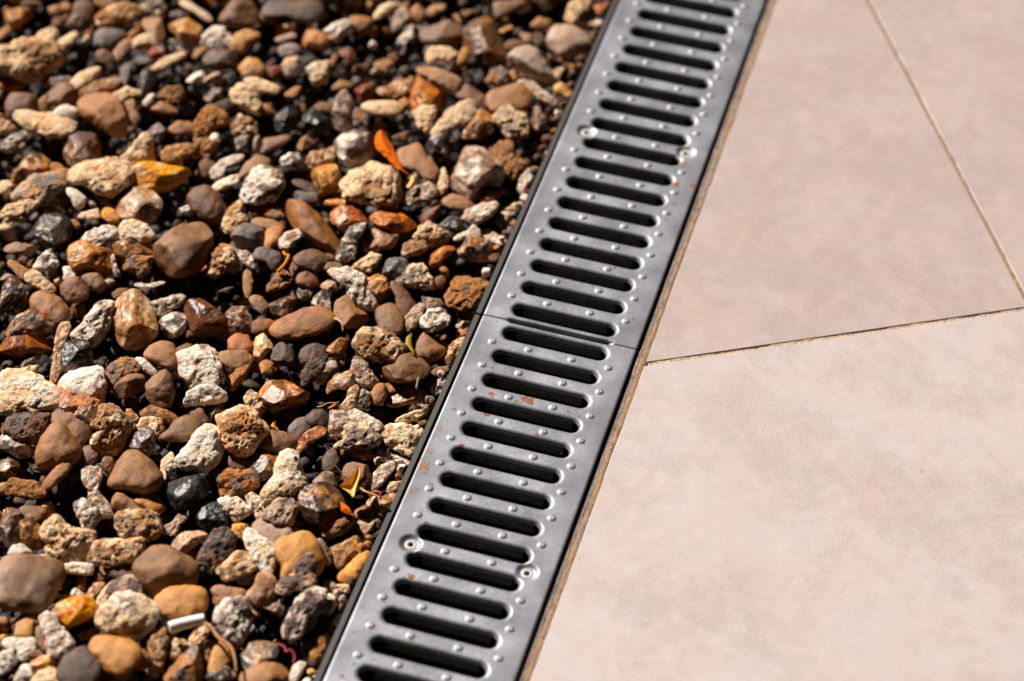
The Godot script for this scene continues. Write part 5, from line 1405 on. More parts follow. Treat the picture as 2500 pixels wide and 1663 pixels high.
	s("p", "tan", "cream", -121.7, 0.9, 55.6, "-18.7 4.1 -11.0 12.5 -2.6 12.5 5.8 8.7 15.5 3.2 19.3 -2.7 14.0 -11.9 4.0 -11.1 -10.8 -10.1 -15.6 -5.1", "large crumbly sandy conglomerate, above and left of the double-lobed brown pebble")
	s("f", "ochre", "tan", -151.8, -4.5, 62.9, "-7.9 -3.0 -5.6 1.6 1.3 7.0 7.1 6.6 6.9 1.2 4.3 -7.1 -6.2 -6.3", "golden flint nugget, left of the crumbly sandy conglomerate")
	s("s", "tan", "brown", -88.6, -8.9, 38.6, "-9.8 -0.9 -6.9 7.8 -4.0 12.2 3.9 7.1 11.9 -0.1 9.7 -5.2 -0.4 -10.3 -7.6 -5.2", "pointed shield-shaped tan stone, above and right of the double-lobed brown pebble")
	s("c", "tan", "cream", -70.4, -10.5, 30.6, "-6.3 -3.4 -4.5 2.4 1.4 7.5 7.2 6.8 5.0 1.0 0.6 -6.3 -4.5 -6.3", "rough beige stone against the drain")
	s("p", "cream", "tan", -342.7, -2.8, 127.4, "-6.5 -24.7 -4.7 -10.7 -4.4 6.2 -2.9 16.1 2.4 19.5 6.2 17.6 6.2 10.0 1.7 3.1 2.6 -10.6 -0.6 -26.4", "tall narrow sandy stone, left of the black square-topped flint")
	s("f", "cream", "honey", -202.9, -1.6, 84.3, "-4.9 9.2 1.2 12.7 8.4 3.9 2.9 -6.3 -2.3 -14.1 -5.3 -5.3", "cream and honey peg-shaped flint, below and left of the long orange-brown cobble")
	s("s", "tan", "ochre", -269.5, -3.1, 109.4, "-13.9 -1.2 -10.1 6.4 -2.5 9.4 4.4 8.3 10.2 0.8 10.8 -7.7 5.6 -10.2 -4.4 -5.7", "large rounded tan pebble, left of the scarred white block")
	s("s", "umber", "chestnut", -167.3, -6.2, 73.1, "-9.8 -1.3 -6.7 5.6 1.0 8.6 9.5 5.4 10.8 -1.6 4.7 -1.8 -2.4 -5.2 -7.1 -9.6", "dark brown ringed pebble, below the long orange-brown cobble")
	s("f", "black", "dark", -329.0, 0.0, 132.0, "-8.8 1.2 -7.3 8.7 -1.2 11.4 6.4 10.3 11.2 3.7 12.7 -9.7 -5.1 -13.9 -8.0 -11.7", "black square-topped flint, above the orange-stained white flint")
	s("s", "umber", "mauve", -187.3, -4.0, 82.8, "-8.5 3.1 -0.9 9.7 7.4 3.9 9.1 -5.5 -0.1 -7.3 -7.0 -4.0", "dark round pebble with a pale fleck, below and left of the long orange-brown cobble")
	s("s", "tan", "brown", -218.5, -3.2, 99.2, "-12.0 -0.6 -10.5 5.5 -2.9 7.4 7.8 7.0 13.1 -1.9 6.7 -8.7 -2.1 -8.7", "flat-topped brown cobble, right of the scarred white block")
	s("p", "umber", "mauve", -161.7, -3.4, 87.0, "-8.6 -4.6 -4.0 2.2 -1.0 12.1 3.6 11.3 10.4 7.5 6.6 -3.6 -0.3 -9.6 -6.6 -15.3", "gnarled dark brown nodule, above and right of the glossy chestnut flint")
	s("c", "white", "brown", -236.3, 0.9, 116.5, "-17.2 9.0 -11.5 12.8 -2.4 15.1 6.7 12.8 12.4 3.8 15.2 -4.9 11.0 -13.0 3.4 -13.6 -4.6 -14.3 -13.0 -7.7", "large white rough block with brown scars, below and right of the cream-brown egg-shaped cobble")
	s("s", "brown", "tan", -97.5, 0.1, 72.1, "-16.8 -4.6 -14.9 1.5 -5.8 3.0 -2.8 9.1 4.8 11.0 14.3 4.6 19.3 -0.6 13.6 -6.6 1.5 -9.0 -13.3 -8.4", "double-lobed brown pebble, below and right of the crumbly sandy conglomerate")
	s("c", "tan", "grey", -292.9, -3.1, 135.2, "-10.1 0.7 -6.3 6.0 2.8 10.1 9.6 8.2 14.6 0.7 2.9 -3.9 -4.3 -13.1 -9.2 -8.7", "grey-tan flint with a pale crust, above and right of the orange-stained white flint")
	s("b", "ochre", "tan", -210.3, -4.0, 109.5, "-6.5 -10.8 -6.9 -1.8 -1.6 6.6 4.5 13.4 8.3 8.8 3.9 -3.3 -1.6 -12.8", "tall rough ochre stone, right of the scarred white block")
	s("p", "pinkgrey", "mauve", -123.6, -3.6, 82.4, "-9.7 1.6 -7.4 12.9 1.0 8.4 5.2 0.1 10.0 -4.9 3.2 -9.6 -2.3 -8.4", "grey rough block, below and left of the crumbly sandy conglomerate")
	s("f", "pinkgrey", "ochre", -136.3, -1.6, 98.7, "-11.4 -6.5 -8.8 0.3 -2.7 5.6 4.8 9.3 10.9 6.2 12.0 0.4 6.3 -4.7 -2.5 -3.1 -8.6 -7.4", "claw-shaped pale flint, below and left of the crumbly sandy conglomerate")
	s("s", "brown", "tan", -281.7, -3.6, 146.3, "-10.1 -5.4 -8.6 2.1 -1.1 8.1 7.9 8.5 11.9 5.6 8.0 -3.1 0.5 -7.7 -8.4 -8.0", "almond-shaped brown pebble, right of the orange-stained white flint")
	s("p", "white", "umber", -70.2, -11.7, 70.8, "-6.7 -1.1 -1.7 4.7 4.7 6.8 5.5 2.5 1.2 -5.3 -3.8 -6.1", "white crusted flint by the drain")
	s("s", "brown", "tan", -255.9, -0.3, 146.1, "-11.0 4.7 -4.6 11.4 1.4 15.2 5.9 10.7 9.6 -0.3 7.2 -8.9 2.6 -14.3 -2.9 -13.3 -8.3 -5.2", "upright pointed brown pebble, below and left of the scarred white block")
	s("c", "cream", "white", -343.3, 0.9, 176.9, "-21.8 13.1 -17.3 15.7 -4.6 13.9 4.3 10.9 14.5 4.9 20.9 -1.2 22.3 -5.3 15.5 -11.1 2.0 -13.2 -14.0 -14.0 -21.8 -13.8", "large white chalk block at the left edge")
	s("c", "white", "orange", -307.8, 0.9, 166.9, "-16.1 5.2 -13.8 12.7 -3.4 16.4 7.1 18.7 12.3 14.2 15.7 5.2 13.7 -9.1 10.1 -18.4 7.1 -20.5 -3.9 -12.8 -14.4 -10.7 -14.6 -0.8", "white flint with orange stains, below the black square-topped flint")
	s("s", "ochre", "brown", -107.8, -4.9, 96.9, "-6.3 0.8 -1.8 6.9 3.5 7.6 5.5 -0.7 1.9 -7.2 -2.9 -7.4", "ochre angular pebble, below and left of the double-lobed brown pebble")
	s("c", "white", "mauve", -224.5, -0.8, 141.6, "-13.5 -3.0 -10.9 3.7 -2.7 8.2 6.3 8.2 14.1 3.2 15.1 -2.6 7.1 -5.2 -3.9 -5.0 -11.6 -7.5", "curved white flint with a grey lens, below the scarred white block")
	s("f", "chestnut", "amber", -170.8, 0.9, 127.0, "-18.2 5.5 -13.4 11.4 1.6 12.6 7.6 8.4 20.9 0.6 21.9 -5.1 11.8 -9.3 2.9 -5.7 -6.8 -12.0 -11.1 -7.4 -17.1 1.0", "big glossy chestnut flint, below the long orange-brown cobble")
	s("f", "brown", "ochre", -87.4, -9.2, 91.8, "-15.4 -4.0 -10.8 2.4 -2.3 7.4 13.3 6.7 14.7 2.4 9.7 -1.8 -0.9 -3.2 -10.1 -6.7", "long dark brown flint with orange specks, below the double-lobed brown pebble")
	s("p", "white", "umber", -117.0, -4.9, 107.1, "-5.1 -3.1 -4.0 4.4 0.5 8.5 5.8 4.4 5.4 -1.5 0.2 -6.2 -2.9 -6.5", "gnarled white and brown nodule, below and left of the double-lobed brown pebble")
	s("c", "cream", "tan", -124.3, -1.9, 112.9, "-9.3 -5.0 -2.5 1.7 -1.8 7.7 4.2 11.5 6.8 8.5 4.9 4.0 3.4 -6.2 0.3 -12.0 -6.0 -10.0", "bone-shaped sandy stone, below and left of the double-lobed brown pebble")
	s("p", "cream", "cream", -189.0, -4.4, 133.6, "-7.8 2.8 -4.8 8.8 -0.3 8.1 6.1 -0.9 7.8 -4.9 2.6 -8.7 -3.8 -5.1", "small crumbly white stone, left of the glossy chestnut flint")
	s("f", "umber", "mauve", -215.1, -6.7, 146.7, "-8.4 4.5 0.5 5.2 6.5 8.2 5.5 -1.6 0.3 -9.9 -4.5 -6.4", "dark flint under a white crust")
	s("b", "ochre", "umber", -249.7, -4.1, 165.3, "-13.3 1.2 -4.7 7.9 2.7 4.2 12.9 -0.4 9.5 -6.2 2.1 -4.1 -9.2 -2.5", "rough golden-brown stone, below and left of the scarred white block")
	s("s", "brown", "tan", -221.5, -4.9, 157.0, "-8.9 3.0 -4.4 6.8 0.8 6.0 5.8 -2.4 6.0 -7.1 0.7 -6.2", "small round-topped brown pebble, below the scarred white block")
	s("p", "cream", "cream", -79.4, -10.4, 105.6, "-12.7 -3.4 -8.5 0.1 2.1 4.4 9.8 5.1 10.5 2.3 3.5 -2.0 -5.7 -4.8", "porous cream stick-like stone, below the double-lobed brown pebble")
	s("s", "umber", "brown", -140.4, -4.1, 135.1, "-10.2 1.2 -3.5 7.2 3.2 7.5 8.4 1.3 7.8 -6.3 1.0 -7.7 -6.5 -3.3", "rounded dark brown double pebble, below and right of the glossy chestnut flint")
	s("c", "white", "pinkgrey", -107.8, -1.9, 127.2, "-12.4 4.5 -7.2 8.2 1.8 3.7 12.7 -2.3 11.3 -7.0 2.5 -6.4 -8.7 -0.7", "white chalk lump on grey flint, above the cream curled leaf")
	s("s", "brown", "tan", -304.5, -2.1, 195.4, "-14.7 6.3 -9.9 10.7 0.5 11.1 14.2 4.0 14.1 -4.4 10.0 -13.2 4.8 -13.8 -5.5 -1.8 -13.6 1.1", "broad brown cobble partly covered, above and right of the saddle-shaped tan cobble")
	s("f", "grey", "pinkgrey", -126.7, -3.5, 136.6, "-7.0 -4.0 -4.1 4.9 -4.8 9.3 3.4 10.8 10.2 4.6 7.1 -5.3 1.9 -9.8 -6.7 -10.5", "grey translucent flint with a bulb, above the cream curled leaf")
	s("p", "cream", "tan", -251.0, -4.0, 176.3, "-10.3 -1.9 -7.4 5.5 0.8 6.6 7.8 6.3 8.0 -2.8 4.5 -7.6 -3.3 -6.1", "small cream conglomerate, above the tan triangular cobble")
	s("p", "brown", "mauve", -333.5, -1.7, 205.5, "-16.6 -0.1 -7.7 9.5 2.6 10.2 16.7 9.3 12.9 -1.3 6.7 -10.2 -0.2 -12.0 -14.4 -5.3", "rough brown pitted stone, below the large white chalk block")
	s("s", "grey", "brown", -150.3, -4.4, 146.0, "-7.9 0.1 -3.1 6.1 5.1 7.6 9.9 1.8 3.7 -5.1 -0.2 -7.0 -7.5 -3.6", "olive-grey pebble, below and right of the glossy chestnut flint")
	s("p", "cream", "tan", -276.4, 0.9, 192.6, "-11.3 2.0 -5.8 15.2 1.6 16.7 7.5 11.6 14.4 6.0 14.2 -2.4 8.0 -15.0 -1.9 -18.1 -10.7 -11.0 -10.2 -4.7 -5.8 -0.2", "lumpy cream chalk cluster, below and right of the orange-stained white flint")
	s("s", "brown", "tan", -229.7, -3.0, 174.9, "-17.3 -5.3 -9.2 -0.9 -2.5 8.0 5.6 10.6 13.3 4.5 13.8 -2.3 5.4 -7.4 -9.1 -7.0", "teardrop brown pebble, above the black angular flint")
	s("p", "cream", "ochre", -186.1, 0.9, 165.5, "-18.4 8.6 -13.9 13.0 2.3 16.7 10.4 8.6 18.5 0.7 10.9 -6.9 6.7 -15.3 -4.2 -16.7 -12.4 -8.6", "big cream and rust rough block, below and left of the glossy chestnut flint")
	s("c", "cream", "white", -78.6, -8.2, 129.0, "-14.1 3.1 -11.3 8.7 -2.9 9.4 6.2 8.0 13.8 4.5 11.0 -2.5 7.5 -12.9 -1.5 -9.5 -12.0 -3.2", "large cream rough block against the drain")
	s("p", "cream", "mauve", -108.9, -0.4, 146.3, "-14.5 -5.5 -7.9 -1.0 -6.4 7.8 -2.0 11.5 9.1 7.8 18.4 0.3 11.4 -7.0 1.1 -6.9 -9.3 -7.1", "craggy mauve and cream stone, above the cream curled leaf")
	s("b", "amber", "chestnut", -139.9, -1.9, 157.9, "-11.5 -10.2 -8.7 -1.9 -1.3 5.5 6.1 10.3 11.2 9.2 10.7 3.6 4.2 0.4 -2.3 -5.6 -8.4 -11.3", "orange-brown curved stone, above and right of the tall leaning chalk stone")
	s("s", "brown", "tan", -156.5, -3.1, 164.1, "-15.7 -2.7 -8.7 9.1 0.9 6.9 11.6 4.1 9.8 -1.8 6.6 -9.2 -4.5 -6.4", "brown rectangular stone, above the tall leaning chalk stone")
	s("f", "mauve", "grey", -251.8, -3.2, 196.4, "-12.6 -6.8 -8.2 2.7 1.3 10.8 7.9 10.1 10.7 -1.1 4.4 -9.8 -3.5 -6.0", "grey hollow flint, above the tan triangular cobble")
	s("s", "tan", "ochre", -303.5, 0.9, 218.7, "-15.2 -3.3 -9.7 7.7 -5.3 15.0 1.3 15.7 9.4 6.8 15.6 -3.1 13.8 -9.7 2.1 -14.7 -12.1 -14.4", "tan saddle-shaped cobble, below and left of the orange-stained white flint")
	s("f", "grey", "white", -332.1, -3.8, 225.1, "-12.0 0.0 -7.6 8.8 1.2 6.6 11.2 -0.7 10.6 -4.7 1.9 -7.1 -5.4 -2.9", "grey flint with a curved bright face, left of the saddle-shaped tan cobble")
	s("c", "white", "cream", -207.2, 0.9, 190.2, "-17.4 -6.7 -9.3 2.1 -6.4 8.7 2.4 17.5 10.5 12.3 13.9 2.7 11.7 -9.5 3.6 -14.5 -8.9 -12.6", "tall white chalk, above the black angular flint")
	s("f", "amber", "brown", -101.6, -4.2, 156.4, "-14.5 3.0 -10.1 7.4 5.4 4.4 7.3 -0.7 13.3 -5.4 9.0 -7.0 -1.8 -1.7 -8.6 0.0", "golden flint ridge, above the cream curled leaf")
	s("s", "brown", "mauve", -280.6, -4.5, 215.6, "-7.0 4.1 -1.9 7.4 4.7 6.3 6.0 -1.3 1.8 -8.2 -3.6 -8.2", "small cone-shaped brown pebble, right of the saddle-shaped tan cobble")
	s("c", "white", "white", -80.2, -10.6, 146.6, "-12.2 4.8 -6.0 5.2 5.1 0.7 12.1 -2.1 10.7 -6.3 -0.4 -2.1 -10.9 2.7", "white sharp-edged slab against the drain")
	s("s", "umber", "brown", -120.3, -6.8, 166.2, "-5.7 0.7 -1.7 7.3 5.7 8.8 6.3 -2.6 0.5 -7.8 -5.1 -6.3", "small grey-brown boulder in the cobwebs")
	s("f", "dark", "amber", -161.5, -3.2, 187.2, "-12.3 -3.4 -6.8 5.3 0.5 9.0 10.8 8.3 9.1 -0.6 2.8 -8.5 -4.1 -10.1", "black and orange flint, above and left of the tall leaning chalk stone")
	s("s", "brown", "brown", -179.9, -6.8, 189.8, "-8.1 -2.7 -6.3 7.6 1.1 2.5 10.1 3.6 6.2 -5.5 -3.0 -5.5", "brown stone in shade")
	s("f", "umber", "tan", -330.5, -4.8, 242.0, "-6.3 4.7 -0.9 5.4 5.3 3.3 7.0 -2.1 1.0 -6.4 -6.2 -4.9", "dark pebble with a pale rim, below and left of the saddle-shaped tan cobble")
	s("f", "dark", "black", -220.1, -4.6, 210.2, "-6.1 2.5 -3.1 6.2 4.4 6.2 9.0 -4.5 0.1 -6.5 -4.3 -3.8", "smaller black flint above an angular one, above and left of the black angular flint")
	s("s", "ochre", "brown", -294.4, -1.8, 238.4, "-11.7 -10.1 -5.4 -0.4 1.3 9.1 6.1 11.4 9.5 8.4 7.2 0.9 0.8 -6.6 -7.7 -12.6", "long leaning ochre stone, below the saddle-shaped tan cobble")
	s("s", "tan", "brown", -242.7, 0.9, 226.9, "-17.1 -5.3 -13.0 4.9 -6.9 15.0 0.5 15.7 10.0 8.9 19.1 -1.6 18.1 -7.7 9.0 -11.7 -4.0 -10.2 -15.7 -8.0", "large tan triangular cobble, left of the black angular flint")
	s("s", "brown", "ochre", -98.1, -5.7, 174.6, "-9.9 -1.3 -7.4 7.5 -0.1 8.2 8.0 6.0 10.3 -4.3 4.7 -8.3 -5.5 -7.8", "brown block behind the curled leaf")
	s("c", "pinkgrey", "white", -82.3, -9.9, 167.2, "-8.3 -7.8 -6.2 0.5 -0.7 7.4 6.2 10.1 10.3 8.1 4.8 -0.2 -0.7 -5.7 -6.9 -9.8", "pale grey almond-shaped stone, right of the cream curled leaf")
	s("c", "white", "cream", -142.9, 0.9, 199.2, "-14.0 -12.4 -12.4 -6.3 -6.6 3.9 -3.7 15.4 2.1 18.7 7.9 15.4 11.7 5.7 16.7 -3.4 10.5 -9.8 -1.4 -12.2 -10.5 -15.0", "tall white leaning chalk stone, left of the cream curled leaf")
	s("s", "brown", "pinkgrey", -117.0, -6.8, 185.8, "-8.4 0.1 -1.1 7.0 4.7 5.9 9.0 -3.2 2.6 -6.4 -6.9 -3.5", "brown pebble half hidden by webs")
	s("p", "ochre", "grey", -173.5, -2.6, 208.9, "-12.7 4.6 -7.2 8.2 7.3 7.9 14.1 3.3 13.1 -3.1 4.6 -8.7 -8.4 -9.6 -10.8 -2.6", "orange-brown flint with a grey top, left of the tall leaning chalk stone")
	s("p", "tan", "brown", -311.7, -3.5, 258.7, "-13.2 1.9 -9.5 7.3 -0.7 5.9 8.1 4.4 15.4 -3.9 10.1 -6.8 -0.1 -4.6 -10.1 -4.2", "rough pinkish-brown slab, below and left of the saddle-shaped tan cobble")
	s("f", "black", "dark", -203.9, 0.3, 228.8, "-16.7 0.8 -13.4 4.8 -1.3 8.2 6.8 9.2 13.0 6.6 14.8 -0.3 9.2 -9.2 -0.4 -12.8 -12.0 -7.3", "black angular flint with a grey rim, right of the tan triangular cobble")
	s("p", "white", "tan", -261.7, -0.4, 247.4, "-11.5 13.7 -5.5 15.7 4.6 14.0 1.9 9.3 0.5 2.6 4.9 -5.8 13.6 -13.2 10.3 -16.6 1.4 -16.3 -5.8 -8.1 -5.5 1.3 -8.9 3.3", "tall crooked white nodule, below and left of the tan triangular cobble")
	s("f", "tan", "pinkgrey", -74.0, -9.9, 189.4, "-12.3 0.9 -4.8 4.3 1.4 3.7 8.2 6.4 8.2 0.9 2.7 -7.3 -4.8 -6.6", "glassy tan flint by the drain")
	s("f", "umber", "tan", -111.5, 0.9, 212.7, "-17.8 4.2 -10.6 10.7 2.3 13.5 11.6 8.5 16.7 -1.4 14.2 -9.3 5.7 -11.6 -8.0 -10.9 -14.2 -3.7", "large dark brown flint with a copper ridge, below and left of the cream curled leaf")
	s("s", "honey", "ochre", -223.1, -4.3, 244.4, "-12.0 3.2 -4.7 7.2 1.4 6.9 10.0 -1.8 6.9 -5.6 1.5 -7.6 -3.2 -2.4", "golden rounded pebble, below and right of the tan triangular cobble")
	s("s", "tan", "brown", -237.4, -3.6, 249.8, "-14.9 4.7 -9.2 8.0 -1.8 6.7 5.9 1.3 13.6 -2.6 13.2 -7.0 1.1 -7.0 -7.9 -4.0", "smooth tan pebble with a groove, below the tan triangular cobble")
	s("p", "white", "cream", -152.5, -4.3, 224.0, "-8.9 7.0 -4.2 9.2 5.2 3.3 7.7 -0.9 5.1 -8.6 -0.1 -8.3 -4.9 -1.6", "white pierced flint, below and left of the tall leaning chalk stone")
	s("c", "white", "cream", -167.5, -3.8, 229.9, "-12.1 4.6 -6.7 7.4 1.9 6.7 12.5 -1.3 8.4 -5.2 1.2 -8.8 -5.2 -3.4", "white chalk stone with a bulge, above and left of the tall speckled white stone")
	s("p", "pinkgrey", "mauve", -134.4, -0.8, 225.4, "-11.9 -2.9 -7.6 5.7 -2.6 10.3 6.0 9.2 9.9 1.4 8.2 -5.8 4.0 -10.2 -5.9 -7.7", "round rough grey stone, below the tall leaning chalk stone")
	s("s", "tan", "umber", -297.4, -4.8, 275.1, "-10.5 1.8 -5.8 4.2 3.5 3.8 9.9 0.5 4.9 -5.5 -2.1 -4.9", "tan pebble with a dark crust, above the flat brown boulder")
	s("s", "tan", "brown", -82.3, -10.8, 201.8, "-7.5 1.3 -0.4 5.4 3.0 4.0 7.1 -0.8 1.7 -3.5 -5.1 -4.2", "angular tan-brown pebble, below the cream curled leaf")
	s("p", "white", "mauve", -260.7, -1.5, 267.9, "-8.6 6.4 -2.9 9.7 5.1 6.4 10.2 -0.4 5.9 -8.3 0.4 -11.4 -3.3 -4.8 -6.9 2.4", "pale lilac nodule, above the white shard")
	s("f", "black", "dark", -177.7, -3.4, 244.0, "-12.6 -2.4 -6.9 6.9 1.1 10.6 7.2 4.1 10.5 -5.0 6.0 -7.9 -5.3 -6.2", "round black flint, below and right of the black angular flint")
	s("p", "cream", "tan", -223.0, 0.1, 267.7, "-13.2 6.0 -8.5 9.3 2.1 9.3 10.1 7.3 14.6 0.4 13.6 -6.9 7.2 -10.5 -2.5 -9.8 -10.5 -5.9 -12.8 0.7", "cream bone-like nodule with a deep hole, below the tan triangular cobble")
	s("c", "pinkgrey", "tan", -202.1, -7.1, 254.3, "-9.8 -2.3 -1.8 1.7 2.2 7.1 9.6 5.0 4.4 0.7 1.3 -6.5 -5.7 -5.8", "dark-speckled beige chip, below the black angular flint")
	s("b", "tan", "brown", -94.7, -4.1, 223.6, "-9.3 1.4 -2.2 4.9 10.0 7.8 10.3 2.2 5.8 -3.6 -5.4 -8.6 -9.3 -4.2", "sandy brown angular stone, above and left of the bright orange oval stone")
	s("f", "mauve", "tan", -304.4, -0.7, 294.5, "-7.2 13.0 -1.9 14.3 4.1 11.0 5.9 -0.6 7.0 -8.5 -1.2 -14.1 -6.7 -15.0", "smooth grey flint at the left edge")
	s("f", "pinkgrey", "tan", -76.0, -10.0, 215.0, "-9.0 2.5 -5.3 5.8 11.6 6.8 8.2 2.5 1.4 -2.1 -1.2 -7.0 -7.3 -5.6", "olive-grey wedge by the drain")
	s("s", "pinkgrey", "brown", -135.8, -2.9, 242.2, "-13.5 2.4 -9.6 7.1 -2.5 8.3 6.4 6.5 14.1 0.7 12.7 -4.6 5.2 -11.0 -3.1 -7.6 -9.6 -1.8", "smooth grey-brown dome, above and right of the tall speckled white stone")
	s("f", "tan", "umber", -290.1, -3.6, 294.5, "-7.1 6.2 -5.4 11.5 3.2 8.2 8.3 -1.2 6.6 -11.0 -0.2 -11.4 -5.4 -2.4", "olive-brown flint, above the flat brown boulder")
	s("p", "cream", "amber", -263.6, 0.9, 294.5, "-15.8 3.7 -12.8 11.6 -6.3 17.5 -3.6 10.3 5.6 7.0 17.9 5.0 17.6 -1.6 12.7 -8.9 8.9 -17.7 -1.3 -15.8 -9.9 -10.0 -12.8 -0.9", "large cream flint with a square cavity, above the white shard")
	s("f", "pinkgrey", "honey", -186.2, -3.9, 268.0, "-11.2 -1.8 -3.9 6.1 6.0 6.8 12.8 3.8 7.7 0.2 -1.5 -7.3 -9.8 -7.9", "glassy grey-yellow flint, above and right of the five-sided tan cobble")
	s("c", "white", "cream", -136.1, 1.7, 263.7, "-10.5 10.3 -7.9 13.5 -2.6 10.3 3.8 6.8 10.2 0.0 11.2 -9.5 7.7 -18.3 2.4 -12.3 -4.7 -4.7 -9.7 3.9", "tall speckled white stone, left of the smooth ochre cobble")
	s("p", "mauve", "black", -163.2, 0.2, 272.7, "-14.0 -8.6 -7.5 5.2 -2.9 12.4 5.0 15.0 11.6 9.1 11.4 1.0 4.8 -7.9 -0.0 -12.1 -8.3 -14.0", "dark grey gnarled nodule, left of the tall speckled white stone")
	s("f", "tan", "pinkgrey", -83.0, -9.0, 239.0, "-12.5 0.3 -7.0 5.9 4.2 9.8 10.9 8.1 9.7 0.9 3.6 -4.1 -3.1 -10.8 -8.1 -6.3", "translucent olive-grey flint, above and left of the bright orange oval stone")
	s("p", "cream", "ochre", -228.1, 0.3, 293.8, "-16.1 -2.5 -13.2 7.3 -5.3 7.3 5.2 7.3 19.8 8.9 16.9 0.4 14.0 -6.1 2.3 -7.6 -8.4 -8.5 -15.2 -6.5", "knobbly cream slab, above and right of the white shard")
	s("s", "white", "cream", -289.9, -2.8, 311.2, "-8.6 -1.0 -5.0 4.2 0.9 5.2 7.2 0.4 6.8 -4.1 -1.3 -4.7", "small round white chalk pebble, above and left of the flat brown boulder")
	s("s", "honey", "honey", -110.9, 0.9, 260.6, "-14.5 6.9 -10.4 10.4 0.7 13.9 7.7 13.9 13.1 9.1 17.8 -4.7 13.0 -12.5 2.3 -16.9 -9.0 -16.1 -7.9 -5.7 -12.8 1.6", "large smooth ochre cobble, right of the tall speckled white stone")
	s("c", "cream", "tan", -145.5, 1.2, 282.0, "-12.6 -0.3 -6.5 3.2 -0.7 9.6 6.9 8.5 16.1 0.1 11.0 -2.5 1.9 -5.8 -6.2 -8.7 -10.0 -4.3", "cream angular rough stone, below and left of the tall speckled white stone")
	s("s", "marigold", "amber", -72.1, -9.5, 250.0, "-13.7 -7.0 -7.6 -0.4 0.7 7.9 7.9 10.9 9.6 9.6 6.2 0.7 0.1 -8.2 -5.4 -9.8", "bright orange oval stone touching the drain")
	s("c", "white", "white", -247.0, -0.4, 314.7, "-11.4 2.3 -1.7 4.0 10.3 3.0 10.2 -4.0 0.1 -3.0 -7.5 -2.2", "white broken stick-like shard, right of the flat brown boulder")
	s("s", "brown", "tan", -190.4, 0.9, 298.9, "-19.8 2.6 -15.3 9.8 -6.2 16.3 2.3 13.7 14.3 7.3 21.5 1.6 20.3 -9.4 16.0 -14.5 -1.4 -16.3 -13.3 -7.9 -18.5 -3.2", "large five-sided tan-brown cobble, above and left of the white tube")
	s("s", "umber", "brown", -221.4, -4.2, 305.2, "-10.0 2.5 -6.7 5.7 1.1 5.7 10.8 -0.3 11.7 -6.0 1.3 -6.1 -8.1 -1.4", "low brown pebble in shade")
	s("p", "mauve", "cream", -103.7, 1.9, 278.2, "-12.7 -5.8 -9.2 -0.6 -2.8 3.5 -1.6 11.0 5.4 17.4 11.7 11.6 9.6 5.0 12.6 -5.5 6.9 -8.7 -1.6 -7.0 -7.0 -11.2 -11.4 -9.6", "grey and cream knobbly nodule, below the smooth ochre cobble")
	s("s", "brown", "pinkgrey", -270.6, 0.9, 332.3, "-21.7 9.7 -17.2 14.5 -5.5 13.6 5.5 12.3 14.6 11.6 18.4 6.8 18.0 -3.2 14.2 -13.6 6.4 -19.4 -11.1 -17.7 -21.6 -14.5", "big flat brown boulder at the left edge")
	s("s", "tan", "cream", -123.0, 0.8, 293.7, "-9.6 -2.8 -4.2 3.0 -3.6 8.2 0.5 10.5 6.3 7.6 9.4 3.1 8.3 -3.7 3.9 -8.7 -2.9 -10.9 -8.1 -6.5", "pinkish knuckle-shaped pebble, below the tall speckled white stone")
	s("c", "mauve", "pinkgrey", -208.2, -1.3, 319.5, "-13.7 -1.1 -9.7 4.6 0.2 8.7 6.5 6.4 10.5 -1.5 11.3 -7.6 2.7 -5.4 -7.9 -4.0", "mauve-grey ridged stone, above the cream knobbly stone")
	s("p", "cream", "pinkgrey", -78.2, -10.6, 270.7, "-8.7 4.0 -4.0 6.2 -1.3 2.9 7.0 2.9 8.1 -3.2 3.1 -0.4 -0.2 -5.9 -5.7 -3.7", "pale branched nodule beside the drain")
	s("s", "tan", "brown", -145.7, -4.0, 302.1, "-12.0 1.1 -7.4 5.1 -0.4 5.4 6.0 3.9 13.8 2.8 12.9 -1.1 5.7 -4.5 -3.4 -8.5 -7.9 -5.4 -7.4 1.1", "small honey flint with a hole, above and right of the white tube")
	s("s", "honey", "ochre", -169.4, 0.6, 320.2, "-17.8 1.1 -10.6 7.4 -2.0 9.5 9.5 9.2 15.7 5.0 16.4 -4.3 8.2 -10.2 -4.0 -11.3 -15.2 -6.4", "long smooth sandy-yellow pebble, above the white tube")
	s("c", "pinkgrey", "mauve", -111.4, -5.0, 300.2, "-11.3 -0.2 -4.9 3.3 6.0 5.6 3.8 2.0 7.0 -2.0 3.1 -6.3 -3.7 -2.5", "dull mauve pebble, below the smooth ochre cobble")
	s("p", "white", "dark", -87.5, -7.8, 296.0, "-14.8 -4.2 -8.8 5.6 -4.0 12.7 2.0 13.7 8.5 10.5 15.1 7.8 15.1 1.8 6.4 -4.2 -1.2 -10.7 -7.8 -14.5 -14.3 -11.8", "grey and white craggy nodule, below the smooth ochre cobble")
	s("f", "marigold", "orange", -233.0, -0.3, 348.7, "-14.8 -0.7 -10.5 5.0 -0.8 9.6 7.3 10.1 13.1 6.5 13.4 2.6 8.7 -5.1 -1.8 -8.2 -4.2 -12.7 -10.4 -7.1", "glossy orange pebble, below the white shard")
	s("p", "mauve", "white", -89.1, 2.3, 305.6, "-13.0 -10.1 -9.3 -0.7 -4.2 8.4 2.1 14.7 9.0 14.7 14.7 11.9 11.5 4.6 3.1 -2.4 3.2 -10.0 -5.8 -17.3 -11.3 -13.9", "knobbly mauve and white stone by the drain")
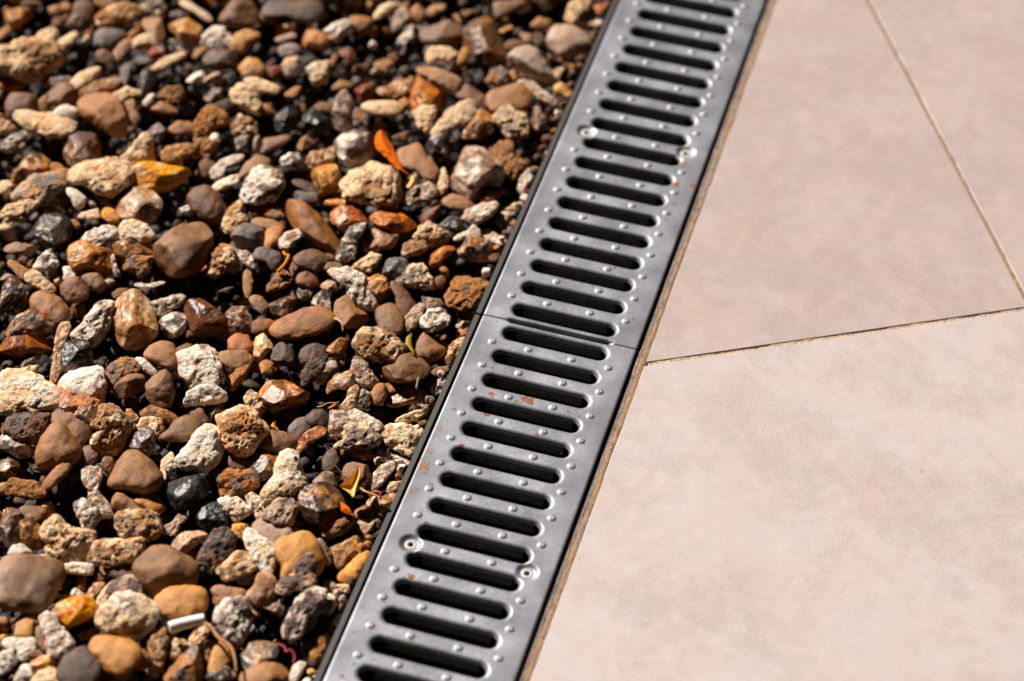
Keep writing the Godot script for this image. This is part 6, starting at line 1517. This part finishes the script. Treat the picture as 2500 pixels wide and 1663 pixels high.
	s("f", "black", "dark", -81.2, -9.2, 293.6, "-9.3 0.3 -1.7 7.9 4.8 10.7 9.7 5.8 7.0 -6.2 -2.8 -9.5 -9.3 -6.2", "black rounded flint by the drain")
	s("c", "cream", "white", -198.1, 3.1, 344.5, "-18.4 -1.0 -16.1 5.3 -8.7 12.7 -0.7 15.3 9.6 11.0 19.2 5.7 18.6 -4.4 12.1 -10.8 4.1 -15.6 -3.2 -12.2 -16.6 -6.1", "large cream and white knobbly stone, above the yellow-ochre pebble")
	s("p", "white", "mauve", -130.2, 2.5, 326.1, "-10.9 -4.4 -10.3 7.0 -4.6 13.3 5.7 13.9 9.7 9.3 9.9 -2.3 6.8 -12.0 -0.3 -15.1 -5.9 -9.8", "lilac and white craggy cluster, right of the white tube")
	s("s", "honey", "tan", -259.7, -1.8, 368.5, "-6.3 -7.0 -5.7 2.5 -2.3 10.5 1.7 11.1 4.5 8.2 5.4 -4.8 4.3 -9.9 -1.6 -10.6", "finger-shaped yellow pebble, below the flat brown boulder")
	s("c", "white", "pinkgrey", -237.4, 1.4, 370.6, "-11.3 8.6 -7.4 13.1 -1.7 12.0 2.3 5.2 7.9 -0.2 13.3 -6.4 7.2 -11.2 0.2 -14.3 -4.1 -8.1 -6.2 1.2", "tall white chalk peg, right of the finger-shaped yellow pebble")
	s("c", "cream", "ochre", -149.8, -5.0, 339.1, "-6.6 -2.7 -2.6 4.1 4.9 7.5 7.7 5.2 4.7 -1.1 -2.2 -6.7 -5.9 -6.4", "cream chip behind a white stick")
	s("s", "tan", "grey", -247.0, -5.1, 372.4, "-5.6 4.9 -1.9 8.3 2.7 4.3 5.6 -6.6 2.2 -8.8 -3.0 -2.1", "grey-brown pebble behind a white peg")
	s("p", "tan", "cream", -170.8, -1.8, 356.5, "-7.6 2.9 -3.6 9.7 2.1 10.9 5.5 5.8 4.9 -2.0 3.9 -11.4 -1.3 -11.6 -4.0 -4.2", "rust and cream craggy flint, below and left of the white tube")
	s("p", "white", "white", -256.8, -2.1, 384.7, "-12.2 2.6 -7.2 5.4 2.5 4.9 9.3 5.3 10.2 -0.9 4.8 -7.6 0.8 -6.9 -0.5 -2.0 -7.7 -0.8", "white knobbly chalk, below the finger-shaped yellow pebble")
	s("f", "tan", "grey", -73.7, -8.9, 321.7, "-12.2 -0.7 -5.8 5.2 2.8 12.7 7.6 12.7 9.2 6.8 5.0 -1.8 1.7 -10.4 -3.6 -12.0 -7.4 -7.7", "large olive-grey smooth stone, below the smooth ochre cobble")
	s("p", "cream", "tan", -159.4, -5.2, 353.5, "-5.3 -4.8 -3.7 0.4 -2.6 6.1 3.1 6.1 7.8 1.2 3.0 -2.7 -2.3 -6.3", "crumbly cream chip, below the white tube")
	s("s", "honey", "ochre", -194.4, 2.5, 373.8, "-16.8 4.5 -14.6 9.0 -3.3 9.5 8.0 7.8 17.1 1.6 15.4 -6.6 6.7 -12.8 -2.3 -10.2 -10.1 -2.9", "big smooth yellow-ochre pebble, above and right of the dark domed pebble")
	s("f", "tan", "grey", -139.3, -4.7, 350.2, "-7.8 3.1 -1.3 7.1 6.6 6.5 3.7 -1.7 1.5 -9.7 -2.7 -5.3", "warm grey flat pebble, below and right of the white tube")
	s("f", "grey", "tan", -105.7, -1.0, 345.0, "-10.7 2.2 -7.8 7.3 3.5 7.8 13.8 5.8 12.4 0.3 6.9 -1.7 0.2 -9.2 -8.2 -8.9 -10.1 -3.5", "dark olive stone with a hollow front, below and right of the white tube")
	s("s", "ochre", "honey", -179.5, -4.9, 365.6, "-5.8 9.2 -0.2 6.9 7.0 -0.6 5.6 -6.8 -0.8 -8.2 -4.6 -4.1 -1.3 3.5", "ochre pebble tucked behind a yellow one")
	s("s", "honey", "ochre", -128.9, -1.8, 354.7, "-6.8 -6.0 -4.7 5.6 -1.3 10.1 4.9 10.1 7.1 0.2 3.0 -8.5 -2.3 -11.4", "upright ochre block, below and right of the white tube")
	s("p", "white", "grey", -259.2, -2.8, 397.6, "-4.6 5.6 2.7 7.3 5.8 0.7 0.4 -5.9 -4.3 -7.8", "white rough stone at the left edge")
	s("f", "marigold", "orange", -233.8, -2.2, 390.2, "-13.1 -2.7 -5.8 4.1 5.0 3.5 10.6 6.3 11.3 3.2 5.4 -1.8 -3.9 -5.3 -9.6 -7.3", "orange blade-like flint, left of the dark domed pebble")
	s("s", "umber", "mauve", -212.2, 0.2, 389.7, "-13.2 -1.4 -9.9 5.9 -3.1 10.9 6.4 10.9 12.9 5.4 14.8 -4.4 9.0 -10.6 -5.3 -9.7 -11.5 -7.1", "dark brown domed pebble, below and left of the yellow-ochre pebble")
	s("f", "tan", "grey", -147.2, -0.4, 369.8, "-15.2 -3.3 -7.9 1.8 -1.8 9.6 5.5 13.6 9.8 2.9 13.1 -6.4 5.4 -10.1 -8.9 -8.1", "beige angular flint, below the white tube")
	s("s", "white", "pinkgrey", -79.9, -10.8, 342.7, "-5.8 -4.0 -3.1 3.4 2.2 7.2 5.4 4.5 2.2 -1.3 -2.1 -7.7", "slim pinkish-white pebble, below the smooth ochre cobble")
	s("s", "tan", "ochre", -96.2, 1.6, 359.1, "-15.4 -0.3 -9.8 2.5 -0.8 6.5 10.0 5.1 15.5 1.0 14.9 -8.3 -14.3 -6.4", "flat tan pebble at the bottom edge")
	s("f", "dark", "white", -124.2, -2.2, 366.3, "-11.0 -1.5 -3.7 3.0 1.9 5.2 8.9 2.1 13.1 -4.5 -9.3 -4.3", "dark flint at the bottom edge")
	s("c", "cream", "tan", -230.4, -2.2, 402.1, "-9.5 -1.6 -5.0 3.4 2.3 6.2 9.2 1.9 9.6 -4.8 -6.6 -5.1", "cream pebble at the bottom edge")
	s("s", "brown", "brown", -538.0, -7.9, -247.3, "-9.8 0.6 0.3 2.6 10.3 1.7 5.7 -2.6 -6.4 -2.3")
	s("c", "tan", "tan", -476.7, -7.2, -264.2, "-9.7 4.2 6.9 4.1 10.1 -0.3 -0.5 -6.3 -6.8 -1.7")
	s("s", "tan", "tan", -507.5, -8.1, -251.1, "-5.4 1.9 -0.1 5.3 5.0 0.5 3.4 -4.4 -2.8 -3.2")
	s("f", "amber", "rust", -74.8, -11.7, -397.0, "-6.5 3.4 2.7 5.5 7.6 -0.2 -0.2 -5.8 -4.4 -1.6")
	s("s", "tan", "cream", -206.6, -5.2, -344.0, "-8.7 -1.8 -1.9 4.5 7.9 4.4 7.3 -0.5 -4.6 -6.6")
	s("s", "tan", "tan", -513.0, -7.7, -243.7, "-7.2 2.2 0.1 5.1 6.1 1.9 4.6 -4.7 -3.6 -4.4")
	s("s", "cream", "cream", -248.1, -4.8, -327.9, "-9.8 -4.6 -3.9 4.2 6.7 8.0 10.8 3.8 2.7 -3.1 -6.6 -8.4")
	s("s", "brown", "brown", -178.9, -8.0, -353.0, "-8.8 1.0 3.4 2.6 10.1 0.5 -4.7 -4.0")
	s("s", "tan", "tan", -220.2, -6.9, -334.1, "-5.9 4.1 -0.1 9.9 8.2 -0.7 2.7 -9.4 -4.8 -3.9")
	s("c", "mauve", "mauve", -413.7, -8.0, -271.3, "-5.9 1.2 -0.1 4.1 6.8 0.9 4.1 -3.4 -4.9 -2.7")
	s("s", "cream", "cream", -308.4, -4.8, -300.3, "-9.7 -1.6 -5.4 4.2 6.2 6.1 8.9 1.7 5.1 -3.9 -5.1 -6.4")
	s("s", "tan", "tan", -343.8, -8.4, -291.7, "-5.6 3.3 0.2 3.3 4.9 -2.1 0.6 -4.6")
	s("c", "tan", "tan", -186.9, -8.7, -342.2, "-4.2 2.7 -0.1 4.3 3.4 -2.7 0.9 -4.3")
	s("s", "cream", "tan", -78.9, -10.4, -372.4, "-12.1 0.5 1.1 5.4 8.8 4.3 8.8 -3.0 -0.3 -2.3 -7.9 -2.3")
	s("s", "tan", "tan", -116.4, -7.1, -355.1, "-9.2 -0.8 -2.0 6.5 8.7 2.9 7.5 -3.5 -5.0 -5.1")
	s("s", "cream", "cream", -320.7, -6.4, -285.0, "-4.4 0.2 -0.5 3.6 4.0 -0.1 0.8 -3.7")
	s("s", "honey", "tan", -143.5, -8.4, -340.7, "-6.2 -1.0 3.5 3.8 6.4 1.1 -3.7 -4.0")
	s("s", "honey", "honey", -439.4, -7.8, -237.6, "-5.5 -0.2 0.7 6.0 5.5 3.6 3.2 -3.1 -3.9 -6.4")
	s("s", "tan", "tan", -541.7, -7.9, -202.9, "-4.3 2.2 2.4 7.0 4.9 2.0 1.0 -4.4 -4.0 -6.8")
	s("s", "pinkgrey", "tan", -314.9, -5.6, -268.0, "-9.1 -0.8 5.8 4.9 8.9 0.6 -5.6 -4.8")
	s("s", "cream", "cream", -219.3, -3.7, -297.1, "-5.6 -0.7 1.1 5.0 5.5 3.0 2.6 -3.5 -3.6 -3.8")
	s("s", "tan", "pinkgrey", -123.0, -7.9, -333.7, "-8.1 5.8 4.3 3.4 4.9 -5.6 -1.0 -3.6")
	s("s", "cream", "cream", -474.2, -8.7, -218.2, "-3.6 -4.1 -1.8 1.8 2.1 3.8 3.3 -1.5")
	s("s", "umber", "brown", -112.7, -7.4, -334.5, "-4.4 6.3 1.2 7.1 6.6 -2.6 1.0 -9.2 -4.4 -1.7")
	s("s", "cream", "cream", -487.0, -7.3, -209.7, "-7.8 -4.3 -5.9 1.4 4.6 8.1 7.5 4.2 4.3 -3.6 -2.7 -5.9")
	s("c", "pinkgrey", "pinkgrey", -381.1, -7.8, -238.4, "-7.1 -6.4 -5.3 1.3 4.3 6.1 8.3 1.0 -0.2 -2.1")
	s("s", "brown", "brown", -130.0, -7.2, -320.0, "-9.0 0.6 -1.8 5.4 7.1 3.6 9.8 -0.1 1.3 -6.2 -7.4 -3.4")
	s("s", "mauve", "pinkgrey", -306.8, -6.8, -254.5, "-9.8 1.2 -4.1 6.0 6.4 5.1 9.8 -0.6 3.5 -6.0 -5.8 -5.7")
	s("s", "tan", "tan", -375.6, -5.5, -226.2, "-6.7 -2.9 -3.8 2.8 4.7 6.5 7.7 2.5 1.6 -3.1 -3.6 -5.7")
	s("f", "rust", "rust", -408.4, -4.8, -212.1, "-8.7 -1.4 -1.6 8.1 6.1 3.2 7.4 -2.2 -3.2 -7.7")
	s("s", "chestnut", "chestnut", -257.8, -7.1, -263.5, "-9.3 4.3 0.3 7.6 5.6 3.2 5.8 -12.3 -2.4 -2.8")
	s("s", "honey", "tan", -167.8, -7.0, -288.6, "-0.8 4.4 3.0 11.5 7.8 4.2 4.7 -4.6 -9.1 -12.3 -5.6 -3.2")
	s("s", "tan", "ochre", -268.0, -8.4, -255.4, "-3.4 -2.0 0.4 6.6 3.3 1.7 -0.2 -6.4")
	s("f", "dark", "dark", -288.3, -6.8, -245.4, "-8.2 2.6 5.1 7.4 8.2 1.2 -5.0 -11.2")
	s("f", "grey", "grey", -419.6, -7.6, -202.7, "-8.2 -2.9 -0.7 4.7 7.9 4.6 6.3 -1.6 -5.3 -4.9")
	s("c", "pinkgrey", "cream", -298.6, -6.8, -235.9, "-7.8 -1.0 -2.6 6.6 5.9 8.5 5.5 -2.9 -1.1 -11.3")
	s("s", "ochre", "honey", -78.5, -12.1, -315.6, "-11.7 3.9 -4.2 1.9 11.6 1.2 5.4 -2.9 -2.1 -2.2")
	s("s", "tan", "brown", -225.5, -7.5, -260.6, "-8.8 2.1 -3.6 4.0 9.8 3.7 5.3 -0.5 2.8 -6.7 -5.5 -2.6")
	s("f", "rust", "rust", -310.8, -7.4, -224.1, "-7.3 2.7 3.0 5.6 9.0 0.4 1.7 -4.8 -6.4 -3.9")
	s("s", "mauve", "grey", -424.3, -7.2, -183.4, "-4.5 4.6 -0.8 9.8 3.9 7.5 3.8 -4.2 0.8 -12.5 -3.3 -5.3")
	s("c", "cream", "cream", -84.5, -7.9, -297.1, "-5.9 1.5 2.0 5.5 5.1 3.9 2.3 -0.5 0.8 -7.0 -4.3 -3.3")
	s("s", "ochre", "tan", -118.9, -8.2, -284.1, "-5.3 2.7 1.7 5.9 3.8 -3.6 -0.2 -5.0")
	s("f", "white", "pinkgrey", -366.8, -7.5, -198.4, "-9.2 -2.8 -1.6 3.8 4.9 5.7 6.2 -0.5 -0.3 -6.3")
	s("f", "black", "black", -341.4, -7.4, -205.9, "-8.0 0.6 2.4 8.1 5.6 -1.0 0.0 -7.7")
	s("f", "grey", "cream", -353.8, -7.6, -200.6, "-7.3 0.6 4.0 6.3 7.0 1.2 2.6 -4.0 -6.3 -4.1")
	s("c", "pinkgrey", "grey", -473.8, -6.9, -155.7, "-12.6 -1.3 -5.2 3.4 10.8 5.1 12.0 1.0 4.8 -4.2 -9.8 -4.1")
	s("c", "tan", "tan", -68.4, -13.3, -295.9, "-4.2 2.2 2.6 0.1 1.3 -1.9")
	s("f", "orange", "rust", -507.4, -7.0, -141.2, "-9.6 1.9 -2.1 4.3 8.2 4.6 10.9 -1.6 2.2 -4.7 -9.6 -4.6")
	s("s", "tan", "brown", -249.8, -7.8, -225.4, "-8.3 -1.4 -1.8 5.2 6.8 3.1 9.0 -1.1 0.7 -1.5 -6.4 -4.3")
	s("s", "tan", "tan", -284.0, -7.3, -204.3, "-8.4 -1.8 1.9 6.6 8.4 6.6 3.4 -1.9 -5.3 -9.4")
	s("f", "mauve", "dark", -344.6, -7.2, -181.3, "-8.7 -1.8 -1.3 5.7 5.2 5.7 6.6 -2.5 -1.8 -7.1")
	s("p", "cream", "cream", -411.7, -6.8, -158.2, "-10.5 1.3 -1.7 7.3 13.4 2.7 11.7 -0.3 1.4 -0.2 -4.2 -6.6 -10.1 -4.3")
	s("s", "white", "white", -393.2, -8.1, -159.2, "-5.3 -2.6 -0.6 4.8 4.5 5.3 3.5 -1.5 -2.2 -5.9")
	s("s", "honey", "honey", -193.7, -6.2, -219.7, "-5.8 0.8 0.3 4.0 4.8 -0.7 0.7 -4.1")
	s("s", "tan", "tan", -471.9, -7.4, -127.3, "-6.7 -6.0 -3.5 3.5 2.9 9.1 4.5 1.3 2.7 -7.9")
	s("s", "umber", "umber", -330.4, -7.0, -169.5, "-9.1 1.6 2.9 8.0 8.7 2.0 2.8 -6.3 -5.3 -5.2")
	s("s", "brown", "brown", -254.6, -7.5, -194.9, "-8.9 0.9 -0.6 4.6 8.0 2.4 5.6 -3.9 -4.1 -4.0")
	s("s", "tan", "brown", -375.8, -6.9, -150.8, "-12.6 -0.7 -3.4 7.2 8.9 1.5 10.2 -3.7 -3.1 -4.4")
	s("c", "tan", "grey", -399.9, -7.0, -141.5, "-7.4 6.8 -0.0 10.5 1.8 4.0 7.0 -7.2 1.4 -12.6 -2.8 -1.5")
	s("s", "tan", "ochre", -294.8, -7.8, -176.9, "-8.1 5.1 -2.6 6.0 7.2 -3.2 3.6 -8.0")
	s("f", "dark", "grey", -185.4, -7.5, -202.0, "-5.9 -1.6 -0.4 7.6 6.2 2.8 0.1 -8.8")
	s("c", "tan", "tan", -488.2, -7.3, -91.1, "-5.4 8.3 1.9 4.7 8.2 -1.4 0.6 -6.1 -5.2 -5.5")
	s("f", "mauve", "grey", -371.3, -7.1, -122.5, "-6.2 2.0 0.2 8.8 8.7 -0.4 2.6 -8.0 -5.2 -2.5")
	s("s", "umber", "ochre", -183.3, -7.7, -179.1, "-7.4 0.7 7.1 6.1 5.0 -3.9 -4.7 -2.9")
	s("s", "brown", "brown", -70.4, -12.9, -221.8, "-3.9 -1.3 -1.0 3.2 3.1 0.9 1.3 -2.0")
	s("s", "tan", "brown", -256.7, -8.0, -149.9, "-4.5 -4.0 1.7 9.7 3.5 2.5 -0.6 -8.2")
	s("c", "pinkgrey", "grey", -301.7, -7.6, -133.5, "-6.0 3.2 5.7 6.8 3.4 -2.0 -3.0 -8.0")
	s("s", "brown", "tan", -78.9, -12.4, -204.4, "-6.6 -8.6 -3.6 -1.2 3.8 7.6 7.5 4.0 -1.4 -1.2")
	s("c", "white", "white", -66.8, -12.6, -203.6, "-3.2 -3.5 -1.0 3.9 4.2 6.1 2.0 -0.5 -2.5 -5.0")
	s("f", "amber", "amber", -332.3, -8.3, -109.8, "-5.9 -0.5 0.3 4.0 5.9 0.1 -0.3 -3.6")
	s("c", "white", "black", -258.8, -7.3, -125.4, "-7.0 0.5 -1.2 5.0 6.7 5.8 8.0 -0.9 -0.9 -5.5 -5.6 -4.9")
	s("b", "ochre", "ochre", -432.6, -7.6, -58.4, "-8.6 -2.0 -4.2 4.2 4.6 3.3 8.5 -0.9 -0.2 -4.6")
	s("s", "brown", "brown", -316.9, -7.0, -95.1, "-5.9 4.6 -0.2 7.7 6.0 3.6 6.7 -5.5 -1.4 -8.7 -5.1 -1.6")
	s("c", "honey", "cream", -70.4, -12.7, -180.5, "-5.7 1.5 -0.6 3.0 4.6 0.8 2.4 -2.9 -1.3 -1.4")
	s("p", "cream", "tan", -133.7, -4.9, -135.1, "-4.2 -11.6 -2.8 7.2 -0.2 13.3 4.1 4.6 3.8 -3.3 -0.6 -10.1")
	s("s", "honey", "honey", -160.2, -8.0, -130.2, "-4.7 1.1 0.1 4.6 5.4 2.7 2.4 -5.0 -3.2 -3.4")
	s("c", "white", "cream", -295.6, -4.8, -79.8, "-10.7 -3.2 -4.6 2.9 9.2 8.1 10.4 0.7 1.1 -2.5 -5.4 -6.0")
	s("s", "cream", "cream", -458.8, -7.8, -26.4, "-4.4 4.3 1.6 5.2 5.7 1.4 1.3 -4.4 -4.2 -6.4")
	s("s", "white", "pinkgrey", -399.3, -4.7, -28.0, "-10.8 8.7 -0.6 7.0 7.5 0.3 6.2 -6.3 1.0 -9.1 -3.2 -0.7")
	s("s", "pinkgrey", "pinkgrey", -387.9, -8.6, -31.0, "-5.3 4.5 1.1 2.0 4.5 -3.7 -0.3 -2.8")
	s("s", "honey", "tan", -373.9, -7.9, -32.2, "-9.0 2.0 -4.4 6.3 1.7 1.0 8.0 -3.0 5.5 -5.7 -1.8 -0.5")
	s("c", "cream", "honey", -74.1, -11.8, -131.4, "-10.9 -2.4 -3.0 3.4 7.1 4.8 7.8 -3.1 -1.6 -1.7")
	s("c", "white", "white", -316.1, -8.5, -46.8, "-4.9 0.2 2.4 3.6 4.3 -1.0 -1.8 -2.9")
	s("c", "cream", "cream", -382.5, -5.3, -13.9, "-7.9 0.2 -3.3 2.7 6.0 5.2 8.8 -2.1 3.1 -3.6 -6.7 -2.4")
	s("f", "marigold", "amber", -366.0, -4.9, -17.7, "-8.9 5.1 -1.3 6.8 6.4 1.4 7.6 -5.9 0.9 -5.8 -4.7 -1.6")
	s("s", "ochre", "ochre", -390.3, -8.4, -4.7, "-5.6 2.0 0.2 3.7 4.8 -1.9 0.6 -3.7")
	s("c", "white", "white", -66.8, -13.3, -104.9, "-1.4 -3.1 -0.7 2.6 1.1 2.6 0.7 -1.7")
	s("c", "white", "cream", -97.7, -4.9, -83.7, "-10.6 -3.1 -6.4 0.0 2.1 3.9 3.7 8.6 10.1 2.0 9.6 -3.0 -0.6 -2.9 -7.9 -5.4")
	s("c", "tan", "white", -325.4, -8.7, -0.2, "-4.4 0.4 -0.3 2.8 3.1 0.2 1.6 -3.3")
	s("s", "ochre", "honey", -268.5, -8.0, -15.6, "-9.4 0.3 -4.9 3.6 3.4 1.8 8.7 -2.5 2.2 -3.1")
	s("c", "white", "mauve", -344.0, -7.1, 31.0, "-6.5 6.1 0.7 8.5 3.3 1.0 7.0 -6.9 -0.4 -8.4 -4.1 -0.3")
	s("s", "brown", "tan", -186.7, -4.9, -16.3, "-11.1 -1.1 -5.0 3.0 8.0 4.5 13.9 1.6 8.3 -1.0 -4.2 -2.7 -9.9 -4.3")
	s("s", "brown", "brown", -212.8, -8.2, -10.5, "-3.3 -0.6 -0.4 6.7 3.8 0.7 -0.1 -6.9")
	s("s", "tan", "ochre", -409.5, -7.1, 57.0, "-9.7 6.0 -6.5 8.0 8.4 -0.3 6.3 -8.1 1.5 -5.6")
	s("c", "white", "white", -372.9, -7.8, 47.4, "-4.5 4.1 0.8 4.9 5.9 -3.0 -2.2 -6.0")
	s("s", "brown", "brown", -101.9, -5.7, -27.4, "-4.2 -1.4 -2.6 3.8 2.2 5.4 4.8 1.5 2.0 -4.3 -2.3 -5.1")
	s("s", "tan", "brown", -239.0, -4.8, 18.5, "-3.7 6.7 -2.1 10.2 1.8 8.2 4.1 0.5 3.0 -9.7 0.1 -12.7 -3.1 -3.2")
	s("c", "white", "pinkgrey", -310.5, -7.8, 40.1, "-11.2 -0.8 -7.3 2.4 1.0 -0.5 11.2 3.0 12.4 0.5 1.9 -2.7 -8.1 -1.9")
	s("f", "tan", "pinkgrey", -180.1, -5.6, 2.6, "-6.4 0.8 -0.0 4.7 4.8 3.1 6.8 -4.7 0.4 -3.1 -5.6 -0.8")
	s("s", "umber", "umber", -252.8, -8.5, 27.3, "-6.1 -1.0 -1.3 1.4 5.9 2.9 1.5 -3.2")
	s("s", "brown", "brown", -327.5, -8.0, 55.9, "-5.2 -0.1 -1.6 3.4 7.1 3.7 2.8 -2.6 -3.0 -4.4")
	s("f", "grey", "mauve", -195.7, -7.5, 14.2, "-5.1 0.9 -2.7 6.5 6.1 2.3 4.1 -3.8 -2.4 -5.8")
	s("f", "grey", "tan", -100.3, -7.1, -6.1, "-9.4 6.2 -5.4 3.9 4.0 3.9 10.8 -4.8 4.6 -5.0 -4.5 -4.2")
	s("c", "white", "pinkgrey", -63.7, -12.2, -11.2, "-3.6 -0.1 -1.7 0.8 0.1 -0.5 1.6 2.1 2.8 2.5 2.1 0.1 0.3 -2.2 -2.1 -1.8")
	s("f", "amber", "brown", -71.9, -12.2, -8.0, "-6.0 -0.1 -1.6 3.6 7.3 2.8 3.6 -3.1 -3.8 -2.3")
	s("s", "pinkgrey", "brown", -72.9, -12.4, 2.6, "-6.5 -0.9 -0.6 2.8 6.4 2.8 4.5 -0.1 -4.3 -3.8")
	s("b", "ochre", "tan", -70.6, -12.1, 12.4, "-5.8 -0.2 -0.7 4.2 5.9 4.9 4.5 -0.9 0.1 -3.1 -5.0 -3.1")
	s("c", "white", "white", -65.5, -12.3, 10.5, "-1.8 -2.0 -0.3 2.7 1.1 0.9 0.8 -1.3")
	s("s", "brown", "brown", -259.0, -7.9, 95.3, "-6.6 0.2 1.1 4.4 9.0 1.4 1.6 -2.3 -5.0 -3.7")
	s("f", "mauve", "umber", -360.5, -5.3, 143.1, "-9.8 -3.6 -3.0 2.4 6.1 5.1 8.5 3.0 4.2 -1.2 -6.0 -5.7")
	s("s", "white", "mauve", -276.9, -4.9, 122.9, "-10.3 5.3 -5.7 6.9 1.8 3.8 7.8 -3.3 7.1 -8.8 -0.7 -3.9")
	s("s", "ochre", "honey", -194.2, -5.3, 95.6, "-5.7 2.1 -1.1 5.6 5.0 3.0 4.6 -5.1 -2.8 -5.5")
	s("c", "cream", "tan", -357.1, -7.6, 150.2, "-8.0 0.5 -0.4 4.3 5.7 3.5 4.6 -4.8 -1.7 -3.6")
	s("s", "brown", "tan", -73.4, -11.0, 55.4, "-7.3 0.0 -2.6 2.9 8.2 4.0 8.2 0.8 -0.5 -2.8 -6.9 -3.2")
	s("f", "grey", "tan", -256.0, -7.6, 119.4, "-5.9 -0.4 -0.2 5.7 4.4 3.4 4.8 -4.2 -3.1 -4.5")
	s("s", "ochre", "umber", -102.0, -7.9, 84.6, "-5.9 2.1 -0.6 3.2 5.6 2.3 4.4 -2.9 -3.5 -4.7")
	s("f", "brown", "amber", -271.0, -8.1, 167.2, "-5.8 4.1 -1.0 4.1 5.3 -1.6 3.9 -4.7 -2.4 -1.9")
	s("s", "brown", "tan", -265.5, -5.4, 218.8, "-4.8 3.8 -1.6 6.0 2.8 4.5 4.5 -3.0 1.9 -7.4 -2.8 -3.9")
	s("c", "cream", "pinkgrey", -227.6, -7.5, 206.5, "-3.8 4.1 2.3 10.2 5.7 4.1 -0.4 2.7 1.4 -7.6 -1.4 -11.5 -3.8 -2.0")
	s("f", "umber", "chestnut", -311.3, -8.0, 234.2, "-9.3 -0.5 -5.9 2.2 3.0 2.2 8.6 0.5 5.4 -3.2 -1.8 -1.3")
	s("c", "cream", "tan", -70.4, -11.2, 172.2, "-6.0 -2.4 -2.9 3.1 3.3 4.1 6.0 2.4 2.6 -2.4 -3.6 -3.8")
	s("s", "chestnut", "chestnut", -123.6, -8.2, 225.0, "-5.3 -0.9 -1.7 3.4 4.1 2.6 4.4 -1.5 -1.5 -3.5")
	s("f", "marigold", "honey", -157.9, -5.1, 247.0, "-8.4 0.3 -6.3 3.2 0.8 4.4 6.2 3.1 6.5 -1.5 3.1 -7.1 -2.0 -2.4")
	s("s", "brown", "pinkgrey", -118.1, -7.4, 235.2, "-9.4 4.2 -3.4 4.8 3.9 1.6 12.0 -4.4 7.3 -4.5 -2.2 -1.2 -8.2 -0.5")
	s("c", "pinkgrey", "mauve", -96.3, -5.3, 246.7, "-5.7 5.8 -2.1 8.8 2.0 2.9 5.4 -6.2 2.4 -9.1 -2.0 -2.1")
	s("c", "white", "pinkgrey", -274.9, -6.5, 308.5, "-4.7 -0.4 -1.4 2.2 3.3 1.5 4.1 -1.4 -1.3 -1.9")
	s("s", "ochre", "ochre", -231.8, -6.2, 313.4, "-4.1 -2.5 -0.6 5.7 3.7 0.0 1.0 -3.2")
	s("f", "amber", "brown", -241.0, -5.9, 320.7, "-3.6 2.9 1.1 7.0 2.2 2.3 2.6 -4.1 -0.4 -7.5 -1.9 -0.6")
	s("p", "tan", "cream", -229.4, -5.5, 324.7, "-6.6 -3.2 -2.2 4.4 4.7 5.5 5.4 1.9 0.5 -2.1 -1.9 -6.5")
	s("c", "white", "white", -241.0, -6.1, 331.0, "-4.4 0.9 -0.0 4.1 5.3 0.0 2.0 -2.6 -2.9 -2.4")
	s("s", "grey", "tan", -193.2, -5.6, 316.4, "-3.7 -1.2 -2.0 4.0 1.5 5.8 5.7 2.1 0.8 -5.5 -2.3 -5.1")
	s("c", "cream", "cream", -221.7, -5.2, 327.5, "-5.9 -4.7 -1.3 4.7 4.5 10.4 5.1 3.5 0.3 -5.3 -2.7 -8.6")
	s("s", "pinkgrey", "tan", -248.2, -8.2, 336.4, "-6.4 -6.6 -1.2 3.4 4.0 4.6 4.6 2.1 -1.0 -3.4")
	s("b", "umber", "amber", -281.8, -8.0, 351.5, "-4.3 3.1 1.4 4.2 6.3 0.3 0.8 -3.5 -4.2 -4.0")
	s("p", "tan", "cream", -123.2, -6.2, 308.0, "-3.3 -0.8 -1.6 3.8 1.3 2.7 4.4 -1.8 -0.8 -4.0")
	s("c", "white", "rust", -70.5, -12.0, 293.3, "-2.4 -0.7 -0.5 2.5 2.8 3.1 1.2 -1.3 -1.5 -2.9")
	s("c", "white", "mauve", -173.8, -5.7, 332.1, "-2.5 3.2 1.0 4.6 5.0 3.2 3.5 -0.7 -1.1 -4.7 -5.9 -5.5")
	s("f", "brown", "tan", -220.2, -7.7, 358.5, "-9.1 -3.4 -3.7 1.8 6.6 5.2 8.5 2.1 3.0 -1.7 -5.3 -4.0")
	s("s", "white", "white", -68.8, -12.4, 340.4, "-1.5 0.4 1.1 2.5 1.1 -0.7 -1.0 -1.7")
	s("s", "white", "mauve", -244.9, -3.1, 404.2, "-5.4 -1.4 -2.0 5.4 2.5 6.5 6.0 1.7 4.7 -3.5 -1.0 -4.9 -4.8 -3.7")
	s("s", "tan", "ochre", -185.3, -5.6, 383.6, "-9.7 -2.8 -4.1 1.7 7.8 4.4 5.7 0.7 0.3 -4.1")
	gravel_fill()
	litter()
